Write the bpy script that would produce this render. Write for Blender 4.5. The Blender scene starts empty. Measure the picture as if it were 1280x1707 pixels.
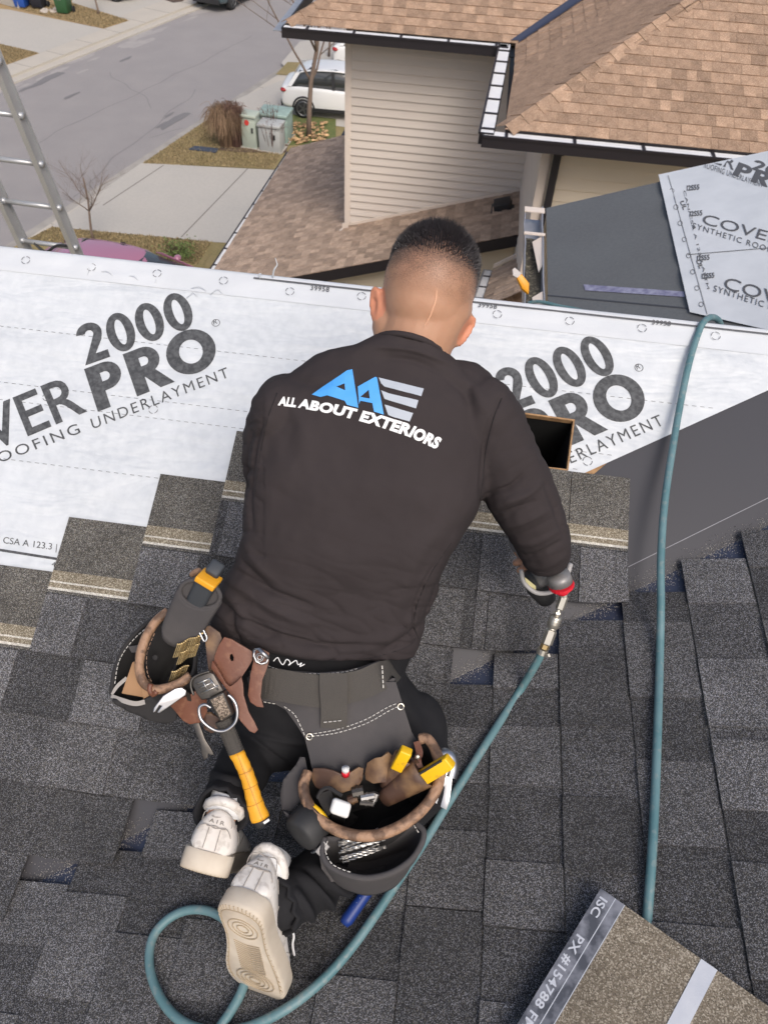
import bpy, bmesh, math, random
import numpy as np
from mathutils import Vector, Matrix, noise
from mathutils.bvhtree import BVHTree
rad = math.radians
S = bpy.context.scene
COL = S.collection
CZ = 10.0                                   # height of the camera above the street

# ------------------------------------------------------------------ camera
def basis(pitch, yaw, roll):
    cy, sy = math.cos(yaw), math.sin(yaw)
    f = Vector((-sy*math.cos(pitch), cy*math.cos(pitch), -math.sin(pitch)))
    r = Vector((cy, sy, 0)); u = r.cross(f)
    cr, sr = math.cos(roll), math.sin(roll)
    return f, cr*r + sr*u, -sr*r + cr*u
FW, RT, UP = basis(rad(47.1), rad(5.1), rad(3.47))
FPX = 1285.0
CAM = Vector((0, 0, CZ))
cam = bpy.data.cameras.new('camera'); camo = bpy.data.objects.new('camera', cam); COL.objects.link(camo)
camo.matrix_world = Matrix(((RT.x, UP.x, -FW.x, 0), (RT.y, UP.y, -FW.y, 0), (RT.z, UP.z, -FW.z, CZ), (0, 0, 0, 1)))
cam.sensor_fit = 'VERTICAL'; cam.sensor_height = 36; cam.sensor_width = 36
cam.lens = 36*FPX/1707; cam.clip_start = .05; cam.clip_end = 500
cam.dof.use_dof = True; cam.dof.focus_distance = 1.62; cam.dof.aperture_fstop = 9.0
S.camera = camo

# ------------------------------------------------------------------ sky, sun, exposure
W = bpy.data.worlds.new('World'); S.world = W; W.use_nodes = True
wn = W.node_tree.nodes; wl = W.node_tree.links
sky = wn.new('ShaderNodeTexSky'); sky.sky_type = 'NISHITA'; sky.sun_disc = False
SUN_EL, SUN_AZ = 50, 152                      # azimuth from +y towards +x
sky.sun_elevation = rad(SUN_EL); sky.sun_rotation = rad(SUN_AZ)
sky.dust_density = 5.0; sky.air_density = 1.0; sky.ozone_density = 0.6
wl.new(sky.outputs[0], wn['Background'].inputs[0]); wn['Background'].inputs[1].default_value = .15
sl = bpy.data.lights.new('sun', 'SUN'); sl.energy = 1.25; sl.angle = rad(28); sl.color = (1, .985, .965)
so = bpy.data.objects.new('sun', sl); COL.objects.link(so)
sd = Vector((math.sin(rad(SUN_AZ))*math.cos(rad(SUN_EL)), math.cos(rad(SUN_AZ))*math.cos(rad(SUN_EL)), math.sin(rad(SUN_EL))))
so.rotation_euler = sd.to_track_quat('Z', 'Y').to_euler(); so.location = (0, 0, 30)
S.view_settings.view_transform = 'Standard'; S.view_settings.look = 'None'
S.view_settings.exposure = 0.1; S.view_settings.gamma = 1; S.view_settings.use_curve_mapping = False
S.render.engine = 'CYCLES'
S.cycles.max_bounces = 6

# ------------------------------------------------------------------ picking real planes by sight line
def ray(x, y): return FW + RT*((x-640)/FPX) - UP*((y-853.5)/FPX)
def P(x, y, d): return CAM + ray(x, y)*d
def proj(p):
    v = p - CAM; z = v.dot(FW)
    return 640 + FPX*v.dot(RT)/z, 853.5 - FPX*v.dot(UP)/z
T1, T2 = rad(24.64), rad(15.27)
N1 = Vector((0, -math.sin(T1), math.cos(T1))); U1 = Vector((0, math.cos(T1), math.sin(T1)))
N2 = Vector((-math.sin(T2), 0, math.cos(T2))); U2 = Vector((math.cos(T2), 0, math.sin(T2)))
D1, D2 = 1.83, 1.545
def hit(x, y, n, c):                          # plane n.(P-CAM) = c
    r = ray(x, y); return CAM + r*(c/n.dot(r))
def h1(x, y, lift=0): return hit(x, y, N1, -D1+lift)
def h2(x, y, lift=0): return hit(x, y, N2, -D2+lift)
def pq(x, y):                                 # coordinates on the main slope: along the ridge, up the slope
    v = h1(x, y) - CAM; return v.x, v.dot(U1)
def z1(x, y): return CZ + math.tan(T1)*y - D1/math.cos(T1)
def z2(x, y): return CZ + math.tan(T2)*x - D2/math.cos(T2)
def zroof(x, y, s=.012):
    a, b = z1(x, y), z2(x, y); m = max(a, b)
    return m + s*math.log(math.exp((a-m)/s)+math.exp((b-m)/s))
def rd(x, y):                                 # distance to the roof along a sight line
    r = ray(x, y); return min(-D1/N1.dot(r), -D2/N2.dot(r))
def G(x, y, z=0):                             # ground point
    r = ray(x, y); return CAM + r*((CZ-z)/-r.z)
def onY(x, y, Y):
    r = ray(x, y); return CAM + r*(Y/r.y)

# ------------------------------------------------------------------ object helpers
def wloc(o):
    v = Vector((0, 0, 0))
    while o: v = v + o.location; o = o.parent
    return v
def new(name, me, parent=None, loc=None):
    o = bpy.data.objects.new(name, me); COL.objects.link(o)
    if parent: o.parent = parent
    if loc is not None: o.location = loc
    return o
def tag(o, label=None, cat=None, group=None, kind=None):
    for k, v in (('label', label), ('category', cat), ('group', group), ('kind', kind)):
        if v: o[k] = v
    return o
def thing(name, loc, label, cat, group=None):
    return tag(new(name, None, None, Vector(loc)), label, cat, group)
def mk(name, verts, faces, mats, parent=None, smooth=False, mi=None, at=None):
    """one mesh object from world-space vertices"""
    off = wloc(parent) if parent else Vector((0, 0, 0))
    base = Vector(at) if at is not None else None
    if base is None:
        base = off
        if not parent:
            vs = [Vector(v) for v in verts]
            base = sum(vs, Vector())/len(vs); base.z = min(v.z for v in vs)
    me = bpy.data.meshes.new(name)
    me.from_pydata([tuple(Vector(v)-base) for v in verts], [], faces)
    if not isinstance(mats, (list, tuple)): mats = [mats]
    for m in mats: me.materials.append(m)
    if mi: me.polygons.foreach_set('material_index', mi)
    if smooth: me.polygons.foreach_set('use_smooth', [True]*len(me.polygons))
    me.update()
    return new(name, me, parent, base-off if parent else base)
def bm_obj(name, bm, mats, parent=None, smooth=False):
    vs = [v.co.copy() for v in bm.verts]; bm.verts.index_update()
    fs = [[v.index for v in f.verts] for f in bm.faces]; mi = [f.material_index for f in bm.faces]
    bm.free(); return mk(name, vs, fs, mats, parent, smooth, mi)
class Geo:
    def __init__(s): s.v = []; s.f = []; s.m = []
    def add(s, vs, fs, m=0):
        n = len(s.v); s.v += [Vector(v) for v in vs]; s.f += [tuple(i+n for i in f) for f in fs]; s.m += [m]*len(fs); return s
    def box(s, o, a, b, c, m=0):              # corner + three edge vectors
        o, a, b, c = map(Vector, (o, a, b, c))
        if a.cross(b).dot(c) < 0: a, b = b, a
        return s.add([o, o+a, o+a+b, o+b, o+c, o+a+c, o+a+b+c, o+b+c],
                     [(0, 3, 2, 1), (4, 5, 6, 7), (0, 1, 5, 4), (1, 2, 6, 5), (2, 3, 7, 6), (3, 0, 4, 7)], m)
    def bx(s, c, dx, dy, dz, m=0):
        c = Vector(c); return s.box(c-Vector((dx, dy, dz))/2, (dx, 0, 0), (0, dy, 0), (0, 0, dz), m)
    def tube(s, pts, r, n=10, m=0, cap=True):
        pts = [Vector(p) for p in pts]; k = len(pts)
        rs = [r]*k if not isinstance(r, (list, tuple)) else r
        vs = []; prev = None
        for i, p in enumerate(pts):
            t = (pts[min(i+1, k-1)]-pts[max(i-1, 0)]).normalized()
            if prev is None:
                a = t.orthogonal().normalized()
            else:
                a = (prev - t*prev.dot(t)).normalized()
            prev = a; b = t.cross(a)
            for j in range(n):
                an = 2*math.pi*j/n; vs.append(p + (a*math.cos(an)+b*math.sin(an))*rs[i])
        fs = [(i*n+j, i*n+(j+1) % n, (i+1)*n+(j+1) % n, (i+1)*n+j) for i in range(k-1) for j in range(n)]
        if cap: fs += [tuple(range(n-1, -1, -1)), tuple((k-1)*n+j for j in range(n))]
        return s.add(vs, fs, m)
    def ell(s, c, ax, n=16, k=10, m=0):       # ellipsoid with three axis vectors
        c = Vector(c); A, B, C = [Vector(a) for a in ax]; vs = []; fs = []
        for i in range(1, k):
            th = math.pi*i/k
            for j in range(n):
                ph = 2*math.pi*j/n
                vs.append(c + A*math.sin(th)*math.cos(ph)+B*math.sin(th)*math.sin(ph)+C*math.cos(th))
        t = len(vs); vs += [c+C, c-C]
        for i in range(k-2):
            for j in range(n): fs.append((i*n+j, (i+1)*n+j, (i+1)*n+(j+1) % n, i*n+(j+1) % n))
        for j in range(n):
            fs.append((t, j, (j+1) % n)); fs.append((t+1, (k-2)*n+(j+1) % n, (k-2)*n+j))
        return s.add(vs, fs, m)
    def loft(s, rings, m=0, cap=True, closed=True):
        n = len(rings[0]); vs = [v for r in rings for v in r]
        w = n if closed else n-1
        fs = [(i*n+j, i*n+(j+1) % n, (i+1)*n+(j+1) % n, (i+1)*n+j) for i in range(len(rings)-1) for j in range(w)]
        if cap: fs += [tuple(range(n-1, -1, -1)), tuple((len(rings)-1)*n+j for j in range(n))]
        return s.add(vs, fs, m)
    def slab(s, pts, off, m=0):               # polygon swept by a vector
        pts = [Vector(p) for p in pts]; off = Vector(off); n = len(pts)
        return s.add(pts+[p+off for p in pts], [tuple(range(n-1, -1, -1)), tuple(range(n, 2*n))]+[(i, (i+1) % n, n+(i+1) % n, n+i) for i in range(n)], m)
    def obj(s, name, mats, parent=None, smooth=False):
        return mk(name, s.v, s.f, mats, parent, smooth, s.m)
def smooth_path(pts, per=8, closed=False):
    pts = [Vector(p) for p in pts]; out = []; n = len(pts)
    rng = range(n) if closed else range(n-1)
    for i in rng:
        if closed: a, b, c, d = pts[i-1], pts[i], pts[(i+1) % n], pts[(i+2) % n]
        else: a, b, c, d = pts[max(i-1, 0)], pts[i], pts[i+1], pts[min(i+2, n-1)]
        for k in range(per):
            t = k/per
            out.append(.5*((2*b)+(c-a)*t+(2*a-5*b+4*c-d)*t*t+(3*b-a-3*c+d)*t**3))
    if not closed: out.append(pts[-1])
    return out
def px3(pts): return [P(*p) for p in pts]
def bevel(o, w=.002, seg=2):
    md = o.modifiers.new('bevel', 'BEVEL'); md.width = w; md.segments = seg; md.limit_method = 'ANGLE'; md.angle_limit = rad(35)
    for p in o.data.polygons: p.use_smooth = True
    return o
def baked(o):
    """replace the mesh of o by its modified mesh"""
    dg = bpy.context.evaluated_depsgraph_get(); dg.update()
    me = bpy.data.meshes.new_from_object(o.evaluated_get(dg)); o.modifiers.clear(); o.data = me; return o

# ------------------------------------------------------------------ materials
def mat(name, col, rough=.8, metal=0, var=None, bump=None, bump2=None, spec=None, island=0, coat=0, var2=None, objrand=0):
    """var = (scale, strength, colour2); bump = (scale, distance)"""
    m = bpy.data.materials.new(name); m.use_nodes = True
    nt = m.node_tree; b = nt.nodes['Principled BSDF']; L = nt.links.new
    b.inputs['Roughness'].default_value = rough; b.inputs['Metallic'].default_value = metal
    if spec is not None: b.inputs['Specular IOR Level'].default_value = spec
    if coat: b.inputs['Coat Weight'].default_value = coat
    tc = nt.nodes.new('ShaderNodeTexCoord')
    rgb = nt.nodes.new('ShaderNodeRGB'); rgb.outputs[0].default_value = (*col, 1); cur = rgb.outputs[0]
    for v in (var, var2):
        if not v: continue
        nz = nt.nodes.new('ShaderNodeTexNoise'); nz.inputs['Scale'].default_value = v[0]; nz.inputs['Detail'].default_value = 5
        L(tc.outputs['Object'], nz.inputs['Vector'])
        cr = nt.nodes.new('ShaderNodeValToRGB'); w = v[3] if len(v) > 3 else .12
        c0 = v[4] if len(v) > 4 else .5
        cr.color_ramp.elements[0].position = c0-w; cr.color_ramp.elements[1].position = c0+w
        L(nz.outputs['Fac'], cr.inputs[0])
        mu = nt.nodes.new('ShaderNodeMath'); mu.operation = 'MULTIPLY'; mu.inputs[1].default_value = v[1]; L(cr.outputs[0], mu.inputs[0])
        mx = nt.nodes.new('ShaderNodeMix'); mx.data_type = 'RGBA'
        L(mu.outputs[0], mx.inputs['Factor']); L(cur, mx.inputs[6]); mx.inputs[7].default_value = (*v[2], 1); cur = mx.outputs[2]
    if island or objrand:
        if island:
            g = nt.nodes.new('ShaderNodeNewGeometry'); src = g.outputs['Random Per Island']; amt = island
        else:
            g = nt.nodes.new('ShaderNodeObjectInfo'); src = g.outputs['Random']; amt = objrand
        mr = nt.nodes.new('ShaderNodeMapRange'); mr.inputs['To Min'].default_value = 1-amt; mr.inputs['To Max'].default_value = 1+amt; L(src, mr.inputs[0])
        mm = nt.nodes.new('ShaderNodeVectorMath'); mm.operation = 'SCALE'; L(cur, mm.inputs[0]); L(mr.outputs[0], mm.inputs['Scale']); cur = mm.outputs[0]
    L(cur, b.inputs['Base Color'])
    if bump:
        nz = nt.nodes.new('ShaderNodeTexNoise'); nz.inputs['Scale'].default_value = bump[0]; nz.inputs['Detail'].default_value = 4
        L(tc.outputs['Object'], nz.inputs['Vector'])
        bp = nt.nodes.new('ShaderNodeBump'); bp.inputs['Distance'].default_value = bump[1]; bp.inputs['Strength'].default_value = bump[2] if len(bump) > 2 else 1
        L(nz.outputs['Fac'], bp.inputs['Height']); L(bp.outputs[0], b.inputs['Normal'])
        if bump2:
            n2 = nt.nodes.new('ShaderNodeTexNoise'); n2.inputs['Scale'].default_value = bump2[0]; n2.inputs['Detail'].default_value = 3; n2.inputs['Distortion'].default_value = .3
            mp = nt.nodes.new('ShaderNodeMapping'); mp.inputs['Scale'].default_value = bump2[2] if len(bump2) > 2 else (1, 1, 1); L(tc.outputs['Object'], mp.inputs['Vector']); L(mp.outputs[0], n2.inputs['Vector'])
            b2 = nt.nodes.new('ShaderNodeBump'); b2.inputs['Distance'].default_value = bump2[1]; L(n2.outputs['Fac'], b2.inputs['Height']); L(b2.outputs[0], bp.inputs['Normal'])
    return m
def granule(name, base, light, warm=(.2, .18, .14), island=.16, scale=620, objrand=0, spk=.57):
    """mineral granules: dark ground, pale and warm specks, slow drift of tone"""
    m = bpy.data.materials.new(name); m.use_nodes = True
    nt = m.node_tree; b = nt.nodes['Principled BSDF']; L = nt.links.new; N = nt.nodes.new
    b.inputs['Roughness'].default_value = .78; b.inputs['Specular IOR Level'].default_value = .35
    tc = N('ShaderNodeTexCoord')
    def nz(sc, det=2):
        n = N('ShaderNodeTexNoise'); n.inputs['Scale'].default_value = sc; n.inputs['Detail'].default_value = det; L(tc.outputs['Object'], n.inputs['Vector']); return n.outputs['Fac']
    def ramp(src, a, c):
        r = N('ShaderNodeMapRange'); r.inputs['From Min'].default_value = a; r.inputs['From Max'].default_value = c; L(src, r.inputs[0]); return r.outputs[0]
    def mix(f, a, c):
        x = N('ShaderNodeMix'); x.data_type = 'RGBA'; L(f, x.inputs['Factor'])
        L(a, x.inputs[6]) if not isinstance(a, tuple) else setattr(x.inputs[6], 'default_value', (*a, 1))
        x.inputs[7].default_value = (*c, 1); return x.outputs[2]
    dark = tuple(c*.45 for c in base)
    n1 = nz(scale, 3)
    c = mix(ramp(n1, .36, .52), dark, base)
    vo = N('ShaderNodeTexVoronoi'); vo.inputs['Scale'].default_value = scale*.62; L(tc.outputs['Object'], vo.inputs['Vector'])
    sep = N('ShaderNodeSeparateColor'); L(vo.outputs['Color'], sep.inputs[0])
    f2 = ramp(sep.outputs[0], spk+.05, 1.0)
    c = mix(f2, c, light)
    f3 = ramp(sep.outputs[1], .8, 1.0)
    c = mix(f3, c, warm)
    g = N('ShaderNodeNewGeometry'); oi = N('ShaderNodeObjectInfo')
    ad = N('ShaderNodeMath'); ad.operation = 'ADD'; L(g.outputs['Random Per Island'], ad.inputs[0]); L(oi.outputs['Random'], ad.inputs[1])
    fr = N('ShaderNodeMath'); fr.operation = 'FRACT'; L(ad.outputs[0], fr.inputs[0])
    mr = N('ShaderNodeMapRange'); mr.inputs['To Min'].default_value = 1-island; mr.inputs['To Max'].default_value = 1+island; L(fr.outputs[0], mr.inputs[0])
    pt = N('ShaderNodeMapRange'); pt.inputs['From Min'].default_value = .3; pt.inputs['From Max'].default_value = .7
    pt.inputs['To Min'].default_value = .82; pt.inputs['To Max'].default_value = 1.2; L(nz(9, 4), pt.inputs[0])
    mu = N('ShaderNodeMath'); mu.operation = 'MULTIPLY'; L(mr.outputs[0], mu.inputs[0]); L(pt.outputs[0], mu.inputs[1])
    sc = N('ShaderNodeVectorMath'); sc.operation = 'SCALE'; L(c, sc.inputs[0]); L(mu.outputs[0], sc.inputs['Scale'])
    L(sc.outputs[0], b.inputs['Base Color'])
    bp = N('ShaderNodeBump'); bp.inputs['Distance'].default_value = .0012; L(n1, bp.inputs['Height']); L(bp.outputs[0], b.inputs['Normal'])
    return m
M = {}
M['granule'] = granule('dark granules', (.041, .041, .044), (.29, .29, .31), (.16, .145, .12), island=.36, scale=1150)
M['granule_base'] = granule('dark granules base layer', (.026, .026, .028), (.22, .22, .24), (.12, .11, .09), island=.3, scale=1150)
M['granule_head'] = granule('dark granules headlap', (.062, .058, .053), (.31, .30, .28), (.2, .175, .13), island=.08, scale=1150)
M['tan_strip'] = granule('tan nailing strip', (.20, .165, .11), (.52, .47, .37), (.10, .08, .06), island=.05, spk=.4, scale=1000)
M['pale_strip'] = granule('pale nailing line', (.55, .52, .46), (.8, .78, .72), (.3, .28, .22), island=.05, spk=.3, scale=1000)
M['loose'] = mat('loose granules', (.36, .345, .325), .8, island=.7)
M['brown_sh'] = granule('brown shingle granules', (.36, .235, .155), (.56, .42, .31), (.22, .13, .085), island=.24, scale=420)
M['brown_far'] = granule('brown shingle granules weathered', (.42, .305, .225), (.56, .44, .35), (.28, .20, .15), island=.24, scale=420)
M['shback'] = granule('sanded shingle back', (.20, .165, .12), (.44, .39, .31), (.09, .072, .05), island=.04, scale=800, spk=.45)
M['under'] = mat('white woven underlayment', (.60, .63, .655), .45, var=(7, .6, (.49, .52, .55), .2), var2=(45, .4, (.70, .725, .745), .14), bump=(420, .0006, .6), bump2=(6, .017, (.8, 2.0, 2.0)), spec=.5)
M['under2'] = mat('white woven underlayment strip', (.63, .655, .68), .45, var=(9, .5, (.52, .545, .57), .2), bump=(25, .004, .4))
M['ink'] = mat('dark grey print', (.047, .049, .052), .6, var=(90, .55, (.14, .145, .15), .12))
M['inkthin'] = mat('grey line print', (.10, .10, .105), .6)
M['metal_dark'] = mat('dark valley metal', (.055, .054, .060), .34, .0, var=(4, .3, (.058, .058, .066)), spec=.45)
M['metal_sky_navy'] = mat('valley metal with navy sky reflection', (.040, .048, .080), .3, .0, spec=.6)  # same metal; navy paints in the darker sky reflected on the side slope
M['scratch'] = mat('scribed line on metal', (.26, .26, .28), .5)
M['ply'] = mat('plywood', (.42, .25, .12), .8, var=(60, .6, (.2, .11, .05)))
M['void'] = mat('dark attic', (.006, .006, .006), .9)
M['wood'] = mat('old timber', (.3, .22, .15), .85, var=(20, .5, (.18, .13, .09)))
M['asphalt'] = mat('asphalt', (.30, .28, .275), .9, var=(.9, .55, (.36, .335, .325), .22), var2=(60, .35, (.22, .205, .20), .15), bump=(120, .01))
M['asph_dark'] = mat('damp asphalt patch', (.19, .18, .178), .7, var=(6, .6, (.2, .19, .19)))
M['dust'] = mat('road dust', (.37, .345, .325), .95, var=(3, .8, (.31, .29, .285), .2))
M['conc'] = mat('pale concrete', (.45, .42, .375), .9, var=(.8, .5, (.39, .37, .34), .25), var2=(14, .3, (.54, .51, .46), .2), bump=(80, .004))
M['conc_walk'] = mat('sidewalk concrete', (.50, .455, .39), .9, var=(1.2, .5, (.41, .38, .34), .25), bump=(80, .004))
M['joint'] = mat('concrete joint', (.2, .18, .16), .9)
M['curbside'] = mat('gutter dirt', (.3, .28, .255), .9, var=(2, .6, (.42, .39, .35)))
M['grass'] = mat('dormant grass', (.27, .215, .115), .95, var=(1.3, .8, (.17, .16, .055), .2), var2=(24, .5, (.40, .29, .13), .2), bump=(30, .03))
M['grass_tan'] = mat('tan dormant grass', (.37, .265, .145), .95, var=(1.5, .7, (.30, .2, .085), .2), var2=(24, .5, (.48, .34, .18), .2), bump=(30, .03))
M['grass_green'] = mat('green grass', (.10, .14, .04), .95, var=(6, .7, (.2, .19, .07), .2), bump=(30, .03))
M['blade'] = mat('grass blades', (.30, .235, .13), .9, island=.5)
M['mulch'] = mat('dark mulch', (.10, .065, .05), .95, var=(12, .6, (.19, .13, .1)), bump=(40, .05))
M['siding'] = mat('beige vinyl siding', (.66, .595, .535), .5, objrand=.02, var=(3, .2, (.64, .545, .465), .3))
M['siding2'] = mat('cream board siding', (.66, .575, .46), .6, objrand=.04, var=(5, .3, (.60, .52, .41), .3))
M['trim_b'] = mat('beige corner trim', (.70, .61, .53), .5)
M['fascia'] = mat('black brown fascia', (.018, .015, .018), .5)
M['gwhite'] = mat('white gutter lining', (.78, .78, .78), .45, var=(6, .3, (.6, .62, .66)))
M['galum'] = mat('grey aluminium', (.42, .43, .46), .4, .5, var=(9, .4, (.3, .3, .33)))
M['debris'] = mat('gutter debris', (.05, .045, .035), .95, var=(40, .7, (.3, .27, .2), .1, .6))
M['iceshield'] = mat('grey ice shield', (.105, .11, .115), .75, var=(3, .5, (.125, .135, .14), .2), var2=(50, .2, (.16, .17, .175)), bump=(70, .002))
M['violet'] = mat('violet chalky tape', (.16, .16, .26), .7, var=(25, .8, (.34, .35, .46), .15))
M['alu'] = mat('ladder aluminium', (.50, .51, .52), .38, .45, var=(8, .5, (.42, .43, .44)))
M['bark'] = mat('grey brown bark', (.22, .16, .125), .9, var=(30, .6, (.13, .1, .08)))
M['twig'] = mat('reddish twigs', (.16, .09, .07), .9, island=.4)
M['drygrass'] = mat('dried shrub stalks', (.24, .16, .10), .95, island=.5)
M['white_paint'] = mat('white car paint', (.80, .80, .79), .3, coat=.6)
M['glass'] = mat('dark car glass', (.05, .055, .06), .08, spec=.8)
M['tyre'] = mat('tyre rubber', (.025, .025, .026), .85)
M['rim'] = mat('dark grey alloy', (.16, .165, .17), .35, .7)
M['black_pl'] = mat('black plastic', (.025, .025, .027), .55)
M['red_lamp'] = mat('red lamp', (.35, .02, .02), .25)
M['util_g'] = mat('pale green painted steel', (.42, .47, .40), .6, var=(5, .3, (.36, .42, .36)))
M['util_t'] = mat('teal green painted steel', (.27, .36, .325), .6, var=(5, .4, (.36, .5, .45)))
M['util_grey'] = mat('grey painted steel', (.42, .43, .42), .6, var=(5, .3, (.34, .36, .36)))
M['red_stk'] = mat('red sticker', (.6, .05, .04), .6)
M['bin_blue'] = mat('blue bin plastic', (.02, .09, .40), .5)
M['bin_black'] = mat('black bin plastic', (.022, .024, .035), .5)
M['bin_green'] = mat('green bin plastic', (.035, .11, .045), .5)
M['tarp'] = mat('navy fabric', (.04, .055, .085), .8, var=(8, .4, (.06, .08, .12)))
M['pink'] = mat('mauve pink car paint', (.40, .17, .25), .22, coat=.7)
M['teal_car'] = mat('dark teal car paint', (.06, .09, .10), .25, coat=.7)
M['rock'] = mat('pale stones', (.5, .44, .38), .9)
M['leaf'] = mat('small green leaves', (.12, .17, .05), .8, island=.4)

# ------------------------------------------------------------------ print on surfaces
def text2d(s, offset=0, shear=0, space=1):
    cu = bpy.data.curves.new('t', 'FONT'); cu.body = s; cu.offset = offset; cu.shear = shear; cu.space_character = space; cu.resolution_u = 4
    o = new('t', cu); dg = bpy.context.evaluated_depsgraph_get(); dg.update()
    me = bpy.data.meshes.new_from_object(o.evaluated_get(dg))
    v = [(p.co.x, p.co.y) for p in me.vertices]; f = [tuple(p.vertices) for p in me.polygons]
    bpy.data.objects.remove(o); bpy.data.curves.remove(cu); bpy.data.meshes.remove(me)
    x0 = min(p[0] for p in v); x1 = max(p[0] for p in v)
    y0 = min(p[1] for p in v); y1 = max(p[1] for p in v)
    return [((x-x0)/(x1-x0), (y-y0)/(y1-y0)) for x, y in v], f
def poly2d(loops):
    cu = bpy.data.curves.new('t', 'CURVE'); cu.dimensions = '2D'; cu.fill_mode = 'BOTH'
    for lp in loops:
        sp = cu.splines.new('POLY'); sp.points.add(len(lp)-1); sp.use_cyclic_u = True
        for i, (x, y) in enumerate(lp): sp.points[i].co = (x, y, 0, 1)
    o = new('t', cu); dg = bpy.context.evaluated_depsgraph_get(); dg.update()
    me = bpy.data.meshes.new_from_object(o.evaluated_get(dg))
    v = [(p.co.x, p.co.y) for p in me.vertices]; f = [tuple(p.vertices) for p in me.polygons]
    bpy.data.objects.remove(o); bpy.data.curves.remove(cu); bpy.data.meshes.remove(me)
    return v, f
def arc(cx, cy, rx, ry, a0, a1, n=16):
    return [(cx+rx*math.cos(rad(a0+(a1-a0)*i/n)), cy+ry*math.sin(rad(a0+(a1-a0)*i/n))) for i in range(n+1)]
def g_zero(x, w=.62, t=.20): return [arc(x+w/2, .5, w/2, .5, 0, 354, 36), arc(x+w/2, .5, w/2-t, .5-t*.85, 0, 354, 36)]
def g_two(x, w=.58):
    return [[(x, 0), (x+w, 0), (x+w, .2), (x+.30, .2), (x+w-.06, .50)] + arc(x+w/2, .72, w/2, .28, -20, 170, 16) + [(x+.20, .74)] + arc(x+w/2, .71, .095, .10, 170, -30, 10) + [(x+.0, .0)]]
def g_P(x): return [[(x, 0), (x, 1)] + arc(x+.36, .69, .32, .31, 90, -90, 14) + [(x+.27, .38), (x+.27, 0)], [(x+.27, .79)] + arc(x+.36, .69, .09, .10, 90, -90, 8) + [(x+.27, .59)]]
def g_R(x): return [[(x, 0), (x, 1)] + arc(x+.36, .69, .32, .31, 90, -60, 12) + [(x+.80, 0), (x+.50, 0), (x+.28, .34), (x+.27, .34), (x+.27, 0)], [(x+.27, .79)] + arc(x+.36, .69, .09, .10, 90, -90, 8) + [(x+.27, .59)]]
def glyph_line(gl):
    v, f = poly2d([l for g in gl for l in g]); x1 = max(p[0] for p in v)
    return [(x/x1, y) for x, y in v], f
def clip_poly2d(vf, a, b, c):                # keep a*x+b*y<c
    bm = bmesh.new(); vs = [bm.verts.new((x, y, 0)) for x, y in vf[0]]
    for q in vf[1]:
        try: bm.faces.new([vs[i] for i in q])
        except ValueError: pass
    n = Vector((a, b, 0)); co = n*(c/n.length_squared)
    bmesh.ops.bisect_plane(bm, geom=bm.verts[:]+bm.edges[:]+bm.faces[:], plane_co=co, plane_no=n, clear_outer=True)
    bm.verts.index_update(); r = [(v.co.x, v.co.y) for v in bm.verts], [tuple(v.index for v in q.verts) for q in bm.faces]; bm.free(); return r
V2 = lambda p: Vector((p[0], p[1]))
def aff(vf, A, B, C):                         # ink box -> parallelogram
    A, B, C = V2(A), V2(B), V2(C)
    return [tuple(A+(B-A)*x+(C-A)*y) for x, y in vf[0]], vf[1]
def cover_design(topclip=True):
    """the printed sheet design, in slope coordinates of its first instance"""
    out = []
    L = lambda vf, a, b, c: out.append(aff(vf, pq(*a), pq(*b), pq(*c)))
    two = glyph_line([g_two(0), g_zero(.66), g_zero(1.34), g_zero(2.02)])
    t = aff(two, pq(144, 611), pq(331, 545), pq(124, 548))
    if topclip:
        q0 = pq(315, 492)[1]; t = clip_poly2d(t, 0, 1, q0)
    out.append(t)
    pro = glyph_line([g_P(0), g_R(.82), g_zero(1.62, 1.02, .27)])
    L(pro, (165, 688), (372, 607), (142, 617))
    L(text2d('COVER', .012), (-158, 817), (148, 688), (-181, 748))
    L(text2d('SYNTHETIC ROOFING', 0, 0, 1.25), (-235, 862), (137, 723), (-241, 845))
    L(text2d('UNDERLAYMENT', 0, 0, 1.25), (157, 717), (384, 630), (152, 700))
    L(text2d('R'), (357.5, 543), (363.5, 541), (356.5, 535))
    c = pq(361, 540); r = .0115
    out.append(([(c[0]+rr*math.cos(k*.2618), c[1]+rr*math.sin(k*.2618)) for k in range(24) for rr in (r, r*.86)], [(2*k, 2*((k+1) % 24), 2*((k+1) % 24)+1, 2*k+1) for k in range(24)]))
    return out
def ring_mark(c, r=.0125, w=.0016, gaps=4):
    vs, fs = [], []
    for g in range(gaps):
        n = 6; a0 = g*360/gaps+10+20
        for k in range(n+1):
            a = rad(a0+(360/gaps-24)*k/n)
            vs += [(c[0]+r*math.cos(a), c[1]+r*math.sin(a)), (c[0]+(r-w)*math.cos(a), c[1]+(r-w)*math.sin(a))]
        b = g*(n+1)*2
        fs += [(b+2*k, b+2*k+2, b+2*k+3, b+2*k+1) for k in range(n)]
    return vs, fs
def w1(p, q, lift=0): return CAM + Vector((p, 0, 0)) + U1*q - N1*D1 + N1*lift
def w2(y, q, lift=0): return CAM + Vector((0, y, 0)) + U2*q - N2*D2 + N2*lift

# ------------------------------------------------------------------ the street and its surroundings
gz = lambda x, y, h=0: Vector((G(x, y).x, G(x, y).y, h))
sheet = lambda name, pts, m, z, kind='structure': tag(mk(name, [Vector((p.x, p.y, z)) for p in pts], [tuple(range(len(pts)))], m, at=(0, 0, 0)), kind=kind)
gr = sheet('ground', [Vector((-200, -100, 0)), Vector((200, -100, 0)), Vector((200, 300, 0)), Vector((-200, 300, 0))], M['grass'], 0)
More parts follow.
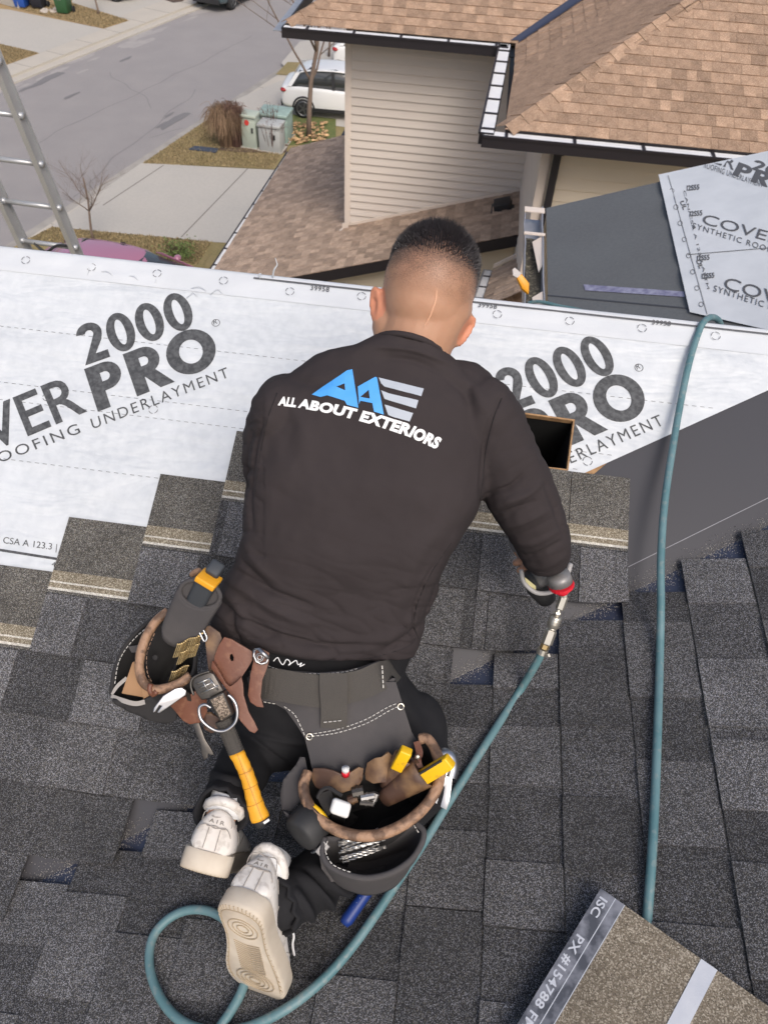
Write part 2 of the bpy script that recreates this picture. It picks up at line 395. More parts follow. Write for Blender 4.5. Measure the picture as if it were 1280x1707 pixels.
# the road runs along R0->R1; n points to our side
ra, rb = G(15, 410), G(492, 100); rdv = (rb-ra).normalized(); rnv = Vector((rdv.y, -rdv.x, 0))
if rnv.dot(Vector((0, 0, 0))-ra) < 0: rnv = -rnv
fa, fb = G(28, 139), G(320, 21); fdv = (fb-fa).normalized()
near0, near1 = ra-rdv*60, ra+rdv*90
far0, far1 = fa-fdv*60, fa+fdv*90
sheet('road', [near0, near1, far1, far0], M['asphalt'], .004)
fn = Vector((-fdv.y, fdv.x, 0))
def strip(name, a, b, n, w, z, m):
    g = Geo(); d = (b-a); g.box(Vector((a.x, a.y, .002)), (d.x, d.y, 0), (n.x*w, n.y*w, 0), (0, 0, z)); return tag(g.obj(name, m), kind='structure')
yn = [near0+rnv*1.30, near1+rnv*1.30, near1+rnv*80, near0+rnv*80]; yf = [far0+fn*1.7, far1+fn*1.7, far1+fn*80, far0+fn*80]
sheet('yard_ground', list(reversed(yn)), M['grass'], .116); sheet('yard_ground', yf, M['grass_tan'], .116)
# gutter dirt, kerb and pavement on both sides
strip('kerb', near0, near1, rnv, .35, .05, M['curbside']); strip('pavement', near0+rnv*.352, near1+rnv*.352, rnv, 1.0, .12, M['conc_walk'])
strip('kerb', far0, far1, fn, .4, .05, M['conc_walk']); strip('pavement', far0+fn*.402, far1+fn*.402, fn, 1.35, .12, M['conc_walk'])
# joints of the pavement
for nm, base, dv, nn, o0, w in (('pavement_joint', near0, rdv, rnv, .36, .98), ('pavement_joint', far0, fdv, fn, .41, 1.33)):
    g = Geo()
    for k in range(90):
        p = base+dv*(k*1.6+.4)+nn*o0
        if 5 < p.y < 75: g.box(Vector((p.x, p.y, .1225)), dv*.02, nn*w, (0, 0, .002))
    tag(g.obj(nm, M['joint']), kind='structure')
# driveway below and the ones across
dw = [G(237, 279), G(470, 291), G(520, 292), G(520, 420), G(355, 411), G(197, 397), G(88, 385)]
sheet('driveway', dw, M['conc'], .126)
g = Geo()
for a, b in (((305, 403), (415, 288)), ((175, 350), (275, 283))):
    A, B = G(*a), G(*b); d = (B-A).normalized(); n = Vector((-d.y, d.x, 0)); g.box(Vector((A.x, A.y, .127)), B-A, n*.035, (0, 0, .002))
tag(g.obj('driveway_joint', M['joint']), kind='structure')
sheet('driveway', [G(345, 207), G(395, 172), G(470, 140), G(620, 140), G(620, 225), G(480, 205), G(410, 192)], M['conc'], .126)
sheet('driveway', [G(470, 110), G(500, 75), G(620, 60), G(620, 137), G(480, 130)], M['conc'], .126)
sheet('driveway', [G(0, 20), G(18, 22), G(175, 54), G(66, 96), G(0, 80)], M['conc'], .126)
sheet('driveway', [G(122, -20), G(330, -20), G(300, 8), G(217, 40), G(122, 12)], M['conc'], .121)
sheet('lawn', [G(18, 16), G(122, 10), G(217, 40), G(174, 54), G(60, 27)], M['grass_tan'], .13)
sheet('lawn', [G(-40, 70), G(0, 79), G(68, 95), G(15, 114), G(-60, 150)], M['grass_tan'], .13)
sheet('garden_bed', [G(225, -12), G(345, -20), G(305, 8), G(290, 10)], M['mulch'], .14)
sheet('lawn', [G(460, 131), G(480, 110), G(545, 112), G(500, 133)], M['grass'], .14)
sheet('lawn', [G(240, 279), G(347, 206), G(400, 196), G(560, 215), G(560, 296), G(455, 289)], M['grass'], .13)
sheet('lawn', [G(385, 196), G(412, 190), G(560, 205), G(560, 245), G(478, 250), G(470, 215)], M['grass_green'], .134)
sheet('mulch_bed', [G(372, 250), G(400, 240), G(482, 243), G(478, 262), G(400, 262), G(365, 258)], M['mulch'], .15)
sheet('lawn', [G(40, 412), G(90, 386), G(357, 411), G(330, 480), G(-60, 470)], M['grass'], .13)
# short tufts over the lawns, so that their edges and faces are not flat
g = Geo(); R = random.Random(5)
def tri_in(pts):
    a, b, c = pts; u, v = R.random(), R.random()
    if u+v > 1: u, v = 1-u, 1-v
    return a+(b-a)*u+(c-a)*v
for tri, n in (((G(240, 280), G(347, 207), G(455, 288)), 7000), ((G(347, 207), G(455, 288), G(500, 220)), 5000), ((G(90, 387), G(355, 411), G(330, 450)), 4000), ((G(40, 412), G(90, 387), G(330, 450)), 3500), ((G(20, 18), G(215, 40), G(174, 53)), 4500), ((G(20, 18), G(120, 11), G(215, 40)), 4000), ((G(0, 80), G(66, 95), G(15, 114)), 3000)):
    for _ in range(n):
        p = tri_in(tri); a = R.uniform(0, 6.28); h = R.uniform(.02, .07); d = Vector((math.cos(a), math.sin(a), 0))*R.uniform(.008, .02)
        q = Vector((p.x, p.y, .13)); g.add([q-d, q+d, q+Vector((R.uniform(-.03, .03), R.uniform(-.03, .03), h))], [(0, 1, 2)])
tag(g.obj('grass_tufts', M['blade']), kind='stuff')
# pale dust washed along the far gutter, hairline cracks
g = Geo()
for k in range(46):
    p = fa+fdv*R.uniform(-6, 18)-fn*abs(R.gauss(0, .55)); n = 8; s = R.uniform(.15, .5)
    g.add([Vector((p.x, p.y, .0055+k*.00002))+fdv*math.cos(j*6.283/n)*s*2.2*R.uniform(.6, 1.2)+fn*math.sin(j*6.283/n)*s*.5*R.uniform(.6, 1.2) for j in range(n)], [tuple(range(n))])
tag(g.obj('road_dust', M['dust']), kind='structure')
g = Geo()
for (x0, y0_, x1, y1_) in ((120, 330, 330, 150), (60, 240, 420, 60), (250, 230, 300, 215), (180, 120, 260, 180)):
    A, B = G(x0, y0_), G(x1, y1_); n = 26; pp = []
    for i in range(n+1):
        q = A.lerp(B, i/n); pp.append(Vector((q.x+.25*noise.noise(q*.9), q.y+.25*noise.noise(q*.9+Vector((7, 7, 7))), .0075)))
    for a, b in zip(pp, pp[1:]):
        d = (b-a).normalized(); m_ = Vector((-d.y, d.x, 0))*.012; g.add([a-m_, b-m_, b+m_, a+m_], [(0, 1, 2, 3)])
tag(g.obj('road_cracks', M['asph_dark']), kind='structure')
# damp patches on the asphalt
g = Geo()
for kk, (x, y, w) in enumerate(((78, 133, 22), (62, 141, 12), (42, 149, 10), (210, 99, 9), (295, 200, 20), (283, 192, 8), (272, 208, 8), (120, 160, 10), (225, 55, 10))):
    c = G(x, y); n = 9; s = w*.028
    ring = [Vector((c.x, c.y, .0085+kk*.0008))+(rdv*math.cos(k*6.283/n)*s*1.6+rnv*math.sin(k*6.283/n)*s*.35)*R.uniform(.6, 1.2) for k in range(n)]
    g.add(ring, [tuple(range(n))])
tag(g.obj('asphalt_patches', M['asph_dark']), kind='structure')

# ------------------------------------------------------------------ shingle courses
def shingle_geo(L, H, th, teeth, tooth_h, ex, strips, fn, nseg=1):
    """fn(a, v, h) -> point. teeth = list of (a0, a1)."""
    g = Geo()
    vs = [0]+[s[0] for s in strips]; As = [L*i/nseg for i in range(nseg+1)]
    n = len(vs); pts = []
    for a in As:
        for v in vs:
            pts += [fn(a, v, 0), fn(a, v, th)]
    ix = lambda i, j, t: (i*n+j)*2+t
    fs, ms = [], []
    for i in range(nseg):
        for j in range(n-1):
            fs.append((ix(i, j, 1), ix(i+1, j, 1), ix(i+1, j+1, 1), ix(i, j+1, 1))); ms.append(strips[j][1])
            if nseg == 1 or j == 0: fs.append((ix(i, j, 0), ix(i, j+1, 0), ix(i+1, j+1, 0), ix(i+1, j, 0))); ms.append(0)
        fs.append((ix(i, 0, 0), ix(i+1, 0, 0), ix(i+1, 0, 1), ix(i, 0, 1))); ms.append(0)
        fs.append((ix(i, n-1, 0), ix(i, n-1, 1), ix(i+1, n-1, 1), ix(i+1, n-1, 0))); ms.append(0)
    for j in range(n-1):
        fs.append((ix(0, j, 0), ix(0, j, 1), ix(0, j+1, 1), ix(0, j+1, 0))); ms.append(0)
        fs.append((ix(nseg, j, 0), ix(nseg, j+1, 0), ix(nseg, j+1, 1), ix(nseg, j, 1))); ms.append(0)
    g.v = pts; g.f = fs; g.m = ms
    for (a0, a1) in teeth:
        k = max(1, int(round((a1-a0)/L*nseg))); R_ = []
        for i in range(k+1):
            a = a0+(a1-a0)*i/k
            R_.append([fn(a, 0.0-.001, th*.4), fn(a, ex, th*.4), fn(a, ex, th+tooth_h*.6), fn(a, -.001, th+tooth_h)])
        g.loft(R_)
    return g
def teeth_for(L, R, w=(.13, .2), gap=(.10, .17)):
    out = []; a = R.uniform(-.05, .08)
    while a < L-.03:
        b = a+R.uniform(*w); a0 = max(a, .0015); b0 = min(b, L-.0015)
        if b0-a0 > .02: out.append((a0, b0))
        a = b+R.uniform(*gap)
    return out

# ------------------------------------------------------------------ our house: the roof being shingled
house = thing('house', (0, 1.0, 0), 'house whose roof is being reshingled, with white printed underlayment and dark shingles', 'house')
# hole for the vent, in slope coordinates
hq = [pq(805, 680), pq(957, 701), pq(946, 786), pq(800, 768)]
ridge_q = 1.243
vl = lambda y: ((math.tan(T1)*y - D1/math.cos(T1) + D2/math.cos(T2))/math.tan(T2))   # plan x of the valley at y
def flat_with_hole(name, outer, hole, lift, m, parent, th=0):
    bm = bmesh.new(); 
    lo = [bm.verts.new(w1(p, q, lift)) for p, q in outer]; ho = [bm.verts.new(w1(p, q, lift)) for p, q in hole]
    es = [bm.edges.new((l[i], l[(i+1) % len(l)])) for l in (lo, ho) for i in range(len(l))]
    bmesh.ops.triangle_fill(bm, edges=es, use_beauty=True, normal=N1)
    for f in bm.faces:
        f.normal_update()
        if f.normal.dot(N1) < 0: f.normal_flip()
    return bm_obj(name, bm, m, parent)
def y_of_valley_at_q(q):                       # p where slope row q meets the valley
    y = w1(0, q).y; return vl(y)
deck_outer = [(-3.2, -1.6), (y_of_valley_at_q(-1.6), -1.6), (y_of_valley_at_q(ridge_q), ridge_q), (-3.2, ridge_q)]
flat_with_hole('roof_deck', deck_outer, hq, 0, M['ply'], house)
g = Geo(); A = [w1(p, q) for p, q in deck_outer]
# second slope deck
yb = w1(0, ridge_q).y
g2 = Geo(); y0 = w1(0, -1.6).y
g2.add([Vector((vl(y0), y0, z2(vl(y0), y0))), Vector((2.6, y0, z2(2.6, y0))), Vector((2.6, yb, z2(2.6, yb))), Vector((vl(yb), yb, z2(vl(yb), yb)))], [(0, 1, 2, 3)])
g2.obj('roof_deck', M['ply'], house)
# plywood cut edges and dark attic box
g = Geo()
for i in range(4):
    a, b = hq[i], hq[(i+1) % 4]
    e = (V2(b)-V2(a)).normalized(); nin = Vector((e.y, -e.x)); c = sum((V2(h) for h in hq), Vector((0, 0)))/4
    if nin.dot(c-V2(a)) < 0: nin = -nin
    i0, i1 = V2(a)+nin*.004, V2(b)+nin*.004
    g.add([w1(*a, .0065), w1(*b, .0065), w1(*i1, .0055), w1(*i0, .0055), w1(*i0, -.013), w1(*i1, -.013), w1(*a, -.013), w1(*b, -.013)], [(0, 1, 2, 3), (3, 2, 5, 4)])
g.obj('hole_edge', M['ply'], house)
g = Geo(); top = [w1(*h, -.014) for h in hq]; bot = [w1(h[0]*1.0, h[1], -.9) for h in hq]
g.loft([top, bot], cap=False); g.add(bot, [(0, 1, 2, 3)]); g.obj('attic_cavity', M['void'], house)
# gable wall past the ridge and walls under the eaves
g = Geo(); rz = w1(0, ridge_q).z
g.box((-3.2, yb-.10, 0), (.55+3.2, 0, 0), (0, .1, 0), (0, 0, rz-.08)); g.box((.55, yb-.10, 0), (2.0, 0, 0), (0, .1, 0), (0, 0, rz-.08))
g.obj('wall', M['siding'], house)
g = Geo(); g.box((-3.3, y0-.05, 0), (6, 0, 0), (0, .1, 0), (0, 0, w1(0, -1.6).z-.25)); g.obj('wall', M['siding'], house)
# ---- valley metal: one flat on each slope, scribed line
def wvalley(s, side, off, lift):
    """s = plan y along the valley, off = distance from its centre into a slope"""
    x = vl(s); c = Vector((x, s, z1(x, s)))
    d = N1.cross(N2).normalized(); n = N1 if side == 1 else N2
    t = n.cross(d); t = t if (t.z > 0) else -t
    return c + t*off + n*lift
ys = [-1.2+i*(yb+1.2)/24 for i in range(25)]
vp0, vp1 = V2(pq(970, 791)), V2(pq(1280, 651)); dv = vp1-vp0; nv_ = Vector((-dv.y, dv.x)).normalized()*.02
g = Geo(); n = len(ys); a = [wvalley(s, 1, 0, .002) for s in ys]
def metal_edge(s):
    c = wvalley(s, 1, 0, .002); q = (c-CAM).dot(U1); p0 = (c-CAM).x; t = ((p0-.10)-vp0.x)/dv.x
    if t < 0: return wvalley(s, 1, .245, .002)
    lp = vp0+nv_+dv*t; return w1(lp.x, min(lp.y, ridge_q), .002)
g.add(a+[metal_edge(s) for s in ys], [(i, i+1, n+i+1, n+i) for i in range(n-1)], 0)
b = [wvalley(s, 2, .26, .002) for s in ys]; g.add([wvalley(s, 2, 0, .002) for s in ys]+b, [(i, n+i, n+i+1, i+1) for i in range(n-1)], 1)
vm = g.obj('valley_metal', [M['metal_dark'], M['metal_sky_navy']], house)
g = Geo(); pa, pb = pq(1040, 1100-2), pq(1280, 830); pa = pq(1043, 947)
d = (V2(pb)-V2(pa)); nn = Vector((-d.y, d.x)).normalized()*.0009
g.add([w1(*(V2(pa)-nn-d*.3), .0035), w1(*(V2(pb)-nn+d*.4), .0035), w1(*(V2(pb)+nn+d*.4), .0035), w1(*(V2(pa)+nn-d*.3), .0035)], [(0, 1, 2, 3)])
g.obj('scribed_line', M['scratch'], vm)
# ---- white underlayment, printed
vp0, vp1 = V2(pq(970, 791)), V2(pq(1280, 651)); dv = vp1-vp0
ua = [(-3.2, pq(0, 1010)[1]), (pq(60, 1000)[0], pq(0, 1010)[1]), (pq(300, 1000)[0], pq(300, 1000)[1]), tuple(vp0-dv*.55), tuple(vp1+dv*.45), (vp1.x+dv.x*.45, ridge_q-.004), (-3.2, ridge_q-.004)]
un = flat_with_hole('underlayment', ua, hq, .0045, M['under'], house)
# cap strip along the ridge, slightly rumpled, folded over the far side
def pwob(p, q): return .0015*noise.noise(Vector((p*6, q*22, 3)))+.0012*noise.noise(Vector((p*17, q*40, 9)))
strip_lo = lambda p: pq(0, 452)[1] + (pq(1280, 594)[1]-pq(0, 452)[1])*((p-pq(0, 452)[0])/(pq(1280, 594)[0]-pq(0, 452)[0]))
xs = [-3.2+i*.02 for i in range(int(5.9/.02))]; rows = []
for j in range(9):
    t = j/8; r = []
    for p in xs:
        q = strip_lo(p)*(1-t)+ridge_q*t
        bump = 0
        if j in (1, 2, 3, 4, 5, 6): bump = .010*max(0, noise.noise(Vector((p*14, t*3, 0))))*math.exp(-((p+.98)/.16)**2) + .004*max(0, noise.noise(Vector((p*9, t*5, 7))))*(1 if p < -.75 else .2)
        r.append(w1(p, q, .0062+pwob(p, q)*(0 if j == 0 else 1)+bump))
    rows.append(r)
rows.append([w1(p, ridge_q, .004)+Vector((0, .012, -.004)) for p in xs]); rows.append([w1(p, ridge_q)+Vector((0, .02, -.10+.01*noise.noise(Vector((p*3, 0, 0))))) for p in xs])
g = Geo(); g.loft(rows, cap=False, closed=False); cs = g.obj('ridge_strip', M['under2'], house, smooth=True)
# curled scraps and loose threads at the strip
g = Geo()
for (a, lift) in (([(455, 462), (457, 450), (462, 442), (461, 436), (459, 430)], .02), ([(434, 463), (432, 457), (436, 456)], .005)):
    pts = [h1(x, y, .01)+Vector((0, -.0, 0)) for x, y in a[:1]] + [onY(x, y, yb-.02) for x, y in a[1:]]
    g.tube(smooth_path(pts, 4), [.0028*(1-.7*i/(4*(len(pts)-1))) for i in range(4*(len(pts)-1)+1)], 5)
for (x, y) in ((150, 455), (190, 462), (232, 470), (262, 476), (330, 497), (345, 488), (372, 492)):
    a = V2(pq(x, y)); r0 = R.uniform(0, 6.28); g.tube(smooth_path([w1(a.x, a.y, .008), w1(a.x+.02*math.cos(r0), a.y+.008, .013), w1(a.x+.045*math.cos(r0), a.y+.012*math.sin(r0), .009)], 4), .0011, 4)
tag(g.obj('threads', M['under2'], house), kind='stuff')
# print: two runs of the lettering, marks and dashed lines
g = Geo(); LIFT = .0056
des = cover_design(); sh = V2(pq(1035, 662))-V2(pq(325, 585))
def inhole(c):
    s = [ (V2(hq[(i+1) % 4])-V2(hq[i])).cross(c-V2(hq[i])) if False else ((hq[(i+1) % 4][0]-hq[i][0])*(c.y-hq[i][1])-(hq[(i+1) % 4][1]-hq[i][1])*(c.x-hq[i][0])) for i in range(4)]
    return all(v <= 0 for v in s) or all(v >= 0 for v in s)
def cut_hole(vf):
    """split the print along the hole's four edges and drop what lies over the hole"""
    bm = bmesh.new(); vs = [bm.verts.new((x, y, 0)) for x, y in vf[0]]
    for q in vf[1]:
        try: bm.faces.new([vs[i] for i in q])
        except ValueError: pass
    for i in range(4):
        a, b = V2(hq[i]), V2(hq[(i+1) % 4]); e = b-a
        bmesh.ops.bisect_plane(bm, geom=bm.verts[:]+bm.edges[:]+bm.faces[:], plane_co=(a.x, a.y, 0), plane_no=(-e.y, e.x, 0))
    dead = [f for f in bm.faces if inhole(f.calc_center_median().xy)]
    bmesh.ops.delete(bm, geom=dead, context='FACES')
    bm.verts.index_update(); r = [(v.co.x, v.co.y) for v in bm.verts], [tuple(v.index for v in q.verts) for q in bm.faces]; bm.free(); return r
for o_ in (Vector((0, 0)), sh):
    for vs, fs in des:
        vf = ([(x+o_.x, y+o_.y) for x, y in vs], fs)
        if o_.x: vf = cut_hole(vf)
        g.add([w1(x, y, LIFT) for x, y in vf[0]], vf[1])
def p1text(s, a, b, c, off=0, lift=LIFT, sp=1):
    vf = aff(text2d(s, off, 0, sp), pq(*a), pq(*b), pq(*c)); g.add([w1(x, y, lift) for x, y in vf[0]], vf[1])
p1text('9 | CSA A 123.3 |', (-14, 907), (96, 922), (-12, 893)); p1text('4', (88, 945), (94, 946), (89, 937))
for i in range(3):                             # bold rule above the lower margin
    pass
a, b = V2(pq(-60, 908)), V2(pq(99, 933)); nq = Vector((0, .0032)); b = Vector((b.x, b.y))
g.add([w1(a.x, a.y-.0032, LIFT), w1(b.x, b.y-.0032, LIFT), w1(b.x, b.y+.0032, LIFT), w1(a.x, a.y+.0032, LIFT)], [(0, 1, 2, 3)])
g.obj('print', M['ink'], un)
g = Geo()
for (x, y) in ((81, 663), (257, 684), (978, 770)): vf = ring_mark(pq(x, y)); g.add([w1(a, b, LIFT+.0004) for a, b in vf[0]], vf[1])
for ql, p_end in ((pq(0, 545)[1], 1.05), (pq(0, 638)[1], .62), (pq(0, 667)[1], .55), (pq(0, 765)[1], -.3)):
    p = -2.2
    while p < p_end:
        if not inhole(Vector((p, ql))) and (p < vp0.x-.06 or ql > vp0.y+dv.y/dv.x*(p+.015-vp0.x)+.006): g.add([w1(p, ql-.0006, LIFT), w1(p+.011, ql-.0006, LIFT), w1(p+.011, ql+.0006, LIFT), w1(p, ql+.0006, LIFT)], [(0, 1, 2, 3)])
        p += .021
g.obj('line_print', M['inkthin'], un)
g = Geo()
for (x, y) in ((46, 437), (155, 449), (264, 459), (374, 471), (484, 489), (603, 497), (708, 508), (828, 527), (948, 538), (1068, 550), (1190, 563), (1311, 575)):
    vf = ring_mark(pq(x, y)); g.add([w1(a, b, .0098) for a, b in vf[0]], vf[1])
for (x, y) in ((533, 484), (811, 512), (1099, 541)):
    vf = aff(text2d('39958', .01, 0, 1.1), pq(x-15, y+3), pq(x+16, y+6), pq(x-14, y-5)); g.add([w1(a, b, .0098) for a, b in vf[0]], vf[1])
a, b = V2(pq(424, 467)), V2(pq(1280, 546))
g.add([w1(a.x, ridge_q-.017, .0098), w1(1.6, ridge_q-.017, .0098), w1(1.6, ridge_q-.012, .0098), w1(a.x, ridge_q-.012, .0098)], [(0, 1, 2, 3)])
p = -2.4
g.obj('line_print', M['inkthin'], cs)

# ---- shingles of the main slope
EX = .143; HH = .337
STR = [(EX, 4), (.150, 1), (.156, 3), (.168, 2), (.172, 3), (.198, 2), (.215, 1), (HH, 1)]
SM = [M['granule'], M['granule_head'], M['tan_strip'], M['pale_strip'], M['granule_base']]
def fn1(a0, q0, extra=0):
    def f(a, v, h):
        v_ = v; b = w1(a0+a, q0+v_); x, y = b.x, b.y
        z = zroof(x, y); over = max(0, z-z1(x, y)-.002)
        return Vector((x, y, z)) + N1*(.016-.0315*v+h+extra) + Vector((0, 0, min(.012, over*.8)))
    return f
R = random.Random(11)
rows = {3: (pq(397, 717)[0], pq(1049, 797)[0]), 2: (pq(270, 792)[0], pq(913, 1050)[0]), 1: (pq(118, 865)[0], pq(750, 1140)[0]),
        0: (-1.75, pq(590, 1200)[0]), -1: (-1.6, pq(415, 1290)[0]), -2: (-1.4, pq(216, 1390)[0]), -3: (-1.2, pq(40, 1480)[0]), -4: (-1.1, pq(-120, 1570)[0]), -5: (-1.1, pq(-250, 1640)[0])}
for k, (l, r) in rows.items():
    q0 = k*EX; a = l if k > 0 else l+R.uniform(-.4, 0)
    first = True
    if k <= 0: a = -3.05+R.uniform(-.1, .1)
    while a < r-.01:
        e = min(a+(1.0 if (k <= 0 or not first) else R.uniform(.75, 1.0)), r)
        if r-e < .12: e = r
        L_ = e-a-.0015; tt = teeth_for(L_, R)
        if k == -2: pass
        g = shingle_geo(L_, HH, .0045, tt, .0042, EX-.004, STR, fn1(a, q0), nseg=max(4, int(L_/.05)))
        g.obj('shingle', SM, house); a = e; first = False
# ---- shingles of the side slope, courses running away from the viewer
def fn2(y0_, q0):
    def f(a, v, h):
        b = w2(y0_+a, q0+v); return b + N2*(.016-.0315*v+h)
    return f
E2 = .1462; R = random.Random(4)
ends = {}
kn = {0: (988+0, 1041-47), -1: (988, 1041), -2: (880, 1097), -3: (788, 1147), 1: (1196, 940), 2: (1265, 893)}
def valley_y_for_q2(q):
    x = w2(0, q).x; zz = (math.tan(T2)*x - D2/math.cos(T2) + D1/math.cos(T1))/math.tan(T1); return zz
for m_ in range(-9, 9):
    q0 = .072+(m_)*E2                          # lower edge of the course
    pxend = {0: (1093, 994), -1: (988, 1041), -2: (880, 1097), -3: (788, 1147), 1: (1196, 940), 2: (1272, 893), -9: (100, 1477), -8: (245, 1424), -7: (310, 1359)}.get(m_)
    if m_ in (-4, -5, -6): pxend = None
    ye = (h2(*pxend)-CAM).y if pxend else valley_y_for_q2(q0+E2)-.03
    if m_ in (-4, -5, -6): ye = .934+.081*(m_+3)
    a = ye; ymin = -.75
    L0 = R.uniform(.45, 1.0)
    while a > ymin:
        L_ = L0; L0 = 1.0
        g = shingle_geo(L_-.0015, HH, .0045, teeth_for(L_, R, (.12, .2), (.09, .16)), .0042, E2-.004, STR, lambda aa, v, h, f=fn2(a-L_, q0): f(aa, v, h), nseg=2)
        # wind the faces the right way: the course axis runs against the slope axis here
        g.f = [tuple(reversed(f)) for f in g.f]
        g.obj('shingle', SM, house); a -= L_
# ---- loose granules lying along the valley centre
R = random.Random(3); g = Geo()
def grit(c, n, s=.0019):
    t = n.orthogonal().normalized(); b_ = n.cross(t); an = R.uniform(0, 6.28); t, b_ = t*math.cos(an)+b_*math.sin(an), b_*math.cos(an)-t*math.sin(an)
    g.add([c+t*s, c+b_*s*.8, c-t*s*.8-b_*s*.5, c+n*s*1.1], [(0, 1, 3), (1, 2, 3), (2, 0, 3)])
for _ in range(16000):
    s = R.uniform(-.75, yb-.35); off = abs(R.gauss(0, .011))*(1.3+noise.noise(Vector((s*7, 0, 0)))*1.5); side = R.choice((1, 2))
    grit(wvalley(s, side, off, .003), N1 if side == 1 else N2, R.uniform(.0009, .0019))
for _ in range(3500):
    s = R.uniform(.05, yb-.2); off = abs(R.gauss(.03, .05)); grit(wvalley(s, 2, off, .003), N2, R.uniform(.0008, .0016))
tag(g.obj('loose_granules', M['loose'], house), kind='stuff')

# ------------------------------------------------------------------ far shingle fields (pieces share meshes)
def variants(n, seed, L=1.0, ex=.143, H=.165, w=(.14, .2), gap=(.10, .16)):
    R = random.Random(seed); out = []
    for i in range(n):
        g = shingle_geo(L-.003, H, .005, teeth_for(L, R, w, gap), .005, ex-.004, [(H, 0)], lambda a, v, h: Vector((a, v, .008-.045*v+h)))
        me = bpy.data.meshes.new('shingle'); me.from_pydata([tuple(v) for v in g.v], [], g.f); out.append(me)
    return out
def field(parent, O, A, V, poly, m, seed, ex=.143, L=1.0, nv=4):
    """O origin, A along the course, V up the slope (unit); poly convex, ccw in (a, v)"""
    R = random.Random(seed); N = A.cross(V); vv = variants(nv, seed, L, ex)
    for me in vv: me.materials.append(m)
    base = wloc(parent); a0 = min(p[0] for p in poly); a1 = max(p[0] for p in poly); v0 = min(p[1] for p in poly); v1 = max(p[1] for p in poly)
    edges = [(V2(poly[i]), V2(poly[(i+1) % len(poly)])) for i in range(len(poly))]
    sgn = lambda p, e: (e[1]-e[0]).x*(p.y-e[0].y)-(e[1]-e[0]).y*(p.x-e[0].x)
    k = 0; v = v0
    while v < v1-.01:
        a = a0-R.uniform(0, L)
        while a < a1:
            cs = [Vector((a, v)), Vector((a+L, v)), Vector((a+L, v+ex)), Vector((a, v+ex))]
            if not any(all(sgn(c, e) < 0 for c in cs) for e in edges):
                inside = all(sgn(c, e) > -.02 for c in cs for e in edges)
                me = R.choice(vv); T = Matrix(((A.x, V.x, N.x, 0), (A.y, V.y, N.y, 0), (A.z, V.z, N.z, 0), (0, 0, 0, 1))); pos = O + A*a + V*v
                T.translation = pos-base
                if not inside:
                    bm = bmesh.new(); bm.from_mesh(me)
                    for e in edges:
                        d = e[1]-e[0]
                        bmesh.ops.bisect_plane(bm, geom=bm.verts[:]+bm.edges[:]+bm.faces[:], plane_co=(e[0].x-a, e[0].y-v, 0), plane_no=(d.y, -d.x, 0), clear_outer=True)
                    if len(bm.faces) == 0: bm.free(); a += L; continue
                    me = me.copy(); bm.to_mesh(me); bm.free()
                o = bpy.data.objects.new('shingle', me); COL.objects.link(o); o.parent = parent; o.matrix_basis = T
            a += L
        v += ex
# ------------------------------------------------------------------ the neighbour's house
nb = thing('house', (1.5, 10, 0), 'beige sided neighbouring house with tan shingled hip roofs and open gutters', 'house')
ZE = CZ-3.0                                    # eave height
PH = math.atan(.46); cP, sP = math.cos(PH), math.sin(PH)
YL, YR = 11.05, 8.25
g = Geo()
def roof_poly(pts): g.add(pts, [tuple(range(len(pts)))])
XL = -2.62
zr = lambda d: ZE-.02+.46*d
# rear-left roof (eave on the left wall), its side slope, front slope
rh = 4.2
roof_poly([Vector((XL, YL, zr(0))), Vector((.345, YL, zr(0))), Vector((.345+rh, YL+rh, zr(rh))), Vector((XL+rh, YL+rh, zr(rh)))])
roof_poly([Vector((.25, YR, zr(0))), Vector((.25+rh, YR+rh, zr(rh))), Vector((.345+rh, YL+rh, zr(rh))), Vector((.345, YL, zr(0)))])
roof_poly([Vector((.25, YR, zr(0))), Vector((5.2, YR, zr(0))), Vector((5.2, YR+rh, zr(rh))), Vector((.25+rh, YR+rh, zr(rh)))])
g.obj('roof_deck', M['brown_sh'], nb)
Ax, Ay = Vector((1, 0, 0)), Vector((0, 1, 0)); Vy = Vector((0, cP, sP)); Vx = Vector((cP, 0, sP))
sl_ = rh/cP
n0 = Vector((0, -sP, cP))*.004
field(nb, Vector((XL, YL, zr(0)))+n0-Vy*.03, Ax, Vy, [(0, 0), (.345-XL, 0), (.345-XL+1.6, 1.6/cP), (1.6, 1.6/cP)], M['brown_sh'], 1)
field(nb, Vector((.25, YR, zr(0)))+n0-Vy*.03, Ax, Vy, [(0, 0), (4.4, 0), (4.4, 3.1/cP), (3.1, 3.1/cP)], M['brown_sh'], 2)
n1_ = Vector((-sP, 0, cP))*.004
# side slope: course axis -y so that the frame stays right-handed
field(nb, Vector((.345, YL, zr(0)))+n1_-Vx*.03, -Ay, Vx, [(0, 0), (YL-YR, 0), (YL-YR-2.5+.095, 2.5/cP), (-2.5, 2.5/cP)], M['brown_sh'], 3)
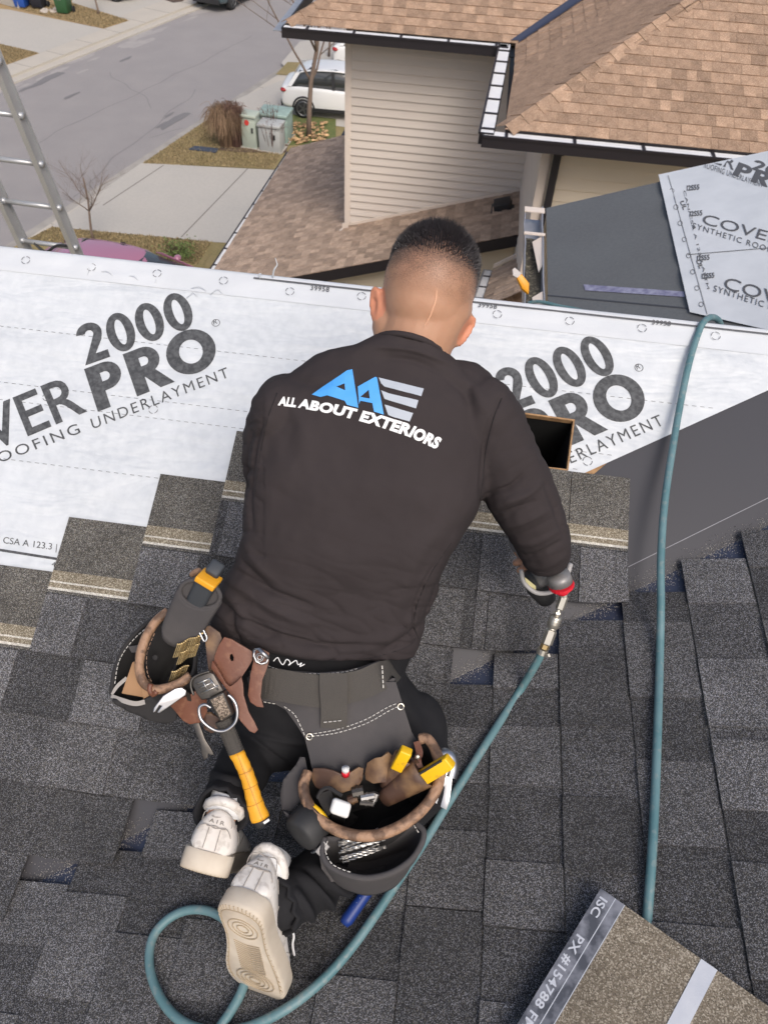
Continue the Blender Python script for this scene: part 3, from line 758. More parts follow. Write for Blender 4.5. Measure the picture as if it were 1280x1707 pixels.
# hip and ridge caps over the front hip
def caps(a, b, n, w, m, parent, s=.2):
    d = (b-a)/n; up = Vector((0, 0, 1)); side = d.cross(up).normalized()
    for i in range(n):
        p = a+d*i; q = p+d*1.25; g = Geo()
        L_ = [p-side*w*.9+up*(.022-w*.30), p+up*.034, p+side*w*.9+up*(.022-w*.30)]
        L2 = [q-side*w*.8+up*(.012-w*.27), q+up*.020, q+side*w*.8+up*(.012-w*.27)]
        t = Vector((0, 0, .008))
        g.add(L_+L2+[v-t for v in L_]+[v-t for v in L2], [(0, 1, 4, 3), (1, 2, 5, 4), (0, 6, 7, 1), (1, 7, 8, 2), (0, 3, 9, 6), (2, 8, 11, 5)])
        g.obj('hip_cap', m, parent)
caps(Vector((.25, YR, zr(0))), Vector((.25+2.4, YR+2.4, zr(2.4))), 17, .15, M['brown_sh'], nb)
caps(Vector((XL, YL, zr(0))), Vector((XL+1.2, YL+1.2, zr(1.2))), 8, .14, M['brown_sh'], nb)
# valley metal between the slopes
g = Geo(); a, b = Vector((.345, YL, zr(0)+.03)), Vector((.345+2, YL+2, zr(2)+.03))
g.add([a, b, b+Vector((-.16, 0, 0)), a+Vector((-.1, -.02, 0)), b+Vector((.0, -.13, 0)), a+Vector((0, -.1, 0))], [(0, 1, 2, 3), (0, 5, 4, 1)]); g.obj('valley_metal', M['metal_sky_navy'], nb)
# gutters: box section open on top with hangers
def gutter(a, b, out, parent, w=.12, h=.12, step=.6, lining=None, first=.3, name='gutter', hang=None, back=None):
    a, b = Vector(a), Vector(b); d = b-a; dn = d.normalized(); out = Vector(out); up = Vector((0, 0, 1)); g = Geo()
    for s, m, z0, z1_, o0, o1 in ():
        pass
    g.box(a+out*(w-.012)-up*h, d, out*.012, up*h, 0)                    # front face
    g.box(a+out*w-up*.022+dn*.0, d, out*.010, up*.020, 0)               # rolled lip
    g.box(a-up*h, d, out*(w-.0125), up*.010, 0)                         # bottom
    g.box(a-up*(h-.010)+out*.0005, d, out*.008, up*(h-.03), 0)          # back
    for e in (a-dn*.006, b): g.box(e-up*h+out*.001, dn*.006, out*(w-.002), up*(h-.004), 0)
    go = g.obj(name, [M['fascia'] if hang is None else hang], parent)
    n = Geo(); n.box(a-up*.016+out*.009+dn*.008, d-dn*.016, out*(w-.022), up*.004, 0); n.obj('gutter_lining', lining or M['gwhite'], go)
    t = first
    while t < d.length:
        hg = Geo(); hg.box(a+dn*t-up*.0115, dn*.03, out*(w-.004), up*.012, 0); hg.obj('gutter_hanger', M['fascia'], go); t += step
    return go
ZG = ZE-.03
gutter((XL-.02, YL-.02, ZG), (.22, YL-.02, ZG), (0, -1, 0), nb, w=.15)
gutter((.26, YL+.02, ZG), (.15, YR-.12, ZG), (-1, 0, 0), nb, w=.15, step=.42)
gutter((.04, YR-.02, ZG-.01), (5.2, YR-.02, ZG-.01), (0, -1, 0), nb, w=.16, step=.68, first=.22)
g = Geo(); g.box((.30, YR-.018, ZG-.1), (4.9, 0, 0), (0, .02, 0), (0, 0, .105)); g.box((XL, YL-.018, ZG-.16), (2.8, 0, 0), (0, .02, 0), (0, 0, .13))
g.box((XL-.02, YL-.01, ZG-.16), (0, 4, 0), (.02, 0, 0), (0, 0, .15))
g.box((XL, YL+.01, ZG-.165), (3.0, 0, 0), (0, .44, 0), (0, 0, .01)); g.box((.30, YR+.01, ZG-.165), (4.9, 0, 0), (0, .44, 0), (0, 0, .01)); g.box((.27, YR+.02, ZG-.17), (.42, 0, 0), (0, 2.9, 0), (0, 0, .01))
g.obj('fascia', M['fascia'], nb)
g = Geo(); g.box((XL-.18, YL+.0, ZG-.1), (.15, 0, 0), (0, 3, 0), (0, 0, .01)); g.obj('gutter_lining', M['galum'], nb)
# walls
YW, YW2, XC = 11.5, 8.7, .72
g = Geo(); g.box((-1.92, YW+.012, .1), (XC+1.9, 0, 0), (0, .1, 0), (0, 0, ZG-.2)); g.box((-1.91, YW+.11, .1), (.1, 0, 0), (0, 3.9, 0), (0, 0, ZG-.2)); g.box((XC+.012, YW2+.012, .1), (4.6, 0, 0), (0, .1, 0), (0, 0, ZG-.2)); g.box((XC+.012, YW2+.1, .1), (.1, 0, 0), (0, 2.8, 0), (0, 0, ZG-.2))
g.obj('wall', M['siding'], nb)
def board(a, d, out, ex, m, parent, lap=True):
    a, d, out = Vector(a), Vector(d), Vector(out); up = Vector((0, 0, 1)); e = ex
    prof = [(0, 0), (.006, .001), (.021, .004), (.022, .012), (.014, e*.45), (.012, e*.52), (.004, e*.93), (0, e)] if lap else [(0, 0), (.004, .001), (.018, .004), (.019, .012), (.010, e*.6), (.003, e), (0, e)]
    g = Geo(); g.loft([[p+out*x+up*z for x, z in prof] for p in ((a, a+d) if out.cross(d).z < 0 else (a+d, a))]); return g.obj('siding_board', m, parent)
z = 3.6; ex = .115
while z < ZG-.17:
    board((-1.84, YW, z), (XC+1.84, 0, 0), (0, -1, 0), min(ex, ZG-.165-z), M['siding'], nb)
    if z > 3.5: board((XC, YW2+.09, z), (0, YW-YW2-.09, 0), (-1, 0, 0), min(ex, ZG-.165-z), M['siding'], nb)
    z += ex
z = 4.2; R = random.Random(8)
while z < ZG-.17:
    s = XC+.09+R.uniform(1.2, 3.4); e2 = .135
    board((XC+.09, YW2, z), (s-XC-.09, 0, 0), (0, -1, 0), min(e2, ZG-.165-z), M['siding2'], nb, lap=False); board((s+.002, YW2, z), (5.2-s, 0, 0), (0, -1, 0), min(e2, ZG-.165-z), M['siding2'], nb, lap=False); z += e2
for (x, y, sx, sy) in ((-1.93, YW-.018, .09, .0), (XC-.018, YW2-.018, .10, .0)):
    g = Geo(); g.box((x, y, .2), (sx, 0, 0), (0, .03, 0), (0, 0, ZG-.37)); g.box((x, y+.031, .2), (.03, 0, 0), (0, .07, 0), (0, 0, ZG-.37)); bevel(g.obj('corner_trim', M['trim_b'], nb), .004)
# downspout at the corner of the front wall
g = Geo(); a = onY(936, 232, YW2-.10); g.bx((a.x, YW2-.10, ZG-.22), .11, .09, .22)
b0 = onY(931, 250, YW2-.06); b1 = onY(906, 420, YW2-.05)
g.box((b0.x-.04, YW2-.09, 3), (.08, 0, 0), (0, .07, 0), (0, 0, ZG-.34-3)); bevel(g.obj('downspout', M['fascia'], nb), .006)
# ---- lower roof (over the garage): falls to the left
TH4 = rad(17.75); c4, s4 = math.cos(TH4), math.sin(TH4); A4 = onY(575, 378, 11.5)
zz4 = lambda x: A4.z+(x-A4.x)*math.tan(TH4)
XG = -3.95; YK0, YK1 = 10.15, 15.6
V4 = Vector((c4, 0, s4)); N4 = Vector((-s4, 0, c4))
g = Geo(); g.add([Vector((XG, YK0, zz4(XG))), Vector((XC+.2, YK0, zz4(XC+.2))), Vector((XC+.2, YK1, zz4(XC+.2))), Vector((XG+.25, YK1, zz4(XG+.25)))], [(0, 1, 2, 3)]); g.obj('roof_deck', M['brown_far'], nb)
O4 = Vector((XG, YK0+.0, zz4(XG)))+N4*.004
# frame: course axis must give A x V = N ; A = -y
O4b = Vector((XG-.02, YK1, zz4(XG-.02)))+N4*.006
field(nb, O4b, -Ay, V4, [(-.0, .26), (YK1-YK0+.03, 0), (YK1-YK0+.03, 2.15/c4), (0, 2.15/c4)], M['brown_far'], 7, ex=.143)
field(nb, Vector((-1.84, 11.47, zz4(-1.84)))+N4*.006, -Ay, V4, [(0, 0), (11.47-YK0+.03, 0), (11.47-YK0+.03, 2.60/c4), (0, 2.60/c4)], M['brown_far'], 9, ex=.143)
g = Geo(); a, b = Vector((XG, YK0-.03, zz4(XG)-.16)), Vector((.80, YK0-.03, zz4(.80)-.16))
g.box(a, b-a, (0, .025, 0), (0, 0, .165)); g.box(a+Vector((0, .03, .0)), b-a, (0, .32, 0), (0, 0, .01)); g.obj('fascia', M['fascia'], nb)
gutter((XG-.0, YK0-.05, zz4(XG)-.005), (XG+.26, YK1+.03, zz4(XG)+.0), (-1, 0, 0), nb, w=.12, step=.55, first=.4)
g = Geo(); g.box((XG+.35, YK0+.32, 0), (XC-XG-.3, 0, 0), (0, .1, 0), (0, 0, zz4(XG+.35)-.2)); g.box((XG+.35, YK0+.42, 0), (.1, 0, 0), (0, YK1-YK0-.6, 0), (0, 0, zz4(XG+.35)-.2))
w0, w1_ = Vector((XG+.35, YK0+.321, zz4(XG+.35)-.2)), Vector((XC+.05, YK0+.321, zz4(XC+.05)-.17))
g.add([w0, Vector((w1_.x, w1_.y, w0.z)), w1_], [(0, 1, 2)]); g.obj('wall', M['siding2'], nb)
# white end piece of the step flashing at the wall corner, flashing along the foot of the wall
g = Geo(); c = Vector((-1.95, 11.40, zz4(-1.95)+.02)); g.box(c, (.10, 0, .03), (0, .012, 0), (0, 0, .09)); g.box(c+Vector((-.07, -.05, -.05)), (.07, .05, .05), (.02, -.02, 0), (0, 0, .02))
f0, f1 = Vector((-1.84, 11.478, zz4(-1.84)+.014)), Vector((.70, 11.478, zz4(.70)+.014)); g.box(f0, f1-f0, (0, -.016, 0), (0, 0, .045)); g.obj('step_flashing', M['trim_b'], nb)
# box vent on the lower roof
bv = Geo(); c = hit(838, 346, N4, N4.dot(A4-CAM)); s1, s2 = .16, .12
bv.box(c-V4*.17-Ay*.15+N4*.012, V4*.34, Ay*.30, N4*.008); bv.box(c-V4*.12-Ay*.13+N4*.02, V4*.24, Ay*.24, N4*.085)
bevel(bv.obj('roof_vent', M['black_pl'], nb), .01)
# ---- lowest roof piece with gutter seen between the heads of the two houses
g = Geo(); l0, l1, l2, l3 = onY(822, 452, 9.7), onY(872, 428, 9.7), onY(872, 520, 7.9), onY(800, 520, 7.9)
nL = (l1-l0).cross(l3-l0).normalized(); nL = nL if nL.z > 0 else -nL
lo = Geo(); lo.add([l0, l1, l2, l3], [(0, 3, 2, 1)]); lo.obj('porch_roof', M['brown_far'], nb)
aL = (l3-l0).normalized(); vL = nL.cross(aL).normalized(); nL2 = aL.cross(vL)
if nL2.z < 0: vL = -vL
field(nb, l0+nL*.006-aL*.0, aL, vL, [(0, 0), ((l3-l0).length, 0), ((l3-l0).length, .85), (0, .55)] if vL.x > 0 else [(0, 0), (0, -.6), ((l3-l0).length, -.8), ((l3-l0).length, 0)], M['brown_far'], 12)
gutter(onY(820, 450, 9.7), onY(798, 520, 7.9), (-1, 0, 0), nb, w=.11, step=.5, hang=M['galum'])
g = Geo(); a = onY(822, 447, 9.72); b = onY(882, 418, 9.72); g.box(a, b-a, (0, .02, 0), (0, 0, .05)); g.obj('step_flashing', M['trim_b'], nb)

# ------------------------------------------------------------------ our lower roof beyond the ridge, grey membrane, torn gutter
low = thing('lower_roof', (2.0, 3.5, 6.5), 'grey membrane lower roof half covered by a loose white printed sheet', 'roof')
X3, Z3, T3 = .534, CZ-2.485, rad(19.9)
z3 = lambda x: Z3+(x-X3)*math.tan(T3)
V3 = Vector((math.cos(T3), 0, math.sin(T3))); N3 = Vector((-math.sin(T3), 0, math.cos(T3)))
g = Geo(); a, b = Vector((X3, 5.4, Z3)), Vector((X3, 2.06, Z3)); Lr = 3.3
g.slab([b, b+V3*Lr, a+V3*Lr, a], -N3*.02); g.obj('membrane', M['iceshield'], low)
g = Geo(); g.box((X3+.01, 5.36, Z3-.25), (.5, 0, .0), (0, .03, 0), (0, 0, .2)); g.box((X3+.02, 2.06, 2), (0, 3.2, 0), (.1, 0, 0), (0, 0, Z3-.1-2)); g.box((X3+.12, 5.2, 2), (3, 0, 0), (0, .1, 0), (0, 0, Z3-2.1)); g.obj('wall', M['siding2'], low)
h3 = lambda x, y, l=0: hit(x, y, N3, N3.dot(Vector((X3, 0, Z3))-CAM)+l)
# membrane seams and violet tape
g = Geo()
for (x0_, y0_, x1_, y1_, x2_, y2_, x3_, y3_) in ((972, 474, 1140, 486, 1141, 495, 975, 484),):
    g.add([h3(x0_, y0_, .004), h3(x1_, y1_, .004), h3(x2_, y2_, .004), h3(x3_, y3_, .004)], [(0, 3, 2, 1)])
g.obj('chalky_tape', M['violet'], low)
g = Geo()
for q in ((912, 492, 1160, 515), (925, 392, 1105, 340)):
    a, b = h3(q[0], q[1], .003), h3(q[2], q[3], .003); d = b-a; n = N3.cross(d).normalized()*.006
    if q[1] != 392: g.add([a-n, b-n, b+n, a+n], [(0, 1, 2, 3)])
g.obj('membrane_seam', M['metal_dark'], low)
# loose printed sheet: two overlapping lengths
g = Geo(); sp = [(1097, 291), (1280, 252), (1400, 225), (1400, 575), (1280, 548), (1149, 520)]
n = 18; grid = []
for i in range(n+1):
    row = []
    for j in range(n+1):
        t, s = i/n, j/n
        l = V2((1097, 291)).lerp(V2((1149, 520)), t); r = V2((1480, 208)).lerp(V2((1480, 596)), t); q = l.lerp(r, s)
        lift = .008+.012*(noise.noise(Vector((t*4, s*5, 2)))+.5)+(.03 if s == 0 else 0)*abs(noise.noise(Vector((t*6, 0, 0))))
        row.append(h3(q.x, q.y, lift))
    grid.append(row)
g.loft(grid, cap=False, closed=False); ps = g.obj('printed_sheet', M['under2'], low, smooth=True)
bv3 = BVHTree.FromPolygons([v for r in grid for v in r], [(i*(n+1)+j, i*(n+1)+j+1, (i+1)*(n+1)+j+1, (i+1)*(n+1)+j) for i in range(n) for j in range(n)])
def on_sheet(x, y, l=.006):
    h = bv3.ray_cast(CAM, ray(x, y).normalized()); return (h[0]-ray(x, y).normalized()*l) if h[0] else None
def sheet_text(g, s, a, b, c, off=0, sp=1, vf=None):
    vf = aff(vf or text2d(s, off, 0, sp), a, b, c); ps_ = [on_sheet(x, y) for x, y in vf[0]]
    g.add([p if p is not None else Vector() for p in ps_], [f for f in vf[1] if all(ps_[i] is not None for i in f)])
g = Geo()
sheet_text(g, 'COVERPRO', (1168, 372), (1380, 430), (1174, 356), 0); sheet_text(g, 'SYNTHETIC ROOFING UNDERLAYMENT', (1153, 380), (1440, 470), (1155, 371), 0, 1.2)
sheet_text(g, 'COVERPRO', (1204, 480), (1420, 545), (1210, 461), 0); sheet_text(g, 'SYNTHETIC ROOFING UNDERLAYMENT', (1188, 485), (1480, 580), (1190, 475), 0, 1.2)
sheet_text(g, 'COVER', (1120, 246), (1222, 284), (1126, 226), .01); sheet_text(g, 'ROOFING UNDERLAYMENT', (1172, 279), (1270, 313), (1174, 270), 0, 1.1)
pro = glyph_line([g_P(0), g_R(.82), g_zero(1.62, 1.02, .27)]); two = glyph_line([g_two(0), g_zero(.66), g_zero(1.34), g_zero(2.02)])
sheet_text(g, '', (1220, 291), (1316, 326), (1231, 270), vf=pro); sheet_text(g, '', (1250, 281), (1336, 311), (1258, 265), vf=two)
for k in range(8):
    x, y = 1116+k*7.0, 318+k*27.0
    for dx, dy in ((0, 0),): c = (x+3, y); vs = [(c[0]+r*math.cos(a*.5236), c[1]+r*math.sin(a*.5236)) for a in range(12) for r in (4.2, 3.3)]; vs = [on_sheet(*v) for v in vs]; g.add([v if v is not None else h3(c[0], c[1], .01) for v in vs], [(2*a, 2*((a+1) % 12), 2*((a+1) % 12)+1, 2*a+1) for a in range(12)])
sheet_text(g, 'CAN/CSA A 123.3 ASTM', (1138, 318), (1178, 482), (1142, 317), 0); sheet_text(g, 'UL', (1132, 336), (1138, 350), (1139, 334), .03); sheet_text(g, 'UL', (1159, 434), (1165, 448), (1166, 432), .03)
for (x, y) in ((1153, 313), (1158, 356), (1178, 460), (1170, 430)): sheet_text(g, 'I2S55', (x-9, y+5), (x+12, y+3), (x-9, y-4), .03)
for a, b in (((1113, 292), (1178, 524)), ((1126, 426), (1400, 403))):
    N_ = 14; L_ = [V2(a).lerp(V2(b), i/N_) for i in range(N_+1)]; d = (V2(b)-V2(a)).normalized(); nn = Vector((-d.y, d.x))*.5
    L_ = [q for q in L_ if on_sheet(*(q-nn)) is not None and on_sheet(*(q+nn)) is not None]; N_ = len(L_)-1
    g.add([on_sheet(*(q-nn)) for q in L_]+[on_sheet(*(q+nn)) for q in L_], [(i, i+1, N_+2+i, N_+1+i) for i in range(N_)])
g.obj('print', M['inkthin'], ps)
# torn gutter with debris along the eave
g = Geo(); gx = X3-.02; a0 = 2.2; nseg = 24
for wdt, m, zl in ((.12, 0, 0),):
    rg = []
    for i in range(nseg+1):
        y = a0+(5.42-a0)*i/nseg; wob = .012*noise.noise(Vector((y*3, 1, 0))); xx = gx+wob
        rg.append([Vector((xx, y, Z3+.0)), Vector((xx, y, Z3-.11)), Vector((xx-.12, y, Z3-.11)), Vector((xx-.125+wob, y, Z3-.01)), Vector((xx-.118+wob, y, Z3-.01)), Vector((xx-.113, y, Z3-.103)), Vector((xx-.008, y, Z3-.103)), Vector((xx-.008, y, Z3-.0))])
    g.loft(rg)
gt = g.obj('gutter', M['galum'], low)
g = Geo(); R = random.Random(2)
rg = []
for i in range(41):
    y = a0+(5.1-a0)*i/40
    rg.append([Vector((gx-.012-.095*j/6, y, Z3-.065+.03*noise.noise(Vector((y*9, j*.7, 4)))*(1 if y < 4.9 else .3)+(-.02 if y > 4.6 else 0))) for j in range(7)])
g.loft(rg, cap=False, closed=False); g.obj('gutter_debris', M['debris'], gt, smooth=True)
g = Geo()
for y in (5.38, 5.05): g.box((gx-.13, y-.06, Z3-.005), (.14, 0, 0), (0, .07 if y > 5.2 else .03, 0), (0, 0, .008))
for (y0_, y1_) in ((4.55, 5.0), (3.95, 4.3)): g.slab([Vector((gx-.03, y0_, Z3-.03)), Vector((gx+.0, y0_+.1, Z3-.01)), Vector((gx-.01, y1_, Z3-.015)), Vector((gx-.07, y1_-.05, Z3-.035))], (0, 0, .004))
g.obj('torn_flashing', M['trim_b'], gt)
# yellow tool hooked over the gutter
t = thing('scraper', P(872, 470, 4.5), 'yellow handled clear bladed scraper hooked on the torn gutter', 'scraper')
g = Geo(); g.slab([P(861, 462, 4.43), P(869, 456, 4.43), P(882, 472, 4.45), P(881, 490, 4.47), P(870, 481, 4.46)], FW*.03); bevel(g.obj('handle', mat('yellow plastic', (.8, .35, .02), .4), t), .004)
g = Geo(); g.slab([P(854, 449, 4.4), P(858, 446, 4.4), P(869, 456, 4.425), P(862, 463, 4.425), P(855, 459, 4.4)], FW*.012); g.obj('blade', mat('cloudy plastic', (.55, .52, .5), .3), t)

# ------------------------------------------------------------------ ladder leaning on the eave
lad = thing('ladder', P(110, 560, 6.6), 'aluminium extension ladder standing up past the roof edge at far left', 'ladder')
lx0, ldir = CAM+Vector((-2.666, 4.65, -2.749)), Vector((-.05, -.141, .9887)).normalized()
wv = Vector((-.376, 0, .01)); wn_ = wv.normalized(); dn_ = ldir.cross(wn_).normalized()
for s in (0, 1):
    o = lx0+wv*s; a, b = o-ldir*3.2, o+ldir*1.9; g = Geo(); io = 1 if s else -1
    g.box(a-dn_*.042-wn_*.004, b-a, dn_*.084, wn_*.008)
    for k in (-1, 1): g.box(a+dn_*(.042*k-.005)-wn_*.017, b-a, dn_*.010, wn_*.034)
    r = g.obj('rail', M['alu'], lad)
for k in range(-8, 7):
    p = lx0+ldir*.305*k; g = Geo(); g.tube([p-wn_*.012+wn_*0, p+wv+wn_*.012], .0165, 8); [g.tube([q-wn_*.022, q+wn_*.022], .021, 8) for q in (p, p+wv)]; g.obj('rung', M['alu'], lad, smooth=True)
g = Geo(); p = lx0; g.tube(smooth_path([p+wv*.75+Vector((0, -.01, .0)), p+wv*.55+Vector((0, -.03, -.045)), p+wv*.3+Vector((0, -.02, .01)), p+Vector((0, -.02, .02))], 5), .010, 6); g.obj('hook', M['black_pl'], lad)

# ------------------------------------------------------------------ bare trees
def bare_tree(base, h, spread, seed, label, group, trunk_r, levels=4, lean=(0, 0), first=.3, nb=5, up=.55):
    t = thing('bare_tree', base, label, 'tree', group); R = random.Random(seed); tr = Geo(); cr = Geo()
    def grow(p, d, L, r, lv):
        n = 6; pts = [p]; q = p.copy(); dd = d.copy()
        for i in range(n):
            dd = (dd+Vector((R.gauss(0, .10), R.gauss(0, .10), R.gauss(.03, .05)))).normalized(); q = q+dd*L/n; pts.append(q.copy())
        rr = [r*(1-.62*i/n) for i in range(n+1)]
        (tr if lv == 0 else cr).tube(pts, rr, 7 if lv < 2 else 4)
        if lv < levels:
            k = nb if lv == 0 else R.choice((3, 4, 4, 5))
            for j in range(k):
                f = R.uniform(first if lv == 0 else .25, .98); i = min(n-1, int(f*n)); b = pts[i]
                a = R.uniform(0, 6.283) if lv else 6.283*j/k+R.uniform(-.4, .4); side = Vector((math.cos(a), math.sin(a), 0))
                nd = (dd*.75+side*spread+Vector((0, 0, up*.3))).normalized(); grow(b, nd, L*R.uniform(.5, .72), rr[i]*.55, lv+1)
    grow(Vector(base), Vector((lean[0], lean[1], 1)).normalized(), h*.55, trunk_r, 0)
    tr.obj('trunk', M['bark'], t, smooth=True); tag(cr.obj('branches', M['bark'], t, smooth=True), kind='stuff'); return t
bare_tree(gz(515, 236, .1), 8.8, .85, 4, 'tall bare tree beside the tan lower roof and the white car', None, .085, lean=(.03, .03), first=.45, nb=9)
bare_tree(gz(160, 411, .1), 2.9, .8, 9, 'small leafless sapling on the lawn strip behind the ladder', None, .035, first=.25, nb=6)
bare_tree(gz(166, 30, .1), 2.6, .5, 13, 'thin leafless sapling on the tan grass across the road', None, .045, levels=3)
bare_tree(gz(548, 100, .1), 4.5, .5, 21, 'thin bare tree half behind the siding, beyond the white car', None, .05, levels=3)

# ------------------------------------------------------------------ shrubs and utility boxes
def bush(base, h, w, n, label, seed, mat_='drygrass', droop=.5, name='dry_shrub'):
    t = thing(name, base, label, 'shrub'); R = random.Random(seed); g = Geo(); base = Vector(base)
    for _ in range(n):
        a = R.uniform(0, 6.283); r = R.uniform(0, .35)*w; p = base+Vector((math.cos(a)*r, math.sin(a)*r, 0)); o = Vector((math.cos(a), math.sin(a), 0))*w*R.uniform(.2, .7); H = h*R.uniform(.7, 1.05)
        pts = [p, p+o*.35+Vector((0, 0, H*.6)), p+o*.7+Vector((0, 0, H)), p+o*(1+droop*.3)+Vector((R.uniform(-.1, .1), R.uniform(-.1, .1), H*(1-droop*R.uniform(.1, .6))))]
        g.tube(smooth_path(pts, 3), [.010*(1-.08*i) for i in range(10)], 3)
    tag(g.obj('stalks', M[mat_], t), kind='stuff'); return t
bush(gz(380, 250, .15), 1.12, .62, 1000, 'dried brown bush of drooping stalks left of the green boxes', 3, droop=1.1)
bush(gz(395, 252, .15), 1.2, .4, 300, 'thin dried brown bush close against the pale green box', 8, 'twig', .2)
bush(gz(455, 258, .15), 0.8, .5, 45, 'sparse reddish twigs growing in front of the grey box', 6, 'twig', 0)
bush(gz(455, 246, .15), 1.05, .5, 30, 'sparse upright twigs growing behind the teal box', 16, 'twig', 0)
def ubox(name, c, w, d, h, m, label, rot=0, extra=None):
    t = thing(name, c, label, 'utility box'); c = Vector(c); ax = Vector((math.cos(rot), math.sin(rot), 0)); ay = Vector((-math.sin(rot), math.cos(rot), 0)); z = Vector((0, 0, 1))
    g = Geo(); g.box(c-ax*w/2-ay*d/2, ax*w, ay*d, z*(h-.05)); g.box(c-ax*w*.47-ay*(d/2+.012), ax*w*.94, ay*.011, z*(h-.14)+z*.0); bevel(g.obj('cabinet', m, t), .012)
    g = Geo(); g.box(c-ax*(w/2+.03)-ay*(d/2+.04)+z*(h-.05), ax*(w+.06), ay*(d+.08), z*.09); bevel(g.obj('lid', m, t), .02)
    g = Geo(); g.box(c+ax*w*.22-ay*(d/2+.045)+z*h*.5, ax*.05, ay*.03, z*.14); g.obj('handle', M['black_pl'], t)
    g = Geo(); g.box(c-ax*(w/2+.05)-ay*(d/2+.05)-z*.02, ax*(w+.1), ay*(d+.1), z*.03); g.obj('base', M['conc'], t)
    return t, ax, ay
t, ax, ay = ubox('utility_box', gz(421, 251, .15), .46, .38, .92, M['util_g'], 'slim pale green utility box with a red sticker', -.1)
g = Geo(); c = gz(421, 251, .15)
g.slab([c-ay*.215-ax*.03+Vector((.075*math.cos(a*.785), 0, .74+.085*math.sin(a*.785))) for a in range(8)], (0, -.004, 0)); g.obj('sticker', M['red_stk'], t)
ubox('utility_box', gz(462, 238, .15), .88, .7, .78, M['util_t'], 'wide teal green utility box with a lid behind the grey one', -.05)
ubox('utility_box', gz(455, 256, .15), .66, .48, .74, M['util_grey'], 'short grey utility box in front of the teal one', -.1)
g = Geo(); R = random.Random(4)
for _ in range(160):
    c = gz(R.uniform(480, 545), R.uniform(215, 248), .15+R.uniform(0, .10)); r = R.uniform(.03, .09); g.ell(c, (Vector((r, 0, .01)), Vector((0, r*.7, .01)), Vector((0, 0, r*.35))), 6, 4)
tag(g.obj('leaf_litter', mat('fallen leaves', (.42, .27, .14), .9, island=.6)), kind='stuff')
g = Geo(); c = gz(345, 258, .15)
g.slab([c+Vector((-.5, -.12, 0)), c+Vector((.35, -.16, 0)), c+Vector((.35, .14, 0)), c+Vector((-.4, .16, 0))], (0, 0, .02)); tag(g.obj('edging_board', M['tarp']), 'dark flat board lying on the grass before the dried bush', 'board')

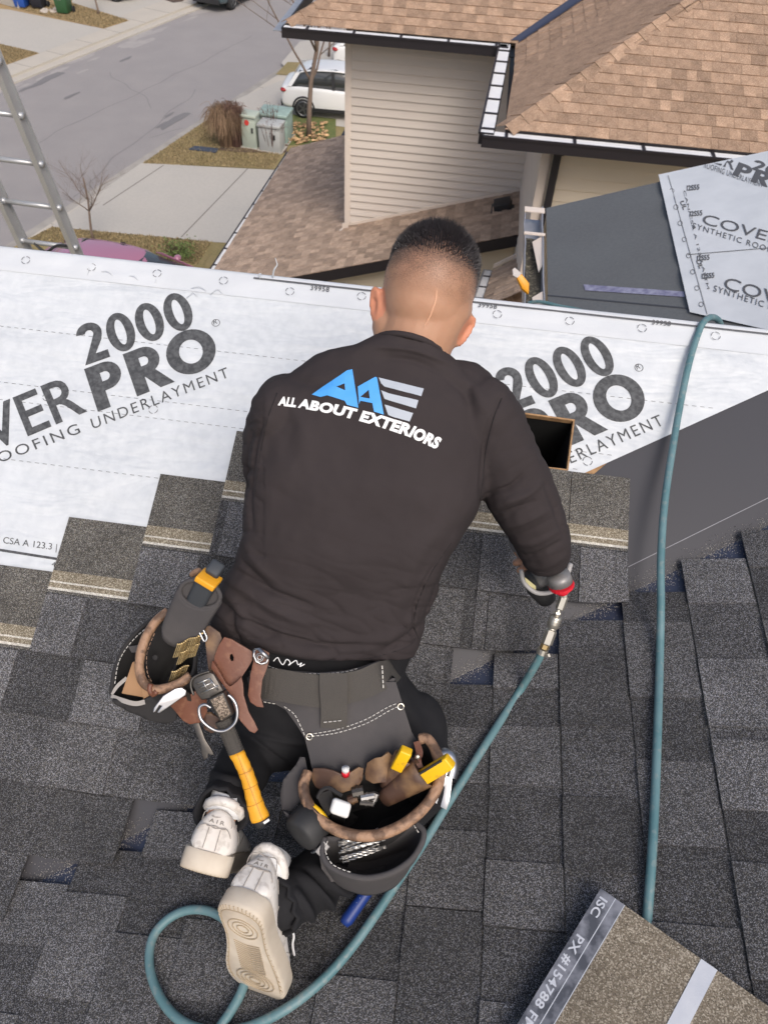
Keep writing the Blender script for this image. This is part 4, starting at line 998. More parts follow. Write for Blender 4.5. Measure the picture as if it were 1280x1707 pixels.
# ------------------------------------------------------------------ cars
def car(name, loc, yaw, s, paint, label, kind='suv', roofrack=False):
    t = thing(name, loc, label, 'car'); loc = Vector(loc); c_, s_ = math.cos(yaw), math.sin(yaw)
    W_ = lambda x, y, z: loc+Vector((x*c_-y*s_, x*s_+y*c_, z))*s           # x forward
    hs = [(-2.25, .55, .95, .72), (-2.22, .35, 1.05, .82), (-2.0, .30, 1.12, .90), (-1.2, .28, 1.12, .92), (0, .26, 1.08, .925), (1.1, .27, 1.02, .91), (1.8, .3, .95, .87), (2.15, .34, .86, .78), (2.28, .45, .72, .62)]
    g = Geo(); rings = []
    for x, zb, zt, w in hs:
        m = (zb+zt)/2
        prof = [(-w*.93, zb), (-w, zb+.1), (-w*1.0, m), (-w*.97, zt-.08), (-w*.90, zt), (0, zt+.03), (w*.90, zt), (w*.97, zt-.08), (w, m), (w, zb+.1), (w*.93, zb), (0, zb)]
        rings.append([W_(x, y, z) for y, z in reversed(prof)])
    g.loft(rings)
    b = g.obj('body', paint, t, smooth=True); md = b.modifiers.new('s', 'SUBSURF'); md.levels = md.render_levels = 2; baked(b)
    # glasshouse and roof
    rh = 1.66 if kind == 'suv' else 1.45
    st = [(-1.95, 1.05, 1.10, .80, .80), (-1.55, 1.05, rh-.12, .82, .66), (-1.15, 1.05, rh-.03, .83, .64), (-.2, 1.03, rh, .83, .64), (.45, 1.02, rh-.06, .82, .62), (1.15, 1.0, 1.06, .80, .78)]
    g = Geo(); rings = []
    for x, zb, zt, wb, wt in st:
        rings.append([W_(x, y, z) for y, z in reversed([(-wb, zb), (-wt-.03, zb+(zt-zb)*.75), (-wt*.9, zt), (0, zt+.02), (wt*.9, zt), (wt+.03, zb+(zt-zb)*.75), (wb, zb)])])
    g.loft(rings); gl = g.obj('glasshouse', M['glass'], t, smooth=True)
    g = Geo(); rings = []
    for x, zt, wt in ((-1.72, rh-.19, .64), (-1.5, rh-.085, .67), (-1.15, rh-.01, .67), (-.2, rh+.022, .67), (.35, rh-.02, .655), (.6, rh-.11, .63)):
        rings.append([W_(x, y, z) for y, z in ((wt*1.02, zt-.05), (wt*.9, zt), (0, zt+.025), (-wt*.9, zt), (-wt*1.02, zt-.05), (-wt*.98, zt-.075), (0, zt-.03), (wt*.98, zt-.075))])
    g.loft(rings); ro = g.obj('roof', paint, t, smooth=True); md = ro.modifiers.new('s', 'SUBSURF'); md.levels = md.render_levels = 1; baked(ro)
    for sd_ in (-1, 1):
        for (x0, z0, x1, z1_, nm) in ((-1.98, 1.08, -1.66, rh-.13, 'rear_pillar'), (-.30, 1.04, -.34, rh-.03, 'door_pillar'), (1.18, 1.03, .52, rh-.12, 'front_pillar')):
            g = Geo(); w = .10 if nm == 'door_pillar' else .16
            g.slab([W_(x0, sd_*.825, z0), W_(x0+w, sd_*.835, z0), W_(x1+w, sd_*.69, z1_), W_(x1, sd_*.68, z1_)], (W_(0, sd_*.02, 0)-loc)); g.obj(nm, M['black_pl'] if nm == 'door_pillar' else paint, t)
        g = Geo(); g.box(W_(-1.5, sd_*.90-.01*sd_, .28), W_(2.8, 0, 0)-loc, W_(0, sd_*.03, 0)-loc, (0, 0, .12*s)); g.obj('sill', M['black_pl'], t)
        g = Geo(); g.ell(W_(-2.13, sd_*.72, .93), (W_(.14, 0, 0)-loc, W_(0, .20, 0)-loc, Vector((0, 0, .075*s))), 10, 6); g.obj('tail_light', M['red_lamp'], t, smooth=True)
        g = Geo(); g.ell(W_(2.12, sd_*.64, .74), (W_(.12, 0, 0)-loc, W_(0, .19, 0)-loc, Vector((0, 0, .07*s))), 10, 6); g.obj('headlight', M['glass'], t, smooth=True)
        g = Geo(); g.ell(W_(.85, sd_*1.02, 1.07), (W_(.09, 0, 0)-loc, W_(0, .11, 0)-loc, Vector((0, 0, .075*s))), 8, 6); g.obj('mirror', paint, t, smooth=True)
        for x in (-1.38, 1.42):
            c = W_(x, sd_*.80, .36); axv = (W_(0, sd_*.13, 0)-loc)
            g = Geo(); g.tube([c-axv, c-axv*.8, c+axv*.7, c+axv], [.30*s, .36*s, .36*s, .31*s], 22); w = g.obj('wheel', M['tyre'], t, smooth=True)
            g = Geo(); g.tube([c+axv*.9, c+axv*1.02], .07*s, 10)
            for k in range(5):
                a = k*1.2566; d = (W_(math.cos(a), 0, math.sin(a))-loc); pr = (W_(-math.sin(a), 0, math.cos(a))-loc)
                g.slab([c+axv*.95+d*.05-pr*.03, c+axv*.95+d*.24-pr*.035, c+axv*.95+d*.24+pr*.035, c+axv*.95+d*.05+pr*.03], axv*.1)
            ring = []
            for k in range(25):
                a = k*math.pi/12; ring.append(c+axv*1.0+(W_(math.cos(a), 0, math.sin(a))-loc)*.245)
            g.tube(ring, .018*s, 5); g.obj('rim', M['rim'], w)
            g = Geo(); ar = []
            for k in range(13):
                a = math.pi*k/12; d = W_(math.cos(a), 0, math.sin(a))-loc; cc = W_(x, sd_*.905, .36)
                ar.append(cc+d*.40)
            g.tube(ar, .035*s, 6); g.obj('wheel_arch', M['black_pl'], t)
    g = Geo(); g.box(W_(-2.27, -.7, .34), W_(0, 1.4, 0)-loc, W_(.06, 0, 0)-loc, (0, 0, .2*s)); g.obj('bumper', M['black_pl'], t)
    if roofrack:
        for sd_ in (-1, 1):
            g = Geo(); g.tube([W_(-1.3, sd_*.56, rh+.04), W_(.3, sd_*.56, rh+.05)], .02*s, 6); g.obj('roof_rail', M['black_pl'], t)
    return t
sv = gz(503, 198, .13)
car('parked_suv', (sv.x+1.30, sv.y+.52, .13), rad(2), .86, M['white_paint'], 'white suv on the driveway half hidden behind the beige siding', roofrack=False)
car('parked_suv', (sv.x+2.35, sv.y+5.0, .05), rad(2), .93, M['white_paint'], 'white suv further back, only its rear glass showing by the siding', roofrack=True)
cc = gz(384, 6, 0)
car('parked_car', (cc.x-.1, cc.y+.55, .01), math.atan2(rdv.y, rdv.x)-.0, .92, M['teal_car'], 'dark teal car parked on the road at the top edge', 'car')
cc = gz(196, 10, .1)
car('parked_suv', (cc.x-1.35, cc.y+1.0, .1), rad(-3), .92, mat('olive grey paint', (.23, .26, .2), .3, coat=.6), 'pale green grey car on the driveway across the road', 'suv')
cc = G(175, 430, 1.4)
car('parked_car', (cc.x+.30, cc.y+.05, .02), rad(-8), .96, M['pink'], 'mauve pink car parked below the roof edge beside the ladder', 'car')

# ------------------------------------------------------------------ wheelie bins
def bin_(x, y, m, label, h=1.1, yaw=0):
    b = gz(x, y, .13); t = thing('wheelie_bin', b, label, 'bin', 'wheelie bins standing across the road'); z = Vector((0, 0, 1)); ax = Vector((math.cos(yaw), math.sin(yaw), 0)); ay = Vector((-ax.y, ax.x, 0))
    q = lambda w, d, zz: [b+ax*w*i+ay*d*j+z*zz for i, j in ((-1, -1), (1, -1), (1, 1), (-1, 1))]
    g = Geo(); g.loft([q(.22, .26, .06), q(.25, .30, .5), q(.29, .35, h-.1)]); bevel(g.obj('body', m, t), .02)
    g = Geo(); g.loft([q(.31, .38, h-.1), q(.30, .37, h-.04), q(.24, .30, h)]); bevel(g.obj('lid', m, t), .02)
    for s in (-1, 1):
        g = Geo(); g.tube([b+ax*s*.24+ay*.24+z*.11, b+ax*s*.30+ay*.24+z*.11], .11, 12); g.obj('wheel', M['tyre'], t)
    g = Geo(); g.tube([b-ax*.22+ay*.42+z*(h-.12), b+ax*.22+ay*.42+z*(h-.12)], .018, 6); g.obj('handle', m, t)
    g = Geo(); g.box(b-ax*.09-ay*.335+z*.55, ax*.18, -ay*.006, z*.16); g.obj('crest', M['util_g'], t)
bin_(13, 9, M['bin_green'], 'green wheelie bin at the top left corner behind the kerb')
bin_(41, 18, M['bin_blue'], 'blue wheelie bin between the green and black ones')
bin_(69, 19, M['bin_black'], 'black wheelie bin right of the blue one')
bin_(111, 28, M['bin_green'], 'green wheelie bin alone on the tan grass', 1.2)
g = Geo(); R = random.Random(1)
for k in range(26):
    c = gz(72+R.uniform(0, 32), 22+R.uniform(-2, 6), .15); r = R.uniform(.05, .12); g.ell(c, ((r, 0, 0), (0, r, 0), (0, 0, r*.6)), 7, 5)
tag(g.obj('stones', M['rock']), kind='stuff')
g = Geo(); c0, c1 = gz(-10, 8, .13), gz(34, 21, .13); d = c1-c0; n = Vector((-d.y, d.x, 0)).normalized()
g.box(c0, d, n*.3, (0, 0, .35)); tag(g.obj('garden_wall', M['conc']), 'low pale concrete retaining wall at the top left corner', 'wall')
# navy cover leaning by the corner of the siding
t = thing('patio_cover', gz(562, 232, .1), 'dark navy cloth cover standing behind the corner of the siding', 'cover')
b = Vector((-2.35, 15.9, 0)); top = onY(570, 155, 15.9); g = Geo(); zt = top.z
bl, br = onY(546, 231, 15.9), onY(600, 231, 15.9); n = 12
rg = []
for k, (f, w) in enumerate(((0, 1), (.3, .78), (.6, .5), (.85, .28), (1, .2))):
    cx = bl.x*(1-f)+top.x*f+ .7*w; zz = bl.z-.6+(zt-bl.z+.6)*f; rr = .75*w+.05
    rg.append([Vector((bl.x+.78+(top.x-bl.x-.05)*f*.3+rr*math.cos(a*6.283/n)*(1+.08*(a % 2)), 16.3+rr*math.sin(a*6.283/n)*(1+.08*(a % 2)), zz)) for a in range(n)])
rg.reverse(); g.loft([list(reversed(r)) for r in reversed(rg)]); g.obj('cloth', M['tarp'], t, smooth=True)
g = Geo(); g.tube([Vector((bl.x+.8, 16.3, .1)), Vector((bl.x+.8, 16.3, zt))], .03, 8); g.obj('pole', M['black_pl'], t)
# small shrub with green leaves beside the pink car
t = thing('low_shrub', gz(300, 432, .13), 'low green leafy shrub at the lawn edge by the pink car', 'shrub'); g = Geo(); R = random.Random(6)
for _ in range(700):
    c = gz(300+R.gauss(0, 14), 436+R.gauss(0, 7), .15)+Vector((0, 0, R.uniform(0, .28))); a = Vector((R.uniform(-1, 1), R.uniform(-1, 1), R.uniform(-.3, 1))).normalized()*.035; b = a.orthogonal().normalized()*.016
    g.add([c-a, c+b, c+a, c-b], [(0, 1, 2, 3)])
g.obj('leaves', M['leaf'], t); g = Geo()
for _ in range(40):
    c = gz(300+R.gauss(0, 9), 436+R.gauss(0, 4), .13); g.tube([c, c+Vector((R.uniform(-.1, .1), R.uniform(-.1, .1), .28))], .006, 3)
g.obj('stems', M['twig'], t)

# ------------------------------------------------------------------ the roofer
man = thing('person', P(560, 1250, 1.68), 'kneeling roofer seen from behind in a black long sleeve shirt and white sneakers', 'person')
M['shirt'] = mat('black cotton jersey', (.033, .0265, .0275), .9, var=(5, .5, (.043, .035, .036), .15), bump=(1500, .0003, .5), spec=.25)
M['denim'] = mat('black denim', (.012, .012, .014), .85, var=(25, .4, (.020, .020, .023), .2), bump=(900, .0004, .6), spec=.3)
M['shoe'] = mat('worn white leather', (.74, .71, .67), .55, var=(18, .6, (.50, .45, .39), .13), var2=(60, .45, (.33, .29, .25), .05, .60), bump=(150, .0006, .5))
M['sole'] = mat('dirty cream sole rubber', (.62, .55, .45), .75, var=(16, .5, (.43, .34, .25), .15), bump=(120, .001, .5))
M['tread'] = mat('grimy sole tread', (.40, .32, .22), .8)
M['stitch'] = mat('grey stitching', (.33, .30, .27), .8)
M['print_blue'] = mat('blue shirt print', (.07, .34, .78), .6)
M['print_grey'] = mat('grey shirt print', (.40, .44, .50), .6)
M['print_white'] = mat('white shirt print', (.80, .80, .80), .6)
M['sock'] = mat('white sock', (.7, .7, .7), .9)
def skinmat():
    m = mat('skin with cropped hair', (.47, .265, .170), .5, var=(40, .35, (.40, .205, .125), .15), bump=(260, .0006, .6), spec=.4)
    nt = m.node_tree; b = nt.nodes['Principled BSDF']; L = nt.links.new; N = nt.nodes.new
    src = b.inputs['Base Color'].links[0].from_socket
    at = N('ShaderNodeAttribute'); at.attribute_name = 'hair'
    tc = N('ShaderNodeTexCoord'); nz = N('ShaderNodeTexNoise'); nz.inputs['Scale'].default_value = 900; nz.inputs['Detail'].default_value = 2; L(tc.outputs['Object'], nz.inputs['Vector'])
    mr = N('ShaderNodeMapRange'); mr.inputs['From Min'].default_value = .35; mr.inputs['From Max'].default_value = .65; mr.inputs['To Min'].default_value = -.38; mr.inputs['To Max'].default_value = .38; L(nz.outputs['Fac'], mr.inputs[0])
    ml = N('ShaderNodeMath'); ml.operation = 'MULTIPLY'; L(mr.outputs[0], ml.inputs[0])
    gt = N('ShaderNodeMath'); gt.operation = 'MULTIPLY'; gt.inputs[1].default_value = 3; gt.use_clamp = True; L(at.outputs['Fac'], gt.inputs[0]); L(gt.outputs[0], ml.inputs[1])
    ad = N('ShaderNodeMath'); ad.operation = 'ADD'; ad.use_clamp = True; L(at.outputs['Fac'], ad.inputs[0]); L(ml.outputs[0], ad.inputs[1])
    mx = N('ShaderNodeMix'); mx.data_type = 'RGBA'; L(ad.outputs[0], mx.inputs['Factor']); L(src, mx.inputs[6]); mx.inputs[7].default_value = (.035, .026, .024, 1); L(mx.outputs[2], b.inputs['Base Color'])
    at2 = N('ShaderNodeAttribute'); at2.attribute_name = 'flush'
    mx2 = N('ShaderNodeMix'); mx2.data_type = 'RGBA'; L(at2.outputs['Fac'], mx2.inputs['Factor']); L(mx.outputs[2], mx2.inputs[6]); mx2.inputs[7].default_value = (.62, .24, .14, 1); L(mx2.outputs[2], b.inputs['Base Color'])
    b.inputs['Subsurface Weight'].default_value = .12; b.inputs['Subsurface Radius'].default_value = (.01, .004, .002); b.inputs['Subsurface Scale'].default_value = .5
    return m
M['skin'] = skinmat()
def remesh(g, name, m, parent, vox, sm=6, sub=0):
    o = g.obj(name, m, parent, smooth=True)
    r = o.modifiers.new('r', 'REMESH'); r.mode = 'VOXEL'; r.voxel_size = vox; r.use_smooth_shade = True
    s = o.modifiers.new('s', 'SMOOTH'); s.factor = .5; s.iterations = sm
    baked(o); return o
def pt(g, pts, n=16, k=1.0):                  # tube from (px, py, depth, radius px)
    c = smooth_path([P(*p[:3]) for p in pts], 4); r = smooth_path([Vector((p[3]*p[2]/FPX*k, 0, 0)) for p in pts], 4)
    g.tube(c, [x.x for x in r], n)
    g.ell(c[0], [Vector(v)*r[0].x for v in ((1, 0, 0), (0, 1, 0), (0, 0, 1))]); g.ell(c[-1], [Vector(v)*r[-1].x for v in ((1, 0, 0), (0, 1, 0), (0, 0, 1))])
def body_loft(g, st, k=1.0, n=36, ex=.8):
    rings = []
    L_ = smooth_path([P(a[0], a[1], a[4]+a[5]/2) for a in st], 4); R_ = smooth_path([P(a[2], a[3], a[4]+a[5]/2) for a in st], 4); T_ = smooth_path([Vector((a[5]/2, 0, 0)) for a in st], 4)
    for l, r, t in zip(L_, R_, T_):
        c = (l+r)/2; Wd = (r-l)/2*k; Tv = FW*t.x*k
        rings.append([c+Wd*math.copysign(abs(math.cos(a))**ex, math.cos(a))+Tv*math.copysign(abs(math.sin(a))**ex, math.sin(a)) for a in (2*math.pi*i/n for i in range(n))])
    g.loft(rings)
torso = [(628, 562, 745, 592, 1.322, .15), (590, 578, 765, 612, 1.322, .16), (522, 598, 800, 652, 1.33, .19), (462, 648, 812, 712, 1.315, .22), (432, 715, 812, 775, 1.31, .24),
         (414, 790, 803, 838, 1.31, .25), (408, 850, 776, 884, 1.32, .25), (400, 910, 748, 935, 1.335, .25), (380, 960, 732, 978, 1.36, .25), (362, 1005, 712, 1025, 1.385, .25), (356, 1040, 704, 1062, 1.405, .25), (364, 1066, 694, 1094, 1.425, .24)]
rarm = [(768, 668, 1.43, 68), (815, 722, 1.43, 66), (849, 788, 1.45, 60), (876, 842, 1.48, 57), (900, 890, 1.53, 50), (911, 922, 1.57, 43)]
larm = [(478, 672, 1.42, 52), (452, 735, 1.45, 47), (449, 800, 1.52, 44), (452, 850, 1.60, 42), (490, 880, 1.70, 36), (535, 865, 1.80, 32)]
pelvis = [(372, 1055, 688, 1082, 1.445, .22), (380, 1110, 672, 1135, 1.455, .25), (395, 1165, 676, 1190, 1.465, .26), (410, 1215, 686, 1240, 1.49, .24), (425, 1262, 680, 1275, 1.53, .16)]
rleg = [(628, 1185, 1.575, 78), (668, 1240, 1.57, 74), (697, 1292, 1.55, 60), (640, 1362, 1.53, 54), (575, 1425, 1.475, 50), (520, 1470, 1.42, 48), (474, 1499, 1.365, 46)]
lleg = [(492, 1195, 1.58, 76), (462, 1130, 1.68, 58), (446, 1180, 1.66, 54), (420, 1250, 1.56, 48), (378, 1335, 1.39, 42)]
# ---- the body itself (one skin): head, neck, torso, limbs, hands
hc = P(717, 473, 1.385); ta = rad(15)
HL = (RT*math.cos(ta)-UP*math.sin(ta)); HU = (RT*math.sin(ta)+UP*math.cos(ta)); HF = FW
HUt = (HU*.95+HF*.3).normalized(); HFt = HL.cross(HUt); HFt = HFt if HFt.dot(FW) > 0 else -HFt
g = Geo()
g.ell(hc, (HL*.0835, HU*.096, HF*.100), 28, 20)
g.ell(hc-HU*.030-HF*.004, (HL*.076, HU*.078, HF*.086), 24, 16)
fc = hc+HFt*.062-HUt*.045
g.ell(P(650, 535, 1.405), (HL*.032, HU*.048, HF*.04), 14, 10); g.ell(P(650, 568, 1.405), (HL*.022, HU*.045, HF*.035), 14, 10)
g.ell(hc+HU*.022, (HL*.0815, HU*.072, HF*.088), 24, 16)
g.ell(fc, (HL*.062, HUt*.080, HFt*.060), 20, 14)                       # face and jaw
g.ell(fc+HFt*.060-HUt*.002, (HL*.014, HUt*.024, HFt*.020), 12, 8)      # nose
g.ell(fc+HFt*.052-HUt*.042, (HL*.024, HUt*.010, HFt*.012), 12, 8)      # lips
g.ell(fc+HFt*.046+HUt*.034, (HL*.048, HUt*.010, HFt*.012), 12, 8)      # brow
g.ell(fc+HFt*.042-HUt*.070, (HL*.028, HUt*.016, HFt*.016), 12, 8)      # chin
pt(g, [(722, 508, 1.385, 66), (706, 540, 1.385, 62), (690, 580, 1.40, 62), (672, 620, 1.42, 72)], 20)
for sgn, c, w, h in ((-1, P(629, 508, 1.385), .012, .030), (1, P(772, 552, 1.395), .012, .029)):
    o_ = (HL*sgn*.8-HF*.25).normalized()
    tilt = (HU*.96+HL*sgn*.28).normalized()
    ring = [c+tilt*math.cos(a*.5236)*h+(HF*.55+o_*.45)*math.sin(a*.5236)*.017+o_*.004 for a in range(12)]
    g.tube(ring+[ring[0]], .0050, 8); g.ell(c-o_*.003, (tilt*h*.9, (HF*.8+o_*.3)*.015, o_*.005), 14, 8); g.ell(c-tilt*h*.75-o_*.002, (tilt*.011, HF*.008, o_*.006), 10, 8)
body_loft(g, torso, .83); body_loft(g, pelvis, .84)
pt(g, rarm, 14, .78); pt(g, larm, 14, .78); pt(g, rleg, 14, .82); pt(g, lleg, 14, .82)
pt(g, [(480, 1497, 1.385, 34), (450, 1515, 1.35, 24), (438, 1560, 1.36, 22), (446, 1620, 1.40, 20)], 12); pt(g, [(378, 1330, 1.39, 28), (362, 1385, 1.34, 24), (352, 1420, 1.42, 20)], 12)
def hand(wrist, palm, nrm, thumb_side, curl, rest=False):
    """wrist, palm direction, palm normal, five separate bent fingers"""
    d = palm.normalized(); n = nrm.normalized(); s = d.cross(n).normalized()*thumb_side; n = -s.cross(d)*thumb_side if False else n
    g.ell(wrist+d*.045, (d*.052, s*.040, n*.016), 16, 10); g.tube([wrist-d*.03, wrist+d*.02], .026, 12)
    for i, (off, L_, r) in enumerate(((.030, .074, .0088), (.010, .082, .0090), (-.010, .076, .0087), (-.029, .060, .0078))):
        p = wrist+d*.085+s*off; q = [p-d*.02, p]; dd = d.copy()
        for k in range(3):
            c_ = curl*(.7+.15*i); dd = (dd*math.cos(c_)+n*math.sin(c_)).normalized(); p = p+dd*L_*(.42, .33, .25)[k]; q.append(p)
        g.tube(smooth_path(q, 3), r, 8); g.ell(q[-1], [Vector(v)*r for v in ((1, 0, 0), (0, 1, 0), (0, 0, 1))], 8, 6)
    p = wrist+d*.025+s*.032; q = [wrist+d*.015+s*.015, p, p+(s*.7+d*.6+n*.3)*.034, p+(s*.7+d*.9+n*.7)*.060]
    g.tube(smooth_path(q, 3), .0100, 8)
wr = P(912, 915, 1.60); hand(wr, P(912, 925, 1.72)-wr, RT*-.5-UP*.2, 1, .9)
wl_ = P(540, 862, 1.82); hand(wl_, P(560, 800, 1.93)-wl_, -N1, -1, .12)
body = remesh(g, 'body', M['skin'], man, .0042, 5)
me = body.data; ob = wloc(body)
ha = me.attributes.new('hair', 'FLOAT', 'POINT'); fl = me.attributes.new('flush', 'FLOAT', 'POINT')
hv, fv = [], []
for v in me.vertices:
    p = v.co+ob; r = p-hc; s = r.dot(HU)/.096; f = r.dot(HF)/.10
    x, y = proj(p)
    k = 0
    lat = abs(r.dot(HL))/.0835
    if s > -1.0 and r.length < .15 and f < .9:
        k = min(1, max(0, (s+.60)/1.15))**1.1*.85
        k = min(1, max(0, (s+.62)/1.25)**1.25*1.0+ .18*noise.noise(Vector((r.dot(HL)*40, r.dot(HU)*60, 1)))*(1 if -.4 < s < .7 else 0))
        if s < -.1: k *= max(.0, 1-max(0, lat-.72)*2.2)
    ear = min((p-P(629, 508, 1.385)).length, (p-P(774, 552, 1.395)).length)
    if ear < .034: k = 0
    # the scar: a pale line up the back of the skull
    sx = 727+(706-727)*((y-485)/60.0)+2.5*math.sin((y-485)/60*3.0) if 480 < y < 548 else None
    fvv = .75 if ear < .030 else 0
    if sx is not None and abs(x-sx) < 2.6 and f < .3: k = 0; fvv = .0
    hv.append(k); fv.append(fvv)
ha.data.foreach_set('value', hv); fl.data.foreach_set('value', fv)
# scar as a raised pale thread of skin
bvb = BVHTree.FromPolygons([v.co+ob for v in me.vertices], [tuple(p.vertices) for p in me.polygons])
def on_body(x, y, l=0, bv=None):
    d = ray(x, y).normalized(); h = (bv or bvb).ray_cast(CAM, d); return (h[0]+h[1]*l) if h[0] else None
g = Geo(); sc = [on_body(x, y, .0002) for x, y in ((727.5, 484), (727, 492), (725, 503), (721, 515), (717, 526), (712, 536), (706, 546))]
g.tube(smooth_path(sc, 4), [.0002+.0016*math.sin(math.pi*i/24)**.5 for i in range(25)], 6); g.obj('scar', mat('scar', (.70, .40, .26), .5), body, smooth=True)
# hair: cropped strands over the crown
R = random.Random(12); g = Geo(); cnt = 0
polys = [p for p in me.polygons]
for p in polys:
    if cnt > 45000: break
    c = p.center+ob; r = c-hc
    if r.length > .14: continue
    s = r.dot(HU)/.096; f = r.dot(HF)/.10
    if s < -.25 or f > .85: continue
    dens = .35+max(0, s+.1)*5.5
    n_ = int(dens)+(R.random() < dens % 1)
    for _ in range(n_):
        vs = [me.vertices[i].co+ob for i in p.vertices]; w = [R.random() for _ in vs]; sw = sum(w); q = sum((v*a for v, a in zip(vs, w)), Vector())/sw
        L_ = (.0014+.0190*max(0, (s-.10)/.90)**1.25)*R.uniform(.6, 1.25); nn = (p.normal+HU*.55+Vector((R.gauss(0, .3), R.gauss(0, .3), R.gauss(0, .3)))).normalized(); t = nn.orthogonal().normalized()*(.0004 if s < .3 else .00085)
        g.add([q-t, q+t, q+nn*L_], [(0, 1, 2)]); cnt += 1
tag(g.obj('hair', mat('black hair', (.022, .019, .022), .5, island=.5), man), kind='stuff')

# ---- clothes
AMP = [1.7]
def crease(o, lines, bv=None):
    """push vertices along their normals near picked lines: (points px, amplitude m, half-width px)"""
    me = o.data; ob = wloc(o); n = len(me.vertices)
    co = np.empty(n*3); me.vertices.foreach_get('co', co); co = co.reshape(-1, 3)+np.array(ob)-np.array(CAM)
    z = co@np.array(FW); X = 640+FPX*(co@np.array(RT))/z; Y = 853.5-FPX*(co@np.array(UP))/z
    nr = np.empty(n*3); me.vertices.foreach_get('normal', nr); nr = nr.reshape(-1, 3)
    face = (-(nr@np.array(FW))).clip(0, 1)**.5
    d = np.zeros(n)
    for pts, amp, w in lines:
        pp = [p.xy for p in smooth_path([Vector((x, y, 0)) for x, y in pts], 6)]
        dist = np.full(n, 1e9); tt = np.zeros(n); N_ = len(pp)-1
        for i in range(N_):
            a, b = np.array(pp[i]), np.array(pp[i+1]); e = b-a; L2 = (e@e)+1e-9
            t = (((X-a[0])*e[0]+(Y-a[1])*e[1])/L2).clip(0, 1); dd = np.hypot(X-a[0]-t*e[0], Y-a[1]-t*e[1]); m = dd < dist; dist[m] = dd[m]; tt[m] = ((i+t)/N_)[m]
        taper = np.sin(np.pi*tt.clip(.02, .98))**.5
        amp = amp*AMP[0]
        # a soft fold: ridge with a narrow valley at its side
        d += amp*np.exp(-(dist/w)**2)*taper
    co2 = co+nr*(d*face)[:, None]+np.array(CAM)-np.array(ob)
    me.vertices.foreach_set('co', co2.ravel()); me.update()
def ripple(o, amp, sc, stretch=(1, 1, 1), seed=0):
    me = o.data; n = len(me.vertices); co = np.empty(n*3); me.vertices.foreach_get('co', co); co = co.reshape(-1, 3); nr = np.empty(n*3); me.vertices.foreach_get('normal', nr); nr = nr.reshape(-1, 3)
    k = np.array([noise.noise(Vector((c[0]*sc*stretch[0], c[1]*sc*stretch[1], c[2]*sc*stretch[2]+seed)))+.5*noise.noise(Vector((c[0]*sc*stretch[0], c[1]*sc*stretch[1], c[2]*sc*stretch[2]+seed))*2.3) for c in co])
    me.vertices.foreach_set('co', (co+nr*(k*amp)[:, None]).ravel()); me.update()
def folds(o):
    me = o.data; ob = wloc(o); n = len(me.vertices); co = np.empty(n*3); me.vertices.foreach_get('co', co); co = co.reshape(-1, 3); nr = np.empty(n*3); me.vertices.foreach_get('normal', nr); nr = nr.reshape(-1, 3)
    k = np.zeros(n)
    for i, c in enumerate(co):
        p = Vector(c)+ob; x, y = proj(p)
        w = min(1, max(0, (y-900)/130))*.9 + .12
        if x > 790: w = max(w*.5, min(1, (x-790)/60)*.42)
        if x < 440: w = max(w, .8)
        a = p.dot(RT); b = p.dot(UP)
        if x > 800: q = Vector((a*7+b*3, b*26-a*12, 5))
        else: q = Vector((a*7-b*2, b*24+a*9, 1))
        r = 1-abs(noise.noise(q)); r2 = 1-abs(noise.noise(q*1.9+Vector((4, 4, 4))))
        k[i] = (-.0042*r**7 - .0022*r2**8)*w
    me.vertices.foreach_set('co', (co+nr*k[:, None]).ravel()); me.update()
g = Geo(); body_loft(g, torso, 1.0); pt(g, rarm, 18); pt(g, larm, 18)
g.ell(P(800, 690, 1.41), (RT*.068, UP*.075, FW*.07)); g.ell(P(468, 690, 1.40), (RT*.055, UP*.07, FW*.07))

